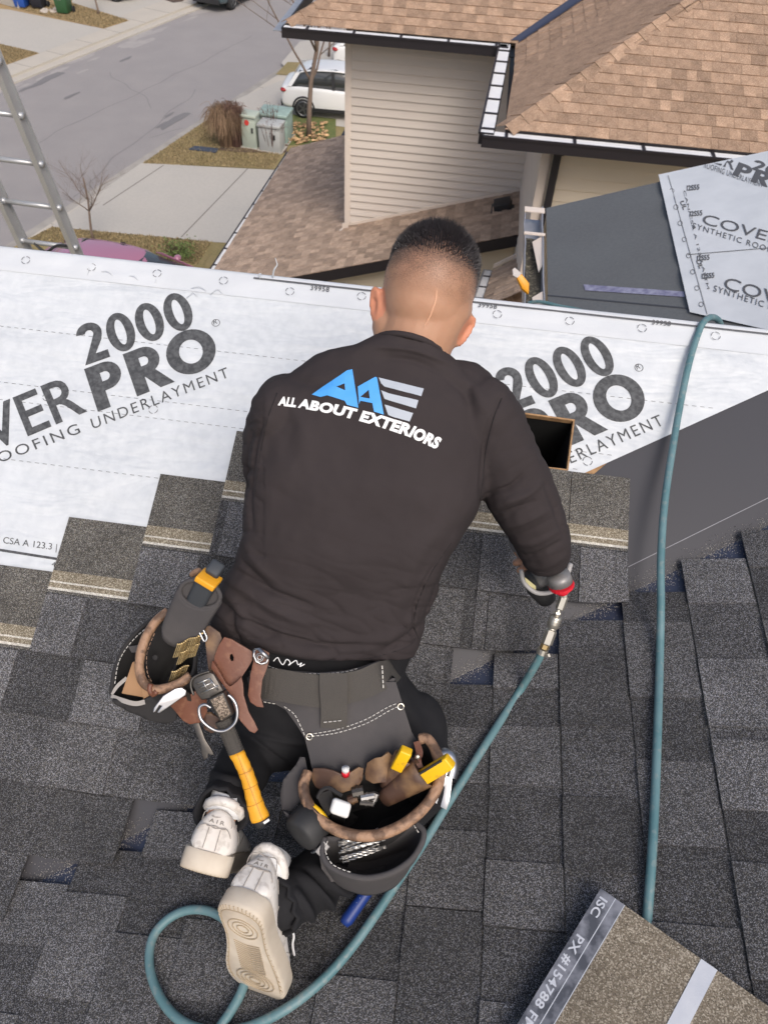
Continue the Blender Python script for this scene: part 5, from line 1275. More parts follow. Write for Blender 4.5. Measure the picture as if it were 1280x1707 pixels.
shirt = remesh(g, 'shirt', M['shirt'], man, .0042, 9)
R = random.Random(3)
ripple(shirt, .006, 8, (1, 1, 1), 4); ripple(shirt, .0022, 24, (1, 1, .6), 9)
cr = [([(352, 1000), (400, 1030), (470, 1062), (560, 1078), (640, 1072)], -.006, 5), ([(356, 1020), (420, 1062), (500, 1088), (600, 1100)], .006, 9),
      ([(380, 968), (420, 990), (470, 1020), (520, 1040)], .006, 9), ([(392, 950), (450, 985), (520, 1012)], -.006, 5), ([(366, 1000), (384, 1030), (400, 1075)], -.008, 5), ([(372, 985), (398, 1010), (412, 1050)], .006, 8),
      ([(405, 900), (430, 940), (470, 975)], .004, 8), ([(398, 930), (420, 955), (450, 980)], -.004, 5), ([(640, 1085), (680, 1062), (705, 1040)], -.006, 5), ([(600, 1080), (650, 1060), (700, 1020)], .005, 10),
      ([(700, 1058), (712, 1020), (735, 960), (752, 920)], -.004, 3), ([(690, 1070), (688, 1030), (700, 985), (725, 940)], -.0035, 2.6), ([(745, 870), (700, 920), (670, 980), (650, 1040)], .004, 14),
      ([(812, 700), (806, 750), (802, 800), (800, 838)], -.004, 3), ([(838, 660), (822, 690), (812, 730)], -.003, 3),
      ([(800, 838), (820, 822), (850, 812), (875, 790)], -.006, 4), ([(806, 850), (840, 838), (880, 822), (905, 800)], .005, 7), ([(812, 862), (850, 852), (895, 835)], -.0045, 4), ([(822, 880), (865, 872), (915, 850)], .004, 7),
      ([(860, 925), (895, 925), (940, 900)], -.004, 4), ([(868, 940), (905, 945), (945, 925)], .004, 5), ([(850, 905), (890, 905), (935, 880)], .003, 6),
      ([(905, 800), (925, 850), (940, 900)], -.003, 4), ([(640, 596), (690, 602), (735, 622)], -.003, 4), ([(625, 578), (690, 584), (748, 606)], .003, 4),
      ([(440, 700), (424, 760), (416, 830), (420, 880)], -.006, 4), ([(450, 690), (436, 740), (430, 800)], .003, 8), ([(760, 630), (790, 650), (810, 690)], .004, 9), ([(740, 625), (775, 655), (790, 700)], -.003, 7), ([(480, 628), (520, 640), (560, 632)], -.003, 8), ([(470, 650), (500, 700), (505, 760)], .003, 14)]
folds(shirt)
crease(shirt, cr)
# sewn seams
def seamline(pts, r=.0011):
    q = [on_body(x, y, -.0002, bvs0) for x, y in [(p.x, p.y) for p in smooth_path([Vector((a, b, 0)) for a, b in pts], 6)]]; q = [p for p in q if p is not None]
    if len(q) > 2: SG.tube(q, r, 5)
bvs0 = BVHTree.FromPolygons([v.co+wloc(shirt) for v in shirt.data.vertices], [tuple(p.vertices) for p in shirt.data.polygons]); SG = Geo()
seamline([(836, 664), (822, 700), (810, 750), (804, 800), (800, 834)]); seamline([(752, 905), (722, 950), (698, 1000), (690, 1040), (698, 1066)]); seamline([(462, 655), (446, 700), (434, 760), (426, 820)])
seamline([(366, 1048), (410, 1072), (470, 1090), (540, 1100), (610, 1098), (670, 1082), (694, 1066)], .0008); seamline([(876, 948), (905, 956), (944, 938)], .0009)
SG.obj('seams', mat('shirt seam', (.014, .011, .012), .9), shirt, True)
# neck band
nb_ = [(627, 567), (640, 566), (670, 568), (700, 575), (725, 586), (742, 597)]
bvs = BVHTree.FromPolygons([v.co+wloc(shirt) for v in shirt.data.vertices], [tuple(p.vertices) for p in shirt.data.polygons])
def on_shirt(x, y, l=.0012, fb=1.34):
    h = on_body(x, y, l, bvs); return h if h is not None else P(x, y, fb)
g = Geo(); ca, cb = P(627, 567, 1.385), P(744, 598, 1.385); cm = (ca+cb)/2; e_ = (cb-ca)/2; bdir = (-FW*.078+UP*.010)
nbp = [cm+FW*.018+e_*math.cos(k*.2618)*1.02+bdir*math.sin(k*.2618) for k in range(25)]
g.tube(nbp, .0055, 8, cap=False); g.obj('collar', M['shirt'], shirt, smooth=True)
def shirt_print(g, loops_or_vf, step=9, lift=.0016):
    """print given in picture coordinates, cut fine enough to follow the cloth"""
    vf = poly2d([[(x, -y) for x, y in l] for l in loops_or_vf]) if isinstance(loops_or_vf, list) else loops_or_vf
    bm = bmesh.new(); vs = [bm.verts.new((x, y, 0)) for x, y in vf[0]]
    for q in vf[1]:
        try: bm.faces.new([vs[i] for i in q])
        except ValueError: pass
    x0 = min(v.co.x for v in bm.verts); x1 = max(v.co.x for v in bm.verts); y0 = min(v.co.y for v in bm.verts); y1 = max(v.co.y for v in bm.verts)
    x = x0+step
    while x < x1: bmesh.ops.bisect_plane(bm, geom=bm.verts[:]+bm.edges[:]+bm.faces[:], plane_co=(x, 0, 0), plane_no=(1, 0, 0)); x += step
    y = y0+step
    while y < y1: bmesh.ops.bisect_plane(bm, geom=bm.verts[:]+bm.edges[:]+bm.faces[:], plane_co=(0, y, 0), plane_no=(0, 1, 0)); y += step
    bm.verts.index_update(); g.add([on_shirt(v.co.x, -v.co.y, lift) for v in bm.verts], [tuple(v.index for v in f.verts) for f in bm.faces]); bm.free()
Z4 = lambda pts: [(400+x*.34375, 370+y*.34375) for x, y in pts]
g = Geo()
shirt_print(g, [Z4([(350, 838), (520, 722), (545, 716), (575, 902), (520, 888), (508, 868), (425, 842), (392, 850)]), Z4([(468, 800), (508, 784), (510, 818)])])
shirt_print(g, [Z4([(572, 800), (655, 753), (664, 756), (697, 935), (650, 920), (642, 880), (584, 868), (578, 884)]), Z4([(584, 850), (625, 815), (630, 858)])])
g.obj('blue_letters', M['print_blue'], shirt)
for pl in ([(672, 756), (760, 778), (890, 810), (878, 846), (700, 800), (684, 784)], [(684, 818), (720, 832), (864, 866), (852, 905), (722, 866), (700, 858)], [(700, 886), (740, 898), (838, 928), (822, 968), (742, 946), (718, 936)]):
    g = Geo(); shirt_print(g, [Z4(pl)]); g.obj('grey_bar', M['print_grey'], shirt)
g = Geo(); vf = text2d('ALL ABOUT EXTERIORS', .055, .12, 1.06)
def curve_map(u, v):
    bx = [(463, 676), (500, 681), (560, 692), (620, 708), (680, 728), (728, 750)]
    t = u*(len(bx)-1); i = min(int(t), len(bx)-2); f = t-i; a, b = V2(bx[i]), V2(bx[i+1]); p = a.lerp(b, f); n = Vector((b.y-a.y, -(b.x-a.x))).normalized(); n = n if n.y < 0 else -n
    hgt = 15+6*min(1, u*1.3); q = p+n*hgt*v; return q.x, -q.y
shirt_print(g, ([curve_map(*p) for p in vf[0]], vf[1]), 8); g.obj('lettering', M['print_white'], shirt)
# trousers
g = Geo(); body_loft(g, pelvis, 1.0); pt(g, rleg, 18); pt(g, lleg, 18)
g.ell(P(690, 1230, 1.57), (RT*.07, UP*.10, FW*.07)); g.ell(P(470, 1225, 1.56), (RT*.075, UP*.07, FW*.08))
tr = remesh(g, 'trousers', M['denim'], man, .0050, 7)
ripple(tr, .004, 14, (1, 1, 1), 2)
crease(tr, [([(420, 1230), (460, 1262), (505, 1290)], -.005, 3), ([(415, 1222), (470, 1236), (510, 1240)], .003, 4), ([(520, 1440), (560, 1480), (600, 1490)], .010, 9), ([(500, 1455), (545, 1500), (560, 1520)], .012, 8), ([(490, 1480), (515, 1520), (525, 1545)], .010, 7),
            ([(510, 1450), (550, 1490), (585, 1500)], -.008, 4), ([(560, 1430), (590, 1460), (610, 1480)], .008, 8), ([(350, 1285), (380, 1300), (420, 1300)], .010, 8), ([(345, 1300), (385, 1318), (430, 1312)], -.006, 4),
            ([(660, 1150), (700, 1210), (735, 1290)], .004, 12), ([(655, 1180), (690, 1240), (715, 1320)], -.004, 8), ([(720, 1230), (742, 1290), (745, 1340)], .003, 8)])
# cuffs
for c, ax_, r, r2 in ((P(470, 1501, 1.36), P(470, 1501, 1.36)-P(520, 1470, 1.42), .050, .054), (P(373, 1345, 1.37), P(373, 1345, 1.37)-P(420, 1250, 1.56), .046, .049)):
    d = ax_.normalized(); a = d.orthogonal().normalized(); b = d.cross(a); g = Geo(); rg = []
    for (t, rr) in ((-.03, r-.004), (.0, r), (.014, r2), (.020, r2), (.020, r2-.006), (-.01, r-.010)):
        rg.append([c+d*(t+.005*math.sin(3*k)) + (a*math.cos(k*.2618)+b*math.sin(k*.2618))*rr*(1+.06*math.sin(k*.9)) for k in range(24)])
    g.loft(rg, cap=False); g.obj('cuff', M['denim'], tr, smooth=True)
# ---- sneakers
def sneaker(heel, fwd, up, side, label=None):
    """heel = back bottom of the sole; fwd towards the toe; up towards the ankle"""
    f = fwd.normalized(); u = (up-f*up.dot(f)).normalized(); s = f.cross(u)*side
    t = new('sneaker', None, man, heel-wloc(man)); Q = lambda x, y, z: heel+f*x+s*y*1.12+u*z*1.04
    ol = [(0, 0), (.004, .022), (.016, .035), (.04, .0395), (.09, .036), (.14, .041), (.19, .051), (.235, .053), (.27, .044), (.292, .025), (.300, .004), (.297, -.018), (.28, -.036), (.25, -.046), (.20, -.048), (.15, -.043), (.10, -.037), (.05, -.038), (.018, -.035), (.004, -.020)]
    ol = [(v.x, v.y) for v in smooth_path([Vector((x, y, 0)) for x, y in ol], 3, True)]
    c = Vector((.15, 0)); inset = lambda k: [(c.x+(x-c.x)*k, y*k) for x, y in ol]
    toe = lambda x: .012*max(0, (x-.2)/.1)**2
    g = Geo(); R_ = []
    for z, k in ((.0, .955), (.002, .985), (.008, 1.0), (.028, 1.0), (.033, .985), (.034, .93)):
        R_.append([Q(x, y, z+toe(x)) for x, y in inset(k)])
    if side > 0: R_ = [list(reversed(r)) for r in R_]
    g.loft(R_); so_ = g.obj('sole', M['sole'], t, smooth=True)
    md = so_.modifiers.new('e', 'EDGE_SPLIT'); md.split_angle = rad(50)
    # tread: concentric rings and chevrons proud of the sole
    g = Geo()
    for cx, cy, rr in ((.062, 0, (.010, .018, .026)), (.225, .002, (.010, .018, .026, .034))):
        for r in rr:
            ring = [Q(cx+r*math.cos(k*.2618), cy+r*math.sin(k*.2618)*.95, -.0005+toe(cx+r*math.cos(k*.2618))) for k in range(25)]; g.tube(ring, .0011, 4, cap=False)
    for k in range(14):
        x = .105+k*.0065; w = .022
        g.tube([Q(x, -w, -.0004), Q(x+.006, 0, -.0004), Q(x, w, -.0004)], .0010, 4)
    ring = [Q(.15+(x-.15)*.91, y*.86, -.0004+toe(x)) for x, y in ol]; g.tube(ring+[ring[0]], .0010, 4, cap=False)
    for k in range(0, len(ol), 1):
        x, y = ol[k]; g.tube([Q(.15+(x-.15)*.925, y*.89, .0+toe(x)), Q(.15+(x-.15)*.98, y*.96, .001+toe(x))], .0012, 4)
    g.obj('tread', M['tread'], so_)
    g = Geo(); R_ = []
    st = [(.004, .024, .030, .092), (.010, .032, .030, .100), (.03, .0365, .030, .102), (.06, .037, .030, .088), (.09, .035, .030, .082), (.12, .037, .030, .082), (.15, .041, .030, .078), (.18, .046, .032, .068), (.21, .049, .032, .058), (.24, .047, .033, .052), (.265, .040, .034, .046), (.285, .026, .036, .042), (.294, .010, .038, .040)]
    for x, w, z0, z1 in st:
        yc = .002+(.003 if x > .15 else 0); rg = []
        for k in range(20):
            a = math.pi*(k/19); cx_ = math.cos(a); sx_ = math.sin(a); top = w*(.60 if x < .12 else .8)
            yy = yc+(w*(1-.35*sx_**2 if x < .14 else 1))*math.copysign(abs(cx_)**.75, cx_); rg.append(Q(x-.006*0, yy, z0+(z1-z0)*sx_**.7))
        rg.append(Q(x, yc, z0-.004)); R_.append(rg)
    if side < 0: R_ = [list(reversed(r)) for r in R_]
    g.loft([list(reversed(r)) for r in R_]); up_ = g.obj('upper', M['shoe'], t, smooth=True)
    md = up_.modifiers.new('s', 'SUBSURF'); md.levels = md.render_levels = 1; baked(up_)
    # padded collar
    g = Geo(); ring = [Q(.045+.040*math.cos(k*.3927), .002+.027*math.sin(k*.3927), .098-.014*math.cos(k*.3927)) for k in range(17)]; g.tube(ring, .0085, 8); g.obj('collar', M['shoe'], t, smooth=True)
    g = Geo(); g.tube([Q(.045, .002, .09), Q(.042, .002, .125)], .031, 14); g.obj('sock', M['sock'], t, smooth=True)
    # overlays with stitched edges: heel counter, back strap, side panel
    ub = BVHTree.FromPolygons([v.co+wloc(up_) for v in up_.data.vertices], [tuple(p.vertices) for p in up_.data.polygons])
    def skin(x, y, z, dirv, l=.0012):
        o_ = Q(x, y, z)-dirv*.12; h = ub.ray_cast(o_, dirv); return (h[0]-dirv*l) if h[0] else Q(x, y, z)
    g = Geo()
    def seam(pts, dirv, r=.0009):
        g.tube(smooth_path([skin(x, y, z, dirv) for x, y, z in pts], 4), r, 5)
    for sd in (-1, 1):
        dv = -s*sd
        seam([(.075, 0, .034), (.072, 0, .055), (.060, 0, .072), (.035, 0, .080)], dv); seam([(.10, 0, .034), (.12, 0, .052), (.15, 0, .064), (.165, 0, .070)], dv); seam([(.165, 0, .034), (.19, 0, .045), (.215, 0, .050)], dv)
        seam([(.035, 0, .080), (.08, 0, .070), (.12, 0, .066)], dv)
    seam([(0, -.034, .036), (0, -.026, .062), (0, -.016, .072), (0, 0, .069), (0, .016, .072), (0, .026, .062), (0, .034, .036)], f)
    seam([(0, -.0095, .036), (0, -.009, .068)], f); seam([(0, .0095, .036), (0, .009, .068)], f)
    seam([(0, -.024, .076), (0, -.020, .092), (0, 0, .098), (0, .020, .092), (0, .024, .076), (0, .012, .070), (0, 0, .072), (0, -.012, .070), (0, -.024, .076)], f)
    g.obj('stitching', M['stitch'], up_)
    g = Geo(); vf = text2d('AIR', .01, 0, 1.5); rs = [skin(0, (x-.5)*.024*(1 if side > 0 else -1), .076+y*.006, f, .0007) for x, y in vf[0]]; g.add(rs, vf[1]); g.add(rs, [tuple(reversed(q)) for q in vf[1]])
    sw = [(-.012, .0865), (-.008, .0842), (-.002, .0845), (.013, .0905), (.000, .0868), (-.006, .0862), (-.0085, .0880)]
    rs = [skin(0, x*side, y, f, .0007) for x, y in sw]; g.add(rs, [(0, 1, 5, 6), (1, 2, 4, 5), (2, 3, 4)]); g.obj('heel_print', M['stitch'], up_)
    # laces
    g = Geo()
    for k in range(6):
        x = .115+k*.017; g.tube(smooth_path([skin(x, -.020, .09, -u), skin(x+.004, 0, .09, -u, .003), skin(x, .020, .09, -u)], 3), .0026, 6)
    g.obj('laces', M['shoe'], t, smooth=True)
    return t, Q
hl = P(335, 1456, 1.285); updir = (UP*.95+RT*.26).normalized()
t1_, Q1 = sneaker(hl, FW*.93-updir*.36, updir*.93+FW*.36, 1)
hr = P(396, 1512, 1.245); tr_ = P(444, 1703, 1.435)
t2_, Q2 = sneaker(hr, tr_-hr, FW*.90+RT*.30, -1)
g = Geo(); g.tube(smooth_path([P(486, 1548, 1.36), P(490, 1560, 1.37), P(488, 1575, 1.38), P(491, 1592, 1.4)], 5), .0022, 6); g.obj('lace_end', M['sock'], t2_, smooth=True)
# belt line script on the waistband
g = Geo(); pts = [(456, 1102), (463, 1096), (467, 1103), (472, 1108), (478, 1099), (484, 1104), (481, 1109), (488, 1104), (494, 1101), (497, 1108), (503, 1105), (500, 1111), (508, 1107)]
g.tube(smooth_path([P(x, y, 1.405) for x, y in pts], 4), .0009, 5); g.obj('waistband_script', M['print_white'], tr)

# ------------------------------------------------------------------ tool belt, pouches, tools
M['suede'] = mat('charcoal suede', (.052, .049, .052), .9, var=(9, .8, (.088, .080, .078), .2), var2=(60, .3, (.05, .047, .048), .2), bump=(500, .0006, .6))
M['suede_dk'] = mat('black suede', (.022, .021, .022), .9, var=(14, .4, (.04, .038, .038), .2), bump=(500, .0006, .6))
M['web'] = mat('olive black webbing', (.062, .056, .050), .9, var=(12, .4, (.085, .078, .068), .2), bump=(420, .0012, 1))
M['leather'] = mat('brown leather', (.17, .062, .034), .5, var=(14, .5, (.11, .045, .028), .2), var2=(70, .35, (.30, .15, .085), .08, .6), bump=(160, .0008, .6))
M['leather_dk'] = mat('worn dark leather', (.075, .038, .024), .55, var=(22, .6, (.30, .18, .085), .1, .56), bump=(160, .0008, .6))
M['leather_rim'] = mat('worn tan leather rim', (.33, .20, .125), .6, var=(38, .9, (.05, .03, .022), .06, .52), var2=(12, .4, (.38, .22, .13), .2), bump=(110, .003, 1))
M['steel'] = mat('worn steel', (.55, .54, .52), .3, .9, var=(40, .5, (.25, .23, .21), .12))
M['steel_dk'] = mat('dark steel', (.12, .11, .10), .42, .8, var=(40, .5, (.05, .045, .04), .15))
M['chrome'] = mat('bright steel', (.46, .46, .47), .3, .95, var=(30, .3, (.3, .3, .3)))
M['silver'] = mat('dull nickel fitting', (.56, .53, .46), .35, .8, var=(60, .4, (.45, .42, .36)))
M['brass'] = mat('coated nail wire', (.42, .31, .15), .38, .75, island=.4)
M['yellow'] = mat('yellow rubber', (.80, .38, .02), .5, var=(12, .35, (.62, .26, .02), .2), var2=(60, .5, (.25, .12, .04), .04, .66), bump=(200, .0008, .5))
M['yellow2'] = mat('yellow plastic grip', (.85, .50, .01), .42, var2=(50, .5, (.35, .2, .04), .05, .64))
M['grey_rub'] = mat('dark slate rubber', (.042, .048, .056), .6, bump=(300, .0006, .5))
M['rub_dk'] = mat('black rubber', (.02, .02, .021), .6, var=(20, .4, (.05, .05, .05)))
M['card'] = mat('brown cardboard', (.36, .21, .11), .85, var=(20, .3, (.28, .155, .08)))
M['thread'] = mat('white stitching thread', (.62, .60, .56), .8)
M['white_pl'] = mat('scuffed white plastic', (.72, .72, .70), .5, var=(60, .4, (.5, .48, .45), .06, .62))
M['hose'] = mat('teal rubber hose', (.085, .185, .205), .5, var=(14, .7, (.15, .25, .27), .12), var2=(70, .5, (.24, .27, .26), .06, .60), bump=(120, .0006, .5))
M['blue'] = mat('blue dipped grip', (.01, .035, .19), .45)
M['red'] = mat('red anodised collar', (.60, .015, .03), .35)
M['tape_w'] = mat('white release tape', (.60, .62, .66), .45, var=(30, .4, (.45, .48, .55)), bump=(300, .0006, .6))
M['film'] = mat('dark release film', (.075, .08, .095), .4, var=(35, .7, (.30, .31, .35), .1, .52))
M['gunbody'] = mat('grey cast housing', (.26, .25, .245), .42, .3, var=(40, .3, (.15, .15, .15)))
BVT = BVHTree.FromPolygons([v.co+wloc(tr) for v in tr.data.vertices], [tuple(p.vertices) for p in tr.data.polygons])
def band(g, path, hw, th, m=0, per=5):
    """strap: path of (px, py, depth[, half width px]), lying across the sight line"""
    pts = smooth_path([Vector((p[0], p[1], p[2]*1000)) for p in path], per); ws = smooth_path([Vector(((p[3] if len(p) > 3 else hw), 0, 0)) for p in path], per); rings = []
    for i, p in enumerate(pts):
        t = (pts[min(i+1, len(pts)-1)]-pts[max(i-1, 0)]); t = Vector((t.x, t.y)).normalized(); n = Vector((-t.y, t.x))*ws[i].x; d = p.z/1000
        rings.append([P(p.x+n.x, p.y+n.y, d+th), P(p.x+n.x, p.y+n.y, d), P(p.x-n.x, p.y-n.y, d), P(p.x-n.x, p.y-n.y, d+th)])
    g.loft(rings, m)
def drape(poly, dfun, m, name, parent, th=.003, step=8, bev=0):
    vf = poly2d([[(x, -y) for x, y in l] for l in (poly if isinstance(poly[0], list) else [poly])])
    bm = bmesh.new(); vs = [bm.verts.new((x, y, 0)) for x, y in vf[0]]
    for q in vf[1]:
        try: bm.faces.new([vs[i] for i in q])
        except ValueError: pass
    bmesh.ops.remove_doubles(bm, verts=bm.verts, dist=.01)
    for ax in (0, 1):
        lo = min(v.co[ax] for v in bm.verts); hi = max(v.co[ax] for v in bm.verts); c = lo+step
        while c < hi:
            co = [0, 0, 0]; no = [0, 0, 0]; co[ax] = c; no[ax] = 1
            bmesh.ops.bisect_plane(bm, geom=bm.verts[:]+bm.edges[:]+bm.faces[:], plane_co=co, plane_no=no); c += step
    for v in bm.verts: v.co = P(v.co.x, -v.co.y, dfun(v.co.x, -v.co.y))
    for f in bm.faces:
        f.normal_update()
        if f.normal.dot(FW) > 0: f.normal_flip()
    o = bm_obj(name, bm, m, parent, True); md = o.modifiers.new('s', 'SOLIDIFY'); md.thickness = th; md.offset = -1; md.use_even_offset = True
    if bev: b = o.modifiers.new('b', 'BEVEL'); b.width = bev; b.segments = 2; b.limit_method = 'ANGLE'; b.angle_limit = rad(50)
    return o
def stitches(g, path, r=.0008, dash=.0055, gap=.003):
    pts = smooth_path([P(*p) for p in path], 10); acc = 0; L_ = [0]
    for a, b in zip(pts, pts[1:]): L_.append(L_[-1]+(b-a).length)
    def at(s):
        for i in range(len(L_)-1):
            if L_[i+1] >= s: return pts[i].lerp(pts[i+1], (s-L_[i])/max(1e-6, L_[i+1]-L_[i]))
        return pts[-1]
    s = 0
    while s+dash < L_[-1]: g.tube([at(s)+FW*.0003, at(s+dash/2)-FW*.0006, at(s+dash)+FW*.0003], r, 4); s += dash+gap
def bag(name, rim, depth, m, parent, shrink=.75, per=5, drift=Vector((0, 0, 0)), th=.004):
    r = smooth_path([P(*p) for p in rim], per, True); c = sum(r, Vector())/len(r); g = Geo(); dn = Vector((0, 0, -1))
    # keep winding outward
    ar = sum(((r[i]-c).cross(r[(i+1) % len(r)]-c) for i in range(len(r))), Vector())
    if ar.dot(-dn) > 0: r = list(reversed(r))
    rings = [r]
    for t in (.15, .35, .6, .85, 1.0):
        k = 1-(1-shrink)*t**1.5; rings.append([c+(p-c)*k+dn*depth*t+drift*t + (p-c).normalized()*.004*noise.noise(p*20+Vector((0, 0, t*3))) for p in r])
    rings.append([c+dn*depth*1.02+drift+(p-c)*.3 for p in r])
    g.loft(rings, cap=False); g.add(rings[-1], [tuple(range(len(r)))])
    o = g.obj(name, m, parent, True); md = o.modifiers.new('s', 'SOLIDIFY'); md.thickness = th; md.offset = 0
    return o
def rimtube(name, rim, r, m, parent, per=5, closed=False):
    g = Geo(); p = smooth_path([P(*q) for q in rim], per, closed)
    if closed: p.append(p[0])
    g.tube(p, [r*(1+.10*noise.noise(q*40)) for q in p], 10, cap=not closed); return g.obj(name, m, parent, True)

belt = thing('tool_belt', P(560, 1160, 1.44), 'charcoal suede and brown leather tool belt with pouches around the waist of the roofer', 'tool belt')
# padded waist and hanging back panel
pd = lambda x, y: 1.405+((x-570)/150.0)**2*.035 - .00012*(y-1110) + (.02*max(0, (1135-y)/30.0) if y < 1135 else 0) + (max(0, x-628)*.0022 if y < 1130 else 0)
drape([(436, 1108), (480, 1117), (530, 1121), (575, 1118), (603, 1111), (640, 1098), (652, 1100), (655, 1122), (672, 1176), (686, 1220), (696, 1236), (692, 1262), (600, 1290), (522, 1290), (516, 1262), (508, 1230), (495, 1209), (476, 1183), (452, 1170), (420, 1166), (412, 1130)], pd, M['suede'], 'back_panel', belt, .006, 9, .0015)
g = Geo()
band(g, [(418, 1142, 1.435, 24), (450, 1140, 1.405, 26), (500, 1148, 1.395, 27), (545, 1152, 1.392, 27), (600, 1142, 1.395, 25), (632, 1128, 1.405, 24), (646, 1122, 1.43, 22), (656, 1118, 1.47, 19), (662, 1115, 1.53, 15)], 26, .004)
g.obj('webbing', M['web'], belt)
g = Geo(); band(g, [(556, 1122, 1.386, 23), (556, 1150, 1.382, 23), (557, 1185, 1.385, 22), (556, 1214, 1.39, 22)], 22, .003); g.obj('belt_loop', M['web'], belt)
g = Geo()
for a in ([(447, 1110), (480, 1120), (530, 1123), (575, 1120), (600, 1113)], [(447, 1119), (475, 1127), (505, 1131), (530, 1131)]): stitches(g, [(x, y, pd(x, y)-.0015) for x, y in a])
for a in ([(512, 1228), (560, 1222), (610, 1206), (650, 1184), (668, 1176)], [(516, 1224), (562, 1216), (608, 1200), (646, 1179), (664, 1172)], [(474, 1178), (490, 1190), (500, 1208), (508, 1226)], [(440, 1170), (462, 1174)]): stitches(g, [(x, y, pd(x, y)-.0022) for x, y in a])
stitches(g, [(540, 1204, 1.382), (572, 1201, 1.382)]); stitches(g, [(637, 1110, 1.398), (639, 1148, 1.396)], .0012)
tag(g.obj('stitching', M['thread'], belt), kind='stuff')
g = Geo()
for c in ((516, 1228), (668, 1178)): cc_ = P(c[0], c[1], pd(*c)-.003); ring = [cc_+RT*.0055*math.cos(k*.5236)+UP*.0055*math.sin(k*.5236) for k in range(13)]; g = Geo(); g.tube(ring, .0013, 6, cap=False); g.obj("rivet_ring", M["silver"], belt)
# ---- right pouch
rimR = [(514, 1287, 1.375), (506, 1308, 1.36), (511, 1334, 1.345), (528, 1360, 1.33), (556, 1381, 1.318), (590, 1392, 1.31), (628, 1392, 1.308), (666, 1378, 1.31), (700, 1353, 1.32), (724, 1322, 1.335), (734, 1288, 1.355), (727, 1254, 1.375), (713, 1232, 1.39), (700, 1232, 1.395)]
bk = [(690, 1262, 1.392), (640, 1282, 1.392), (580, 1292, 1.392)]
pr = tag(bag('pouch', rimR+bk, .155, M['suede_dk'], belt, .74, 4), 'large open pouch with brown rim hanging behind the right hip')
rimtube('leather_rim', rimR, .0098, M['leather_rim'], pr)
# back wall pockets of brown leather
def pocket(poly, d0, slope, m, name='leather_pocket', parent=None, th=.004, bulge=.012):
    cx = sum(p[0] for p in poly)/len(poly); w = max(p[0] for p in poly)-min(p[0] for p in poly); y0 = min(p[1] for p in poly)
    return drape(poly, lambda x, y: d0+slope*(y-y0)-bulge*math.cos(min(1.5, abs(x-cx)/w*3)), m, name, parent or pr, th, 7, .001)
pocket([(520, 1300), (522, 1281), (540, 1281), (556, 1285), (570, 1291), (584, 1288), (598, 1279), (606, 1281), (604, 1300), (596, 1314), (570, 1322), (540, 1320), (526, 1312)], 1.368, .0001, M['leather_dk'])
pocket([(608, 1290), (612, 1272), (624, 1264), (636, 1262), (648, 1254), (656, 1262), (654, 1286), (644, 1304), (622, 1306), (610, 1300)], 1.364, .0001, M['leather_dk'])
def cone(a, b, ra, rb, m, name, parent, flat=.6, n=16):
    A, B = P(*a), P(*b); t = (B-A).normalized(); s = t.cross(FW).normalized(); u = s.cross(t); g = Geo(); R_ = []
    for k in range(7):
        f = k/6; r = ra+(rb-ra)*f; c = A.lerp(B, f)
        R_.append([c+s*r*math.cos(j*2*math.pi/n)+u*r*flat*math.sin(j*2*math.pi/n) for j in range(n)])
    g.loft(R_, cap=False); g.add(R_[-1], [tuple(range(n))]); g.add([A+(p-A)*1.0+t*.006 for p in R_[0]], [tuple(range(n))])
    o = g.obj(name, m, parent, True); md = o.modifiers.new('s', 'SOLIDIFY'); md.thickness = .003
    return o
cone((676, 1262, 1.355), (644, 1312, 1.375), .019, .011, M['leather_dk'], 'leather_pocket', pr)
cone((706, 1288, 1.345), (640, 1332, 1.37), .026, .013, M['leather_dk'], 'leather_pocket', pr)
g = Geo(); g.add([], []); band(g, [(694, 1236, 1.38, 5), (699, 1254, 1.37, 6), (696, 1266, 1.36, 6), (700, 1280, 1.355, 5)], 6, .003); g.obj('leather_tab', M['leather'], pr)
g = Geo(); c = P(696, 1262, 1.352); g.ell(c, (RT*.0045, UP*.0045, FW*.002), 10, 6); g.obj('snap', M['silver'], pr, True)
g = Geo(); drape([(514, 1290), (508, 1262), (500, 1262), (494, 1274), (472, 1300), (467, 1325), (470, 1350), (486, 1352), (505, 1330)], lambda x, y: 1.40-.0003*(y-1262), M['suede'], 'side_gusset', pr, .006, 8)
# lower pouch
rimB = [(542, 1396, 1.325), (537, 1418, 1.315), (546, 1440, 1.305), (575, 1457, 1.296), (612, 1464, 1.294), (652, 1455, 1.298), (684, 1434, 1.306), (702, 1408, 1.315), (706, 1386, 1.325), (694, 1373, 1.335), (640, 1390, 1.34), (585, 1398, 1.335)]
pb_ = tag(bag('pouch', rimB, .115, M['suede'], belt, .8, 4), 'lower grey pouch holding masonry bits')
rimtube('suede_rim', rimB[:10], .0052, M['suede'], pb_)
g = Geo(); stitches(g, [(546, 1402, 1.318), (543, 1420, 1.308), (556, 1442, 1.298), (590, 1456, 1.29)]); stitches(g, [(690, 1376, 1.326), (700, 1392, 1.316)]); tag(g.obj('stitching', M['thread'], pb_), kind='stuff')
g = Geo(); drape([(472, 1352), (540, 1398), (536, 1422), (556, 1452), (572, 1468), (552, 1470), (536, 1448), (532, 1425), (500, 1395)], lambda x, y: 1.345+.0002*(y-1352), M['suede'], 'side_gusset', pb_, .006, 8)
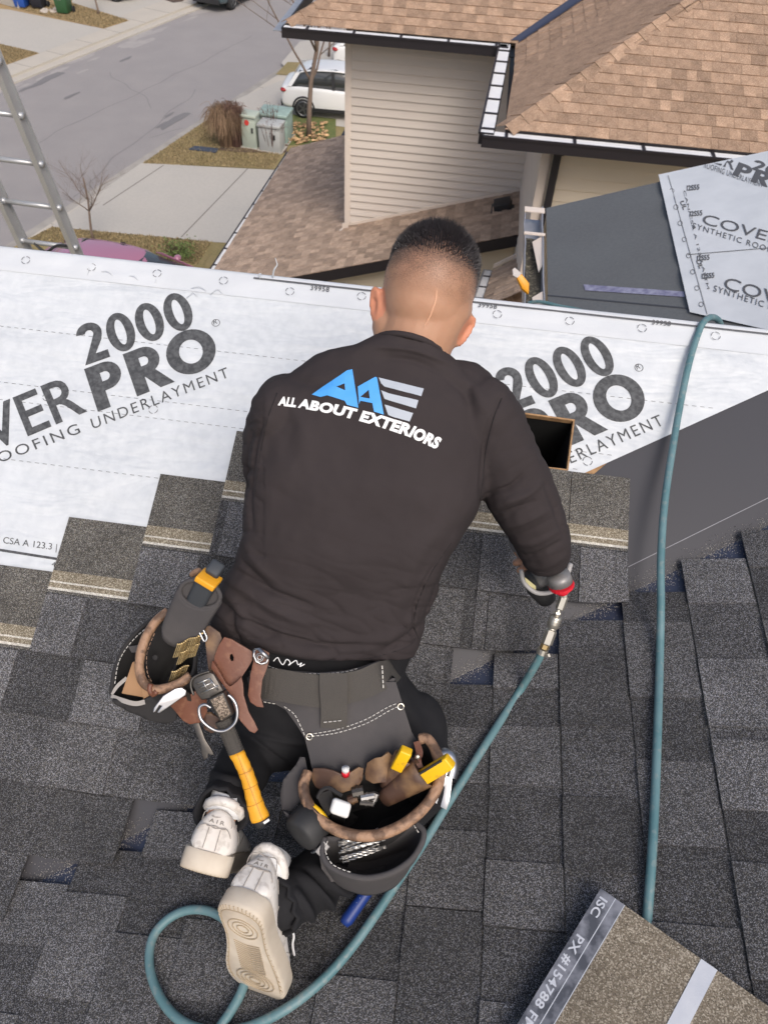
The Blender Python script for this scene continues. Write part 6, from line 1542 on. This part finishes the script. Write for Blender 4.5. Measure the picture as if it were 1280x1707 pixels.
# masonry bits in the lower pouch
R = random.Random(3)
for k in range(11):
    a = Vector((566+R.uniform(-4, 6), 1404+k*3.4+R.uniform(-2, 2))); b = a+Vector((66+R.uniform(-8, 14), -22+R.uniform(-7, 4))); g = Geo(); A, B = P(a.x, a.y, 1.325+.001*k), P(b.x, b.y, 1.33+.001*k)
    t = (B-A); n1 = t.cross(FW).normalized(); n2 = t.cross(n1).normalized(); r = .0019; g.tube([A, B], r*.75, 5)
    for ph in (0, math.pi):
        g.tube([A+t*(i/26)+(n1*math.cos(i*.85+ph)+n2*math.sin(i*.85+ph))*r*.75 for i in range(27)], r*.5, 4)
    tag(g.obj('drill_bit', M['steel']), 'long twisted steel bit in the lower grey pouch', 'drill bit', 'drill bits in the lower pouch')
# items in the right pouch
def boxat(g, a, b, w, th, m=0):               # bar from a to b (px, py, depth), w half width px, th thickness m
    A, B = P(*a), P(*b); t = (B-A); s = t.cross(FW).normalized()*(w*a[2]/FPX); u = s.cross(t).normalized()*th
    g.box(A-s-u/2, t, s*2, u, m)
t = thing('knife', P(670, 1265, 1.34), 'small yellow handled knife in the narrow leather pocket', 'knife'); g = Geo(); boxat(g, (661, 1280, 1.352), (678, 1250, 1.328), 10, .018); bevel(g.obj('handle', M['yellow2'], t), .003, 3)
g = Geo(); boxat(g, (657, 1290, 1.36), (661, 1281, 1.354), 7, .006); g.obj('blade', M['steel'], t)
t = thing('knife', P(725, 1285, 1.33), 'larger yellow knife with a black stripe, against the hammer claw', 'knife'); g = Geo(); boxat(g, (698, 1300, 1.345), (751, 1268, 1.315), 11.5, .020); bevel(g.obj('handle', M['yellow2'], t), .003, 3)
g = Geo(); boxat(g, (697, 1292, 1.3335), (737, 1268, 1.3110), 2.6, .004); g.obj('slider_slot', M['rub_dk'], t)
t = thing('hammer', P(738, 1300, 1.38), 'steel claw hammer hanging at the right edge of the brown rimmed pouch', 'hammer')
g = Geo(); A = P(741, 1272, 1.40); g.tube(smooth_path([P(733, 1262, 1.385), P(741, 1258, 1.385), P(750, 1264, 1.385), P(753, 1278, 1.385), P(749, 1296, 1.38)], 4), .013, 12)
g.slab([P(733, 1288, 1.372), P(754, 1284, 1.372), P(752, 1312, 1.368), P(749, 1334, 1.366), P(744, 1350, 1.366), P(734, 1345, 1.366), P(739, 1325, 1.367), P(741, 1312, 1.368), P(738, 1308, 1.368), P(733, 1322, 1.366), P(728, 1340, 1.364), P(720, 1334, 1.364), P(727, 1312, 1.368)], FW*.012)
bevel(g.obj('claw', M['chrome'], t), .0015)
g = Geo(); g.tube([P(736, 1276, 1.40), P(690, 1330, 1.46)], .014, 10); g.obj('handle', M['rub_dk'], t)
t = thing('cap_tool', P(568, 1347, 1.32), 'white square capped tool standing in the brown rimmed pouch', 'tool'); g = Geo()
A = P(556, 1329, 1.300); e1 = P(587, 1340, 1.300)-A; e2 = P(549, 1355, 1.292)-A; n = e1.cross(e2).normalized(); n = n if n.dot(FW) > 0 else -n; g.box(A, e1, e2, n*.022); bevel(g.obj('cap', M['white_pl'], t), .006, 4)
g = Geo(); c = A+e1*.5+e2*.5+n*.022; g.box(c-e1*.35-e2*.35, e1*.7, e2*.7, (n*.4+Vector((0, 0, -1))*.6)*.09); g.obj('shank', M['rub_dk'], t)
g = Geo(); rimp = [P(530, 1330, 1.335), P(536, 1318, 1.33), P(548, 1313, 1.325), P(560, 1320, 1.32), P(570, 1326, 1.315)]; g.tube(smooth_path(rimp, 4), .0035, 6); g.slab([P(527, 1326, 1.345), P(552, 1316, 1.335), P(560, 1350, 1.35), P(545, 1362, 1.35)], FW*.004); g.obj('strap', M['suede_dk'], t)
t = tag(new('marker', None, None, P(576, 1288, 1.36)), 'red and white marker cap in the wavy leather pocket', 'marker'); g = Geo(); g.tube([P(576, 1280, 1.350), P(576, 1285, 1.353)], .0068, 12); g.obj('cap', M['white_pl'], t, True); g = Geo(); g.tube([P(576, 1285, 1.353), P(576, 1292, 1.358)], .0072, 12); g.obj('barrel', M['red'], t, True)
t = thing('socket_set', P(615, 1320, 1.36), 'dark metal sockets and clips lying in the middle of the brown rimmed pouch', 'sockets'); 
for a, b, r, m in (((588, 1322, 1.36), (606, 1318, 1.36), .010, 'steel_dk'), ((602, 1330, 1.355), (624, 1326, 1.355), .007, 'steel'), ((600, 1338, 1.352), (622, 1340, 1.352), .005, 'steel_dk'), ((628, 1322, 1.36), (618, 1342, 1.36), .006, 'steel'), ((580, 1334, 1.36), (596, 1330, 1.36), .008, 'leather_dk')):
    g = Geo(); g.tube([P(*a), P(*b)], r, 10); g.tube([P(*a).lerp(P(*b), .4), P(*a).lerp(P(*b), .55)], r*1.2, 10); g.obj('socket', M[m], t)
# tape measure
t = thing('tape_measure', P(508, 1385, 1.34), 'round black tape measure with a yellow band clipped left of the right pouch', 'tape measure')
c0, c1_ = P(528, 1362, 1.352), P(498, 1394, 1.325); ax_ = (c1_-c0); g = Geo(); a = ax_.normalized(); s = a.cross(FW).normalized(); u = a.cross(s)
def dring(c, k): return [c+(s*math.cos(j*.3142)*.036*k+u*math.sin(j*.3142)*.034*k) for j in range(20)]
g.loft([dring(c0, .82), dring(c0+ax_*.08, .97), dring(c0+ax_*.5, 1.0), dring(c0+ax_*.85, .97), dring(c1_, .84), dring(c1_, .5)]); g.obj('case', M['rub_dk'], t, True)
g = Geo(); g.loft([dring(c0-ax_*.12, .5), dring(c0-ax_*.10, .92), dring(c0+ax_*.05, 1.0)]); g.obj('yellow_face', M['yellow2'], t, True)
g = Geo(); boxat(g, (530, 1424, 1.315), (545, 1406, 1.32), 7, .006); bevel(g.obj('hook_tab', M['gunbody'], t), .001)
g = Geo()
for k in range(3): q = c1_-ax_*(.1+.25*k)+s*.034; g.box(q, ax_*.12, u*.012, s*.003)
g.obj('ribs', M['grey_rub'], t)

# ---- left pouches
rimK = [(186, 1157, 1.43), (191, 1122, 1.44), (204, 1086, 1.455), (226, 1056, 1.465), (256, 1031, 1.475), (284, 1018, 1.48), (300, 1040, 1.47), (296, 1100, 1.45), (270, 1150, 1.425), (246, 1168, 1.415), (216, 1174, 1.415)]
pk = tag(bag('pouch', rimK, .075, M['suede_dk'], belt, .8, 4), 'outermost black pouch holding small cardboard boxes'); rimtube('suede_rim', rimK[:6], .0042, M['suede_dk'], pk)
g = Geo(); stitches(g, [(192, 1140, 1.43), (200, 1100, 1.445), (225, 1064, 1.458), (262, 1034, 1.467)]); tag(g.obj('stitching', M['thread'], pk), kind='stuff')
g = Geo(); band(g, [(186, 1160, 1.424, 3), (206, 1168, 1.412, 4), (226, 1173, 1.408, 4), (242, 1170, 1.408, 4)], 4, .004); band(g, [(187, 1158, 1.425, 2), (196, 1144, 1.428, 3), (212, 1130, 1.43, 3)], 3, .004); g.obj('frayed_edge', mat('frayed canvas', (.33, .31, .29), .9), pk)
for (poly, d, lab) in (([(221, 1104), (236, 1100), (241, 1163), (203, 1156)], 1.425, 'larger open cardboard box in the outermost black pouch'), ([(229, 1122), (240, 1118), (250, 1160), (240, 1168)], 1.418, 'smaller cardboard box tucked beside the larger one')):
    g = Geo(); g.slab([P(x, y, d) for x, y in poly], FW*.03); g.slab([P(x*.97+7, y+2, d-.002) for x, y in poly[:2]]+[P(poly[1][0]+2, poly[1][1]+8, d-.002)], FW*.002); tag(bevel(g.obj('cardboard_box', M['card']), .0008), lab, 'box')
g = Geo(); g.slab([P(214, 1078, 1.45), P(240, 1074, 1.45), P(240, 1086, 1.45), P(220, 1088, 1.45)], FW*.004); g.obj('inner_flap', M['suede'], pk)
rimL = [(281, 1019, 1.425), (262, 1034, 1.42), (246, 1058, 1.41), (236, 1086, 1.40), (233, 1114, 1.39), (240, 1138, 1.382), (258, 1149, 1.375), (282, 1146, 1.372), (303, 1137, 1.372), (318, 1126, 1.375)]
pl_ = tag(bag('pouch', rimL+[(324, 1104, 1.40), (322, 1070, 1.42), (305, 1035, 1.43)], .13, M['suede_dk'], belt, .72, 4), 'open pouch with a brown rolled rim holding coil nails'); rimtube('leather_rim', rimL, .0088, M['leather_rim'], pl_)
g = Geo(); stitches(g, [(258, 1056, 1.40), (246, 1088, 1.39), (246, 1120, 1.38), (254, 1138, 1.37)]); tag(g.obj('stitching', M['leather_rim'], pl_), kind='stuff')
g = Geo(); g.ell(P(259, 1096, 1.415), (RT*.0055, UP*.0055, FW*.002), 10, 6); g.obj('rivet', M['suede_dk'], pl_, True)
g = Geo(); g.tube(smooth_path([P(252, 1140, 1.37), P(250, 1150, 1.368), P(256, 1158, 1.37), P(262, 1152, 1.366)], 3), .005, 7); g.obj('leather_knot', M['leather'], pl_, True)
# coil nails
def coil(c, dirs, n, L_, name_label, d):
    t = thing('coil_nails', P(c[0], c[1], d), name_label, 'nails'); g = Geo(); dx, dy = dirs
    for k in range(n):
        x, y = c[0]+dx*k, c[1]+dy*k+1.5*math.sin(k*.8); dd = d-.003*math.sin(k*.9); g.tube([P(x, y, dd), P(x-L_*.35, y+L_, dd+.006)], .0013, 5); g.ell(P(x, y, dd-.001), (RT*.0026, UP*.0018, FW*.001), 7, 4)
    tag(g.obj('nails', M['brass'], t), kind='stuff'); g = Geo()
    for f in (.3, .62): g.tube(smooth_path([P(c[0]+dx*k-L_*.35*f, c[1]+dy*k+1.5*math.sin(k*.8)+L_*f, d-.0015) for k in range(n)], 2), .0006, 4)
    tag(g.obj('wires', M['brass'], t), kind='stuff')
coil((297, 1074, 0), (3.1, -1.3), 14, 22, 'upper coil of brass coloured nails below the grey pocket', 1.372); coil((302, 1088, 0), (3.0, -1.6), 11, 20, 'second coil of brass coloured nails under the upper coil', 1.378); coil((288, 1120, 0), (3.2, -1.3), 9, 17, 'lowest coil of brass coloured nails against the brown rim', 1.385)
# grey cylinder pocket with a tool in it
A, B = P(334, 990, 1.345), P(296, 1062, 1.385); g = Geo(); R_ = []; ax_ = (B-A); tdir = (P(334, 990, 1.345)-P(318, 1035, 1.40)).normalized()
for f, rx, ry in ((0, .037, .027), (.04, .0375, .028), (.3, .036, .028), (.6, .034, .026), (.85, .031, .023), (1, .026, .018)):
    c = A.lerp(B, f); sx = (RT*.95-UP*.2); sy = (UP*.9-FW*.3+RT*.2); R_.append([c+sx*rx*math.cos(j*.2618)+sy*ry*math.sin(j*.2618) for j in range(24)])
g.loft(R_, cap=False); g.add(R_[-1], [tuple(range(24))]); o = g.obj('round_pocket', M['suede'], belt, True); md = o.modifiers.new('s', 'SOLIDIFY'); md.thickness = .005
g = Geo(); g.tube([p-FW*.001 for p in R_[0]]+[R_[0][0]-FW*.001], .0042, 8, cap=False); rr_ = g.obj('suede_rim', M['suede'], o, True)
g = Geo(); pts = R_[1]; cc_ = sum(pts, Vector())/24
for j in range(12, 24):
    a = cc_+(R_[2][j]-A.lerp(B, .3))*1.02+ax_*.12*1; b = cc_+(R_[2][(j+1) % 24]-A.lerp(B, .3))*1.02+ax_*.12; g.tube([a.lerp(b, .1)-FW*.004, a.lerp(b, .7)-FW*.004], .0008, 4)
tag(g.obj('stitching', M['thread'], o), kind='stuff')
t = thing('cutter', P(340, 985, 1.33), 'dark grey tool handle with an orange yellow band in the round pocket', 'tool')
g = Geo(); boxat(g, (322, 1016, 1.375), (352, 958, 1.325), 17, .030); bevel(g.obj('handle', M['grey_rub'], t), .009, 4)
g = Geo(); boxat(g, (346, 970, 1.322), (350, 962, 1.317), 18, .036); bevel(g.obj('band', M['yellow'], t), .002)
g = Geo(); boxat(g, (351, 960, 1.322), (366, 940, 1.335), 12, .026); bevel(g.obj('end', M['grey_rub'], t), .004)
for x, y, lab in ((326, 953, 'left small tan tip peeking over the round pocket'), (357, 949, 'right small tan tip peeking over the round pocket')):
    g = Geo(); g.tube(smooth_path([P(x-6, y+6, 1.40), P(x-2, y+2, 1.395), P(x+7, y-2, 1.39), P(x+11, y+1, 1.388)], 3), [.005, .0055, .006, .006, .006, .006, .005, .004, .003, .002], 8); g.ell(P(x+6, y-1, 1.383), (RT*.002, UP*.002, FW*.001), 6, 4); tag(g.obj('glove_tip', M['leather_rim'], None, True), lab, 'glove tip')
# leather hardware
L3 = lambda pts: [(170+x*.2813, 920+y*.2812) for x, y in pts]
flat = lambda d, k=0, cx=400: (lambda x, y: d+((x-cx)/60.0)**2*k)
drape([L3([(725, 505), (770, 520), (890, 590), (893, 640), (870, 680), (830, 740), (790, 795), (745, 800), (700, 735), (662, 672), (668, 620), (690, 560)]), L3([(758, 610), (772, 604), (782, 625), (780, 646), (766, 648), (757, 632)])], flat(1.375, .01, 392), M['leather'], 'leather_flap', belt, .005, 6, .0012)
drape(L3([(600, 440), (640, 438), (700, 480), (712, 515), (700, 545), (690, 600), (665, 680), (650, 745), (632, 700), (620, 600), (612, 520)]), flat(1.385, .01, 350), M['leather_dk'], 'buckle_strap', belt, .005, 6, .0012)
drape(L3([(905, 585), (940, 572), (992, 600), (990, 650), (975, 700), (950, 760), (940, 860), (958, 922), (920, 918), (880, 890), (866, 850), (880, 730), (900, 640)]), flat(1.365, .02, 430), M['leather'], 'strap_loop', belt, .006, 6, .0015)
drape(L3([(655, 648), (690, 700), (735, 780), (760, 800), (800, 770), (826, 742), (836, 780), (840, 850), (870, 950), (905, 1010), (925, 1055), (905, 1075), (875, 1062), (820, 1000), (790, 940), (765, 850), (720, 790), (680, 735), (648, 690)]), flat(1.36, .01, 390), M['leather'], 'leather_tongue', belt, .006, 5, .0015)
g = Geo(); g.tube(smooth_path([P(x, y, 1.372) for x, y in L3([(575, 450), (590, 446), (605, 470), (622, 505), (618, 525), (605, 528), (590, 500), (573, 462)])], 3, True)+[P(*L3([(575, 450)])[0], 1.372)], .0022, 7); g.obj('buckle', M['chrome'], belt, True)
g = Geo(); rg = [P(*q, 1.352) for q in L3([(905, 580), (935, 573), (985, 632), (978, 655), (945, 665), (915, 650), (900, 615)])]; g.tube(rg+[rg[0]], .0024, 7); rg = [P(*q, 1.348) for q in L3([(930, 575), (988, 632)])]; g.tube(rg, .0040, 8)
c = P(*L3([(935, 625)])[0], 1.355)
for r in (.004, .007): g.tube([c+RT*r*math.cos(k*.5236)+UP*r*math.sin(k*.5236) for k in range(13)], .0011, 5, cap=False)
g.obj('d_ring', M['chrome'], belt, True)
o = pocket(L3([(400, 905), (430, 880), (520, 850), (590, 800), (620, 850), (625, 960), (590, 1010), (520, 1022), (480, 1000), (440, 950)]), 1.375, .0003, M['leather'], 'leather_pocket', belt)
drape(L3([(60, 880), (200, 905), (290, 860), (360, 820), (430, 900), (445, 960), (440, 1000), (380, 1022), (280, 1000), (160, 945), (80, 905)]), lambda x, y: 1.41+.0006*(y-1165), M['suede_dk'], 'pouch_front', belt, .006, 8)
drape(L3([(600, 960), (640, 950), (700, 990), (690, 1060), (650, 1075), (605, 1050)]), flat(1.385, 0), M['leather_dk'], 'leather_pocket', belt, .005, 7)
# flat bar: bright claw, dark forked foot
t = thing('pry_bar', P(300, 1180, 1.36), 'flat bar with a bright forked claw resting on the brown pouch rim', 'pry bar')
g = Geo(); g.slab([P(x, y, 1.345+.0006*(x-255)*.3) for x, y in [(255, 1188), (257, 1180), (272, 1160), (292, 1148), (303, 1146), (311, 1151), (310, 1159), (298, 1167), (281, 1179), (266, 1189), (262, 1188), (270, 1177), (266, 1176), (259, 1187)]], FW*.006); bevel(g.obj('claw', M['chrome'], t), .0012)
g = Geo(); g.slab([P(x, y, 1.40) for x, y in [(321, 1206), (332, 1204), (342, 1232), (352, 1248), (357, 1258), (352, 1260), (347, 1256), (347, 1263), (341, 1267), (336, 1256), (335, 1242), (328, 1226)]], FW*.005); bevel(g.obj('forked_foot', M['steel_dk'], t), .001)
g = Geo(); g.slab([P(308, 1150, 1.357), P(316, 1156, 1.36), P(330, 1206, 1.40), P(322, 1206, 1.40)], FW*.005); g.obj('bar', M['steel_dk'], t)
# big hammer in its wire holder
t = thing('hammer', P(400, 1270, 1.37), 'framing hammer with a yellow wrapped handle hanging head up at the left hip', 'hammer')
g = Geo(); A = P(348, 1163, 1.335); q = lambda x, y, d: P(x, y, d)
g.slab([q(347, 1166, 1.332), q(373, 1154, 1.332), q(389, 1192, 1.345), q(368, 1206, 1.345)], FW*.026); bevel(g.obj('head', M['steel_dk'], t), .003, 3)
g = Geo(); g.slab([q(351, 1167, 1.3305), q(371, 1158, 1.3305), q(385, 1190, 1.3435), q(369, 1201, 1.3435)], FW*.003); bevel(g.obj('milled_face', mat('milled hammer face', (.42, .34, .27), .4, .6, var=(320, .9, (.09, .07, .055), .06), bump=(500, .002, 1)), t), .0006)
g = Geo(); A, B = P(372, 1200, 1.36), P(395, 1256, 1.365); s = (B-A).cross(FW).normalized()
rg = lambda c, w, th_: [c+s*w*math.cos(j*.5236)+FW*th_*math.sin(j*.5236) for j in range(12)]
g.loft([rg(A, .0145, .011), rg(B, .0135, .011)])
for k in range(14): c = A.lerp(B, (k+.5)/14.5); g.loft([rg(c, .0152, .0118), rg(c+(B-A)*.03, .0152, .0118)])
g.obj('shaft', M['web'], t)
A, B = P(394, 1254, 1.365), P(437, 1364, 1.345); g = Geo(); R_ = []
for k in range(21):
    f = k/20; c = A.lerp(B, f)+s*.003*math.sin(f*5); w = .0140+.0035*f-.0022*math.sin(f*3.1)+.0005*math.sin(k*2.1); R_.append(rg(c, w, w*.85))
g.loft(R_); g.obj('grip', M['yellow'], t, True)
g = Geo()
for f in (.3, .52, .76): c = A.lerp(B, f)+s*.003*math.sin(f*5); w = .0140+.0035*f-.0022*math.sin(f*3.1)+.0004; rr = rg(c, w, w*.85); g.tube(rr+[rr[0]], .0005, 4, cap=False)
g.tube([A.lerp(B, k/10)-FW*(.0125+.002*k/10)+s*.004 for k in range(11)], .0005, 4); g.obj('wrap_seams', mat('seam yellow', (.38, .17, .02), .6), t)
g = Geo(); C2 = P(440, 1376, 1.348); g.loft([rg(B, .0170, .013), rg(B.lerp(C2, .5), .016, .012), rg(C2-s*.004, .009, .008)]); g.obj('butt_cap', M['rub_dk'], t, True)
g = Geo(); boxat(g, (440, 1372, 1.328), (449, 1366, 1.328), 2, .003); g.obj('cap_trim', M['white_pl'], t)
t2h = thing('hammer_holder', P(350, 1160, 1.36), 'steel hammer holder with a wire loop on the brown leather', 'hammer holder')
g = Geo(); g.slab([P(x, y, 1.345) for x, y in L3([(530, 780), (545, 745), (640, 712), (665, 725), (722, 825), (640, 870), (590, 880), (560, 840)])], FW*.010); bevel(g.obj('plate', M['steel_dk'], t2h), .002)
g = Geo()
for a, b in (((560, 785), (640, 750)), ((575, 812), (655, 772)), ((592, 838), (690, 792)), ((640, 752), (690, 820)), ((600, 768), (625, 815))): A_, B_ = L3([a, b]); g.tube([P(*A_, 1.3445), P(*B_, 1.3445)], .0016, 6)
g.obj('pressed_ribs', M['steel'], t2h, True)
g = Geo(); g.tube(smooth_path([P(*q, 1.338) for q in L3([(648, 925), (610, 905), (578, 925), (585, 985), (625, 1030), (680, 1060), (735, 1058), (785, 1020), (803, 965), (795, 905), (770, 865), (748, 848)])], 5), .0029, 9); g.obj('wire_loop', M['chrome'], t2h, True)
g = Geo(); g.tube(smooth_path([P(*q, 1.343) for q in L3([(545, 850), (528, 800), (535, 755), (580, 725), (640, 708)])], 4), .0022, 7); g.obj('wire_frame', M['steel_dk'], t2h, True)

# ------------------------------------------------------------------ nail gun at the right hand
t = thing('nail_gun', P(905, 985, 1.72), 'pneumatic roofing nail gun with a red air collar under the right hand', 'nail gun')
g = Geo(); A, B = P(913, 952, 1.655), P(872, 905, 1.76); g.tube(smooth_path([P(922, 968, 1.64), A, P(895, 925, 1.70), B, P(862, 890, 1.80)], 3), [.030, .033, .034, .034, .034, .034, .034, .034, .033, .032, .030, .026, .022], 18); g.obj('housing', M['gunbody'], t, True)
g = Geo(); g.tube(smooth_path([P(868, 950, 1.66), P(874, 972, 1.65), P(894, 988, 1.642), P(920, 986, 1.632), P(940, 968, 1.63), P(951, 940, 1.64)], 4), .0052, 8); g.obj('bumper_guard', mat('clear grey plastic', (.40, .39, .38), .3), t, True)
g = Geo(); A, B = P(892, 962, 1.675), P(905, 992, 1.70); ax_ = (B-A); g.tube([P(888, 955, 1.67), P(898, 978, 1.68), P(912, 1000, 1.70)], [.026, .029, .020], 14); g.obj('magazine', M['rub_dk'], t, True)
g = Geo(); g.slab([P(874, 962, 1.645), P(893, 977, 1.645), P(893, 986, 1.648), P(878, 976, 1.648)], FW*.002); g.obj('label', mat('cream label', (.55, .5, .25), .5), t)
g = Geo(); g.tube([P(868, 880, 1.80), P(864, 868, 1.86)], .014, 10); g.obj('nose', M['steel_dk'], t)
g = Geo(); n = (P(939, 992, 1.632)-P(934, 966, 1.60)).normalized(); c = P(935, 974, 1.60); g.tube([c-n*.004, c+n*.002, c+n*.004, c+n*.006, c+n*.024], [.025, .027, .024, .0135, .0125], 18); g.obj('air_collar', M['red'], t)
g = Geo(); g.tube([c-n*.030+FW*.012, c-n*.004+FW*.004], [.024, .026], 18); g.obj('end_cap', M['gunbody'], t, True)
t = thing('hose_coupling', P(920, 1035, 1.66), 'silver swivel and quick coupler between the nail gun and the teal hose', 'coupling')
cp = [((938, 984, 1.628), (939, 996, 1.632), .0085, 8), ((940, 994, 1.632), (932, 1016, 1.638), .0100, 6), ((931, 1015, 1.640), (927, 1030, 1.644), .0055, 10), ((929, 1020, 1.641), (928, 1024, 1.641), .0085, 6), ((927, 1027, 1.644), (920, 1046, 1.65), .0130, 16), ((920, 1047, 1.65), (919, 1051, 1.65), .0095, 12), ((919, 1050, 1.652), (910, 1074, 1.658), .0125, 6)]
for a, b, r, n_ in cp: g = Geo(); g.tube([P(*a), P(*a).lerp(P(*b), .08), P(*a).lerp(P(*b), .92), P(*b)], [r*.85, r, r, r*.85], n_); g.obj('fitting', M['silver'], t, n_ > 8)
g = Geo()
for f in (.2, .4, .6): A, B = P(927, 1027, 1.644), P(920, 1046, 1.65); g.tube([A.lerp(B, f), A.lerp(B, f+.05)], .0138, 16)
g.obj('knurl_rings', M['silver'], t)
g = Geo(); g.tube([P(909, 1074, 1.658), P(906, 1081, 1.66)], .0095, 6); g.obj('brass_nut', M['brass'], t)
g = Geo(); g.tube([P(905, 1082, 1.66), P(902, 1090, 1.663)], .0120, 14); g.tube([P(912, 1090, 1.65), P(914, 1095, 1.65)], .005, 6); g.obj('clamp', M['silver'], t)
# ------------------------------------------------------------------ hoses
def rp(x, y, l=.012): return P(x, y, rd(x, y)-(l+.022)/abs(FW.dot(N1)))
pts = [P(903, 1088, 1.662), P(890, 1112, 1.68), P(862, 1158, 1.715)]+[rp(x, y, .012) for x, y in ((812, 1236), (778, 1290), (745, 1342), (708, 1402), (668, 1462), (628, 1522), (590, 1575), (548, 1624), (500, 1666), (450, 1697), (400, 1716), (345, 1718), (298, 1699), (266, 1660), (250, 1612), (254, 1566), (277, 1535), (310, 1518), (345, 1518), (374, 1532), (402, 1560), (414, 1610), (404, 1650), (386, 1684), (366, 1714), (340, 1760))]
g = Geo(); g.tube(smooth_path(pts, 8), .0088, 12); tag(g.obj('air_hose', M['hose'], None, True), 'teal air hose from the nail gun, looping under the right sneaker', 'hose')
h2p = [rp(1072, 1590, -.012), rp(1078, 1530, -.004), rp(1085, 1440, .012), rp(1091, 1330, .012), rp(1096, 1200, .012), rp(1099, 1100, .012), P(1101, 1010, 1.725), P(1101, 930, 1.77), P(1107, 840, 1.835), P(1120, 750, 1.91), P(1134, 670, 1.975), P(1148, 605, 2.015)]+[P(1163, 556, 2.058), P(1172, 537, 2.07), P(1183, 529, 2.12), P(1193, 531, 2.17), P(1200, 540, 2.22), P(1204, 560, 2.3)]
g = Geo(); g.tube(smooth_path(h2p, 8), .0088, 12); tag(g.obj('air_hose', M['hose'], None, True), 'straight teal air hose running up over the roof ridge at right', 'hose')
g = Geo(); g.tube(smooth_path([h3(880, 505, .02), h3(900, 503, .03), h3(930, 510, .02), h3(965, 517, .015), h3(1000, 530, .015)], 6), .011, 8); tag(g.obj('air_hose', M['hose'], None, True), 'short length of teal hose beyond the ridge by the torn gutter', 'hose')
# blue gripped bar on the shingles
t = thing('hatchet', rp(595, 1508), 'blue dimpled tool handle lying on the shingles below the lower pouch', 'tool handle')
A, B = rp(650, 1432, .03), rp(573, 1541, .016); g = Geo(); g.tube([A, A.lerp(B, .5), A.lerp(B, .93), B], [.0105, .0115, .0125, .009], 14); g.obj('grip', M['blue'], t, True)
g = Geo(); s_ = (B-A).cross(FW).normalized()
for k in range(9): c = A.lerp(B, .25+.07*k)-FW*.0095-s_*.006; g.ell(c, (RT*.0016, UP*.0016, FW*.0012), 6, 4)
g.obj('dimples', mat('pale dimples', (.2, .25, .4), .5), t, True)
# ------------------------------------------------------------------ loose shingles upside down, bottom right
hp = lambda x, y, l: hit(x, y, N2, -D2+l)
A = hp(1001, 1481, .058); e1 = (hp(862, 1707, .058)-A).normalized(); e2 = (hp(1280, 1655, .058)-A); e2 = (e2-e1*e2.dot(e1)).normalized()
nn = N2
for k in range(3):
    o0 = A-nn*(.044-.019*k)*1 + e1*(.004*(2-k)) + e2*(.006*(2-k))*(1 if k < 2 else 0)
    t = thing('loose_shingle', o0, ('lowest of the three loose shingles stacked face down at bottom right', 'middle one of the three loose shingles stacked face down at bottom right', 'top loose shingle lying face down, with dark printed film and white tape')[k], 'shingle')
    g = Geo(); g.box(o0-nn*.0, e1*1.0, e2*.337, nn*.006); g.obj('backing', M['shback'], t)
    if k == 2:
        z = nn*.0064; g = Geo(); g.box(o0+z-e1*.0, e1*1.0, e2*.047, nn*.0006); fo = g.obj('release_film', M['film'], t)
        g = Geo(); g.box(o0+z+nn*.0008+e2*.028, e1*1.0, e2*.0014, nn*.0003); g.box(o0+z+nn*.0008+e2*.0455, e1*1.0, e2*.0012, nn*.0003)
        vf = text2d('ISC     PX #154788 FM 4473 Class A', .02, 0, 1.05); Wt, H_ = .40, .0165
        g.add([o0+z+nn*.0011+e1*(.012+x*Wt)+e2*(.004+(y)*H_) for x, y in vf[0]], vf[1]); g.obj('film_print', M['tape_w'], fo)
        g = Geo(); g.box(o0+z+e2*.182, e1*1.0, e2*.027, nn*.0008); g.obj('release_tape', M['tape_w'], t)
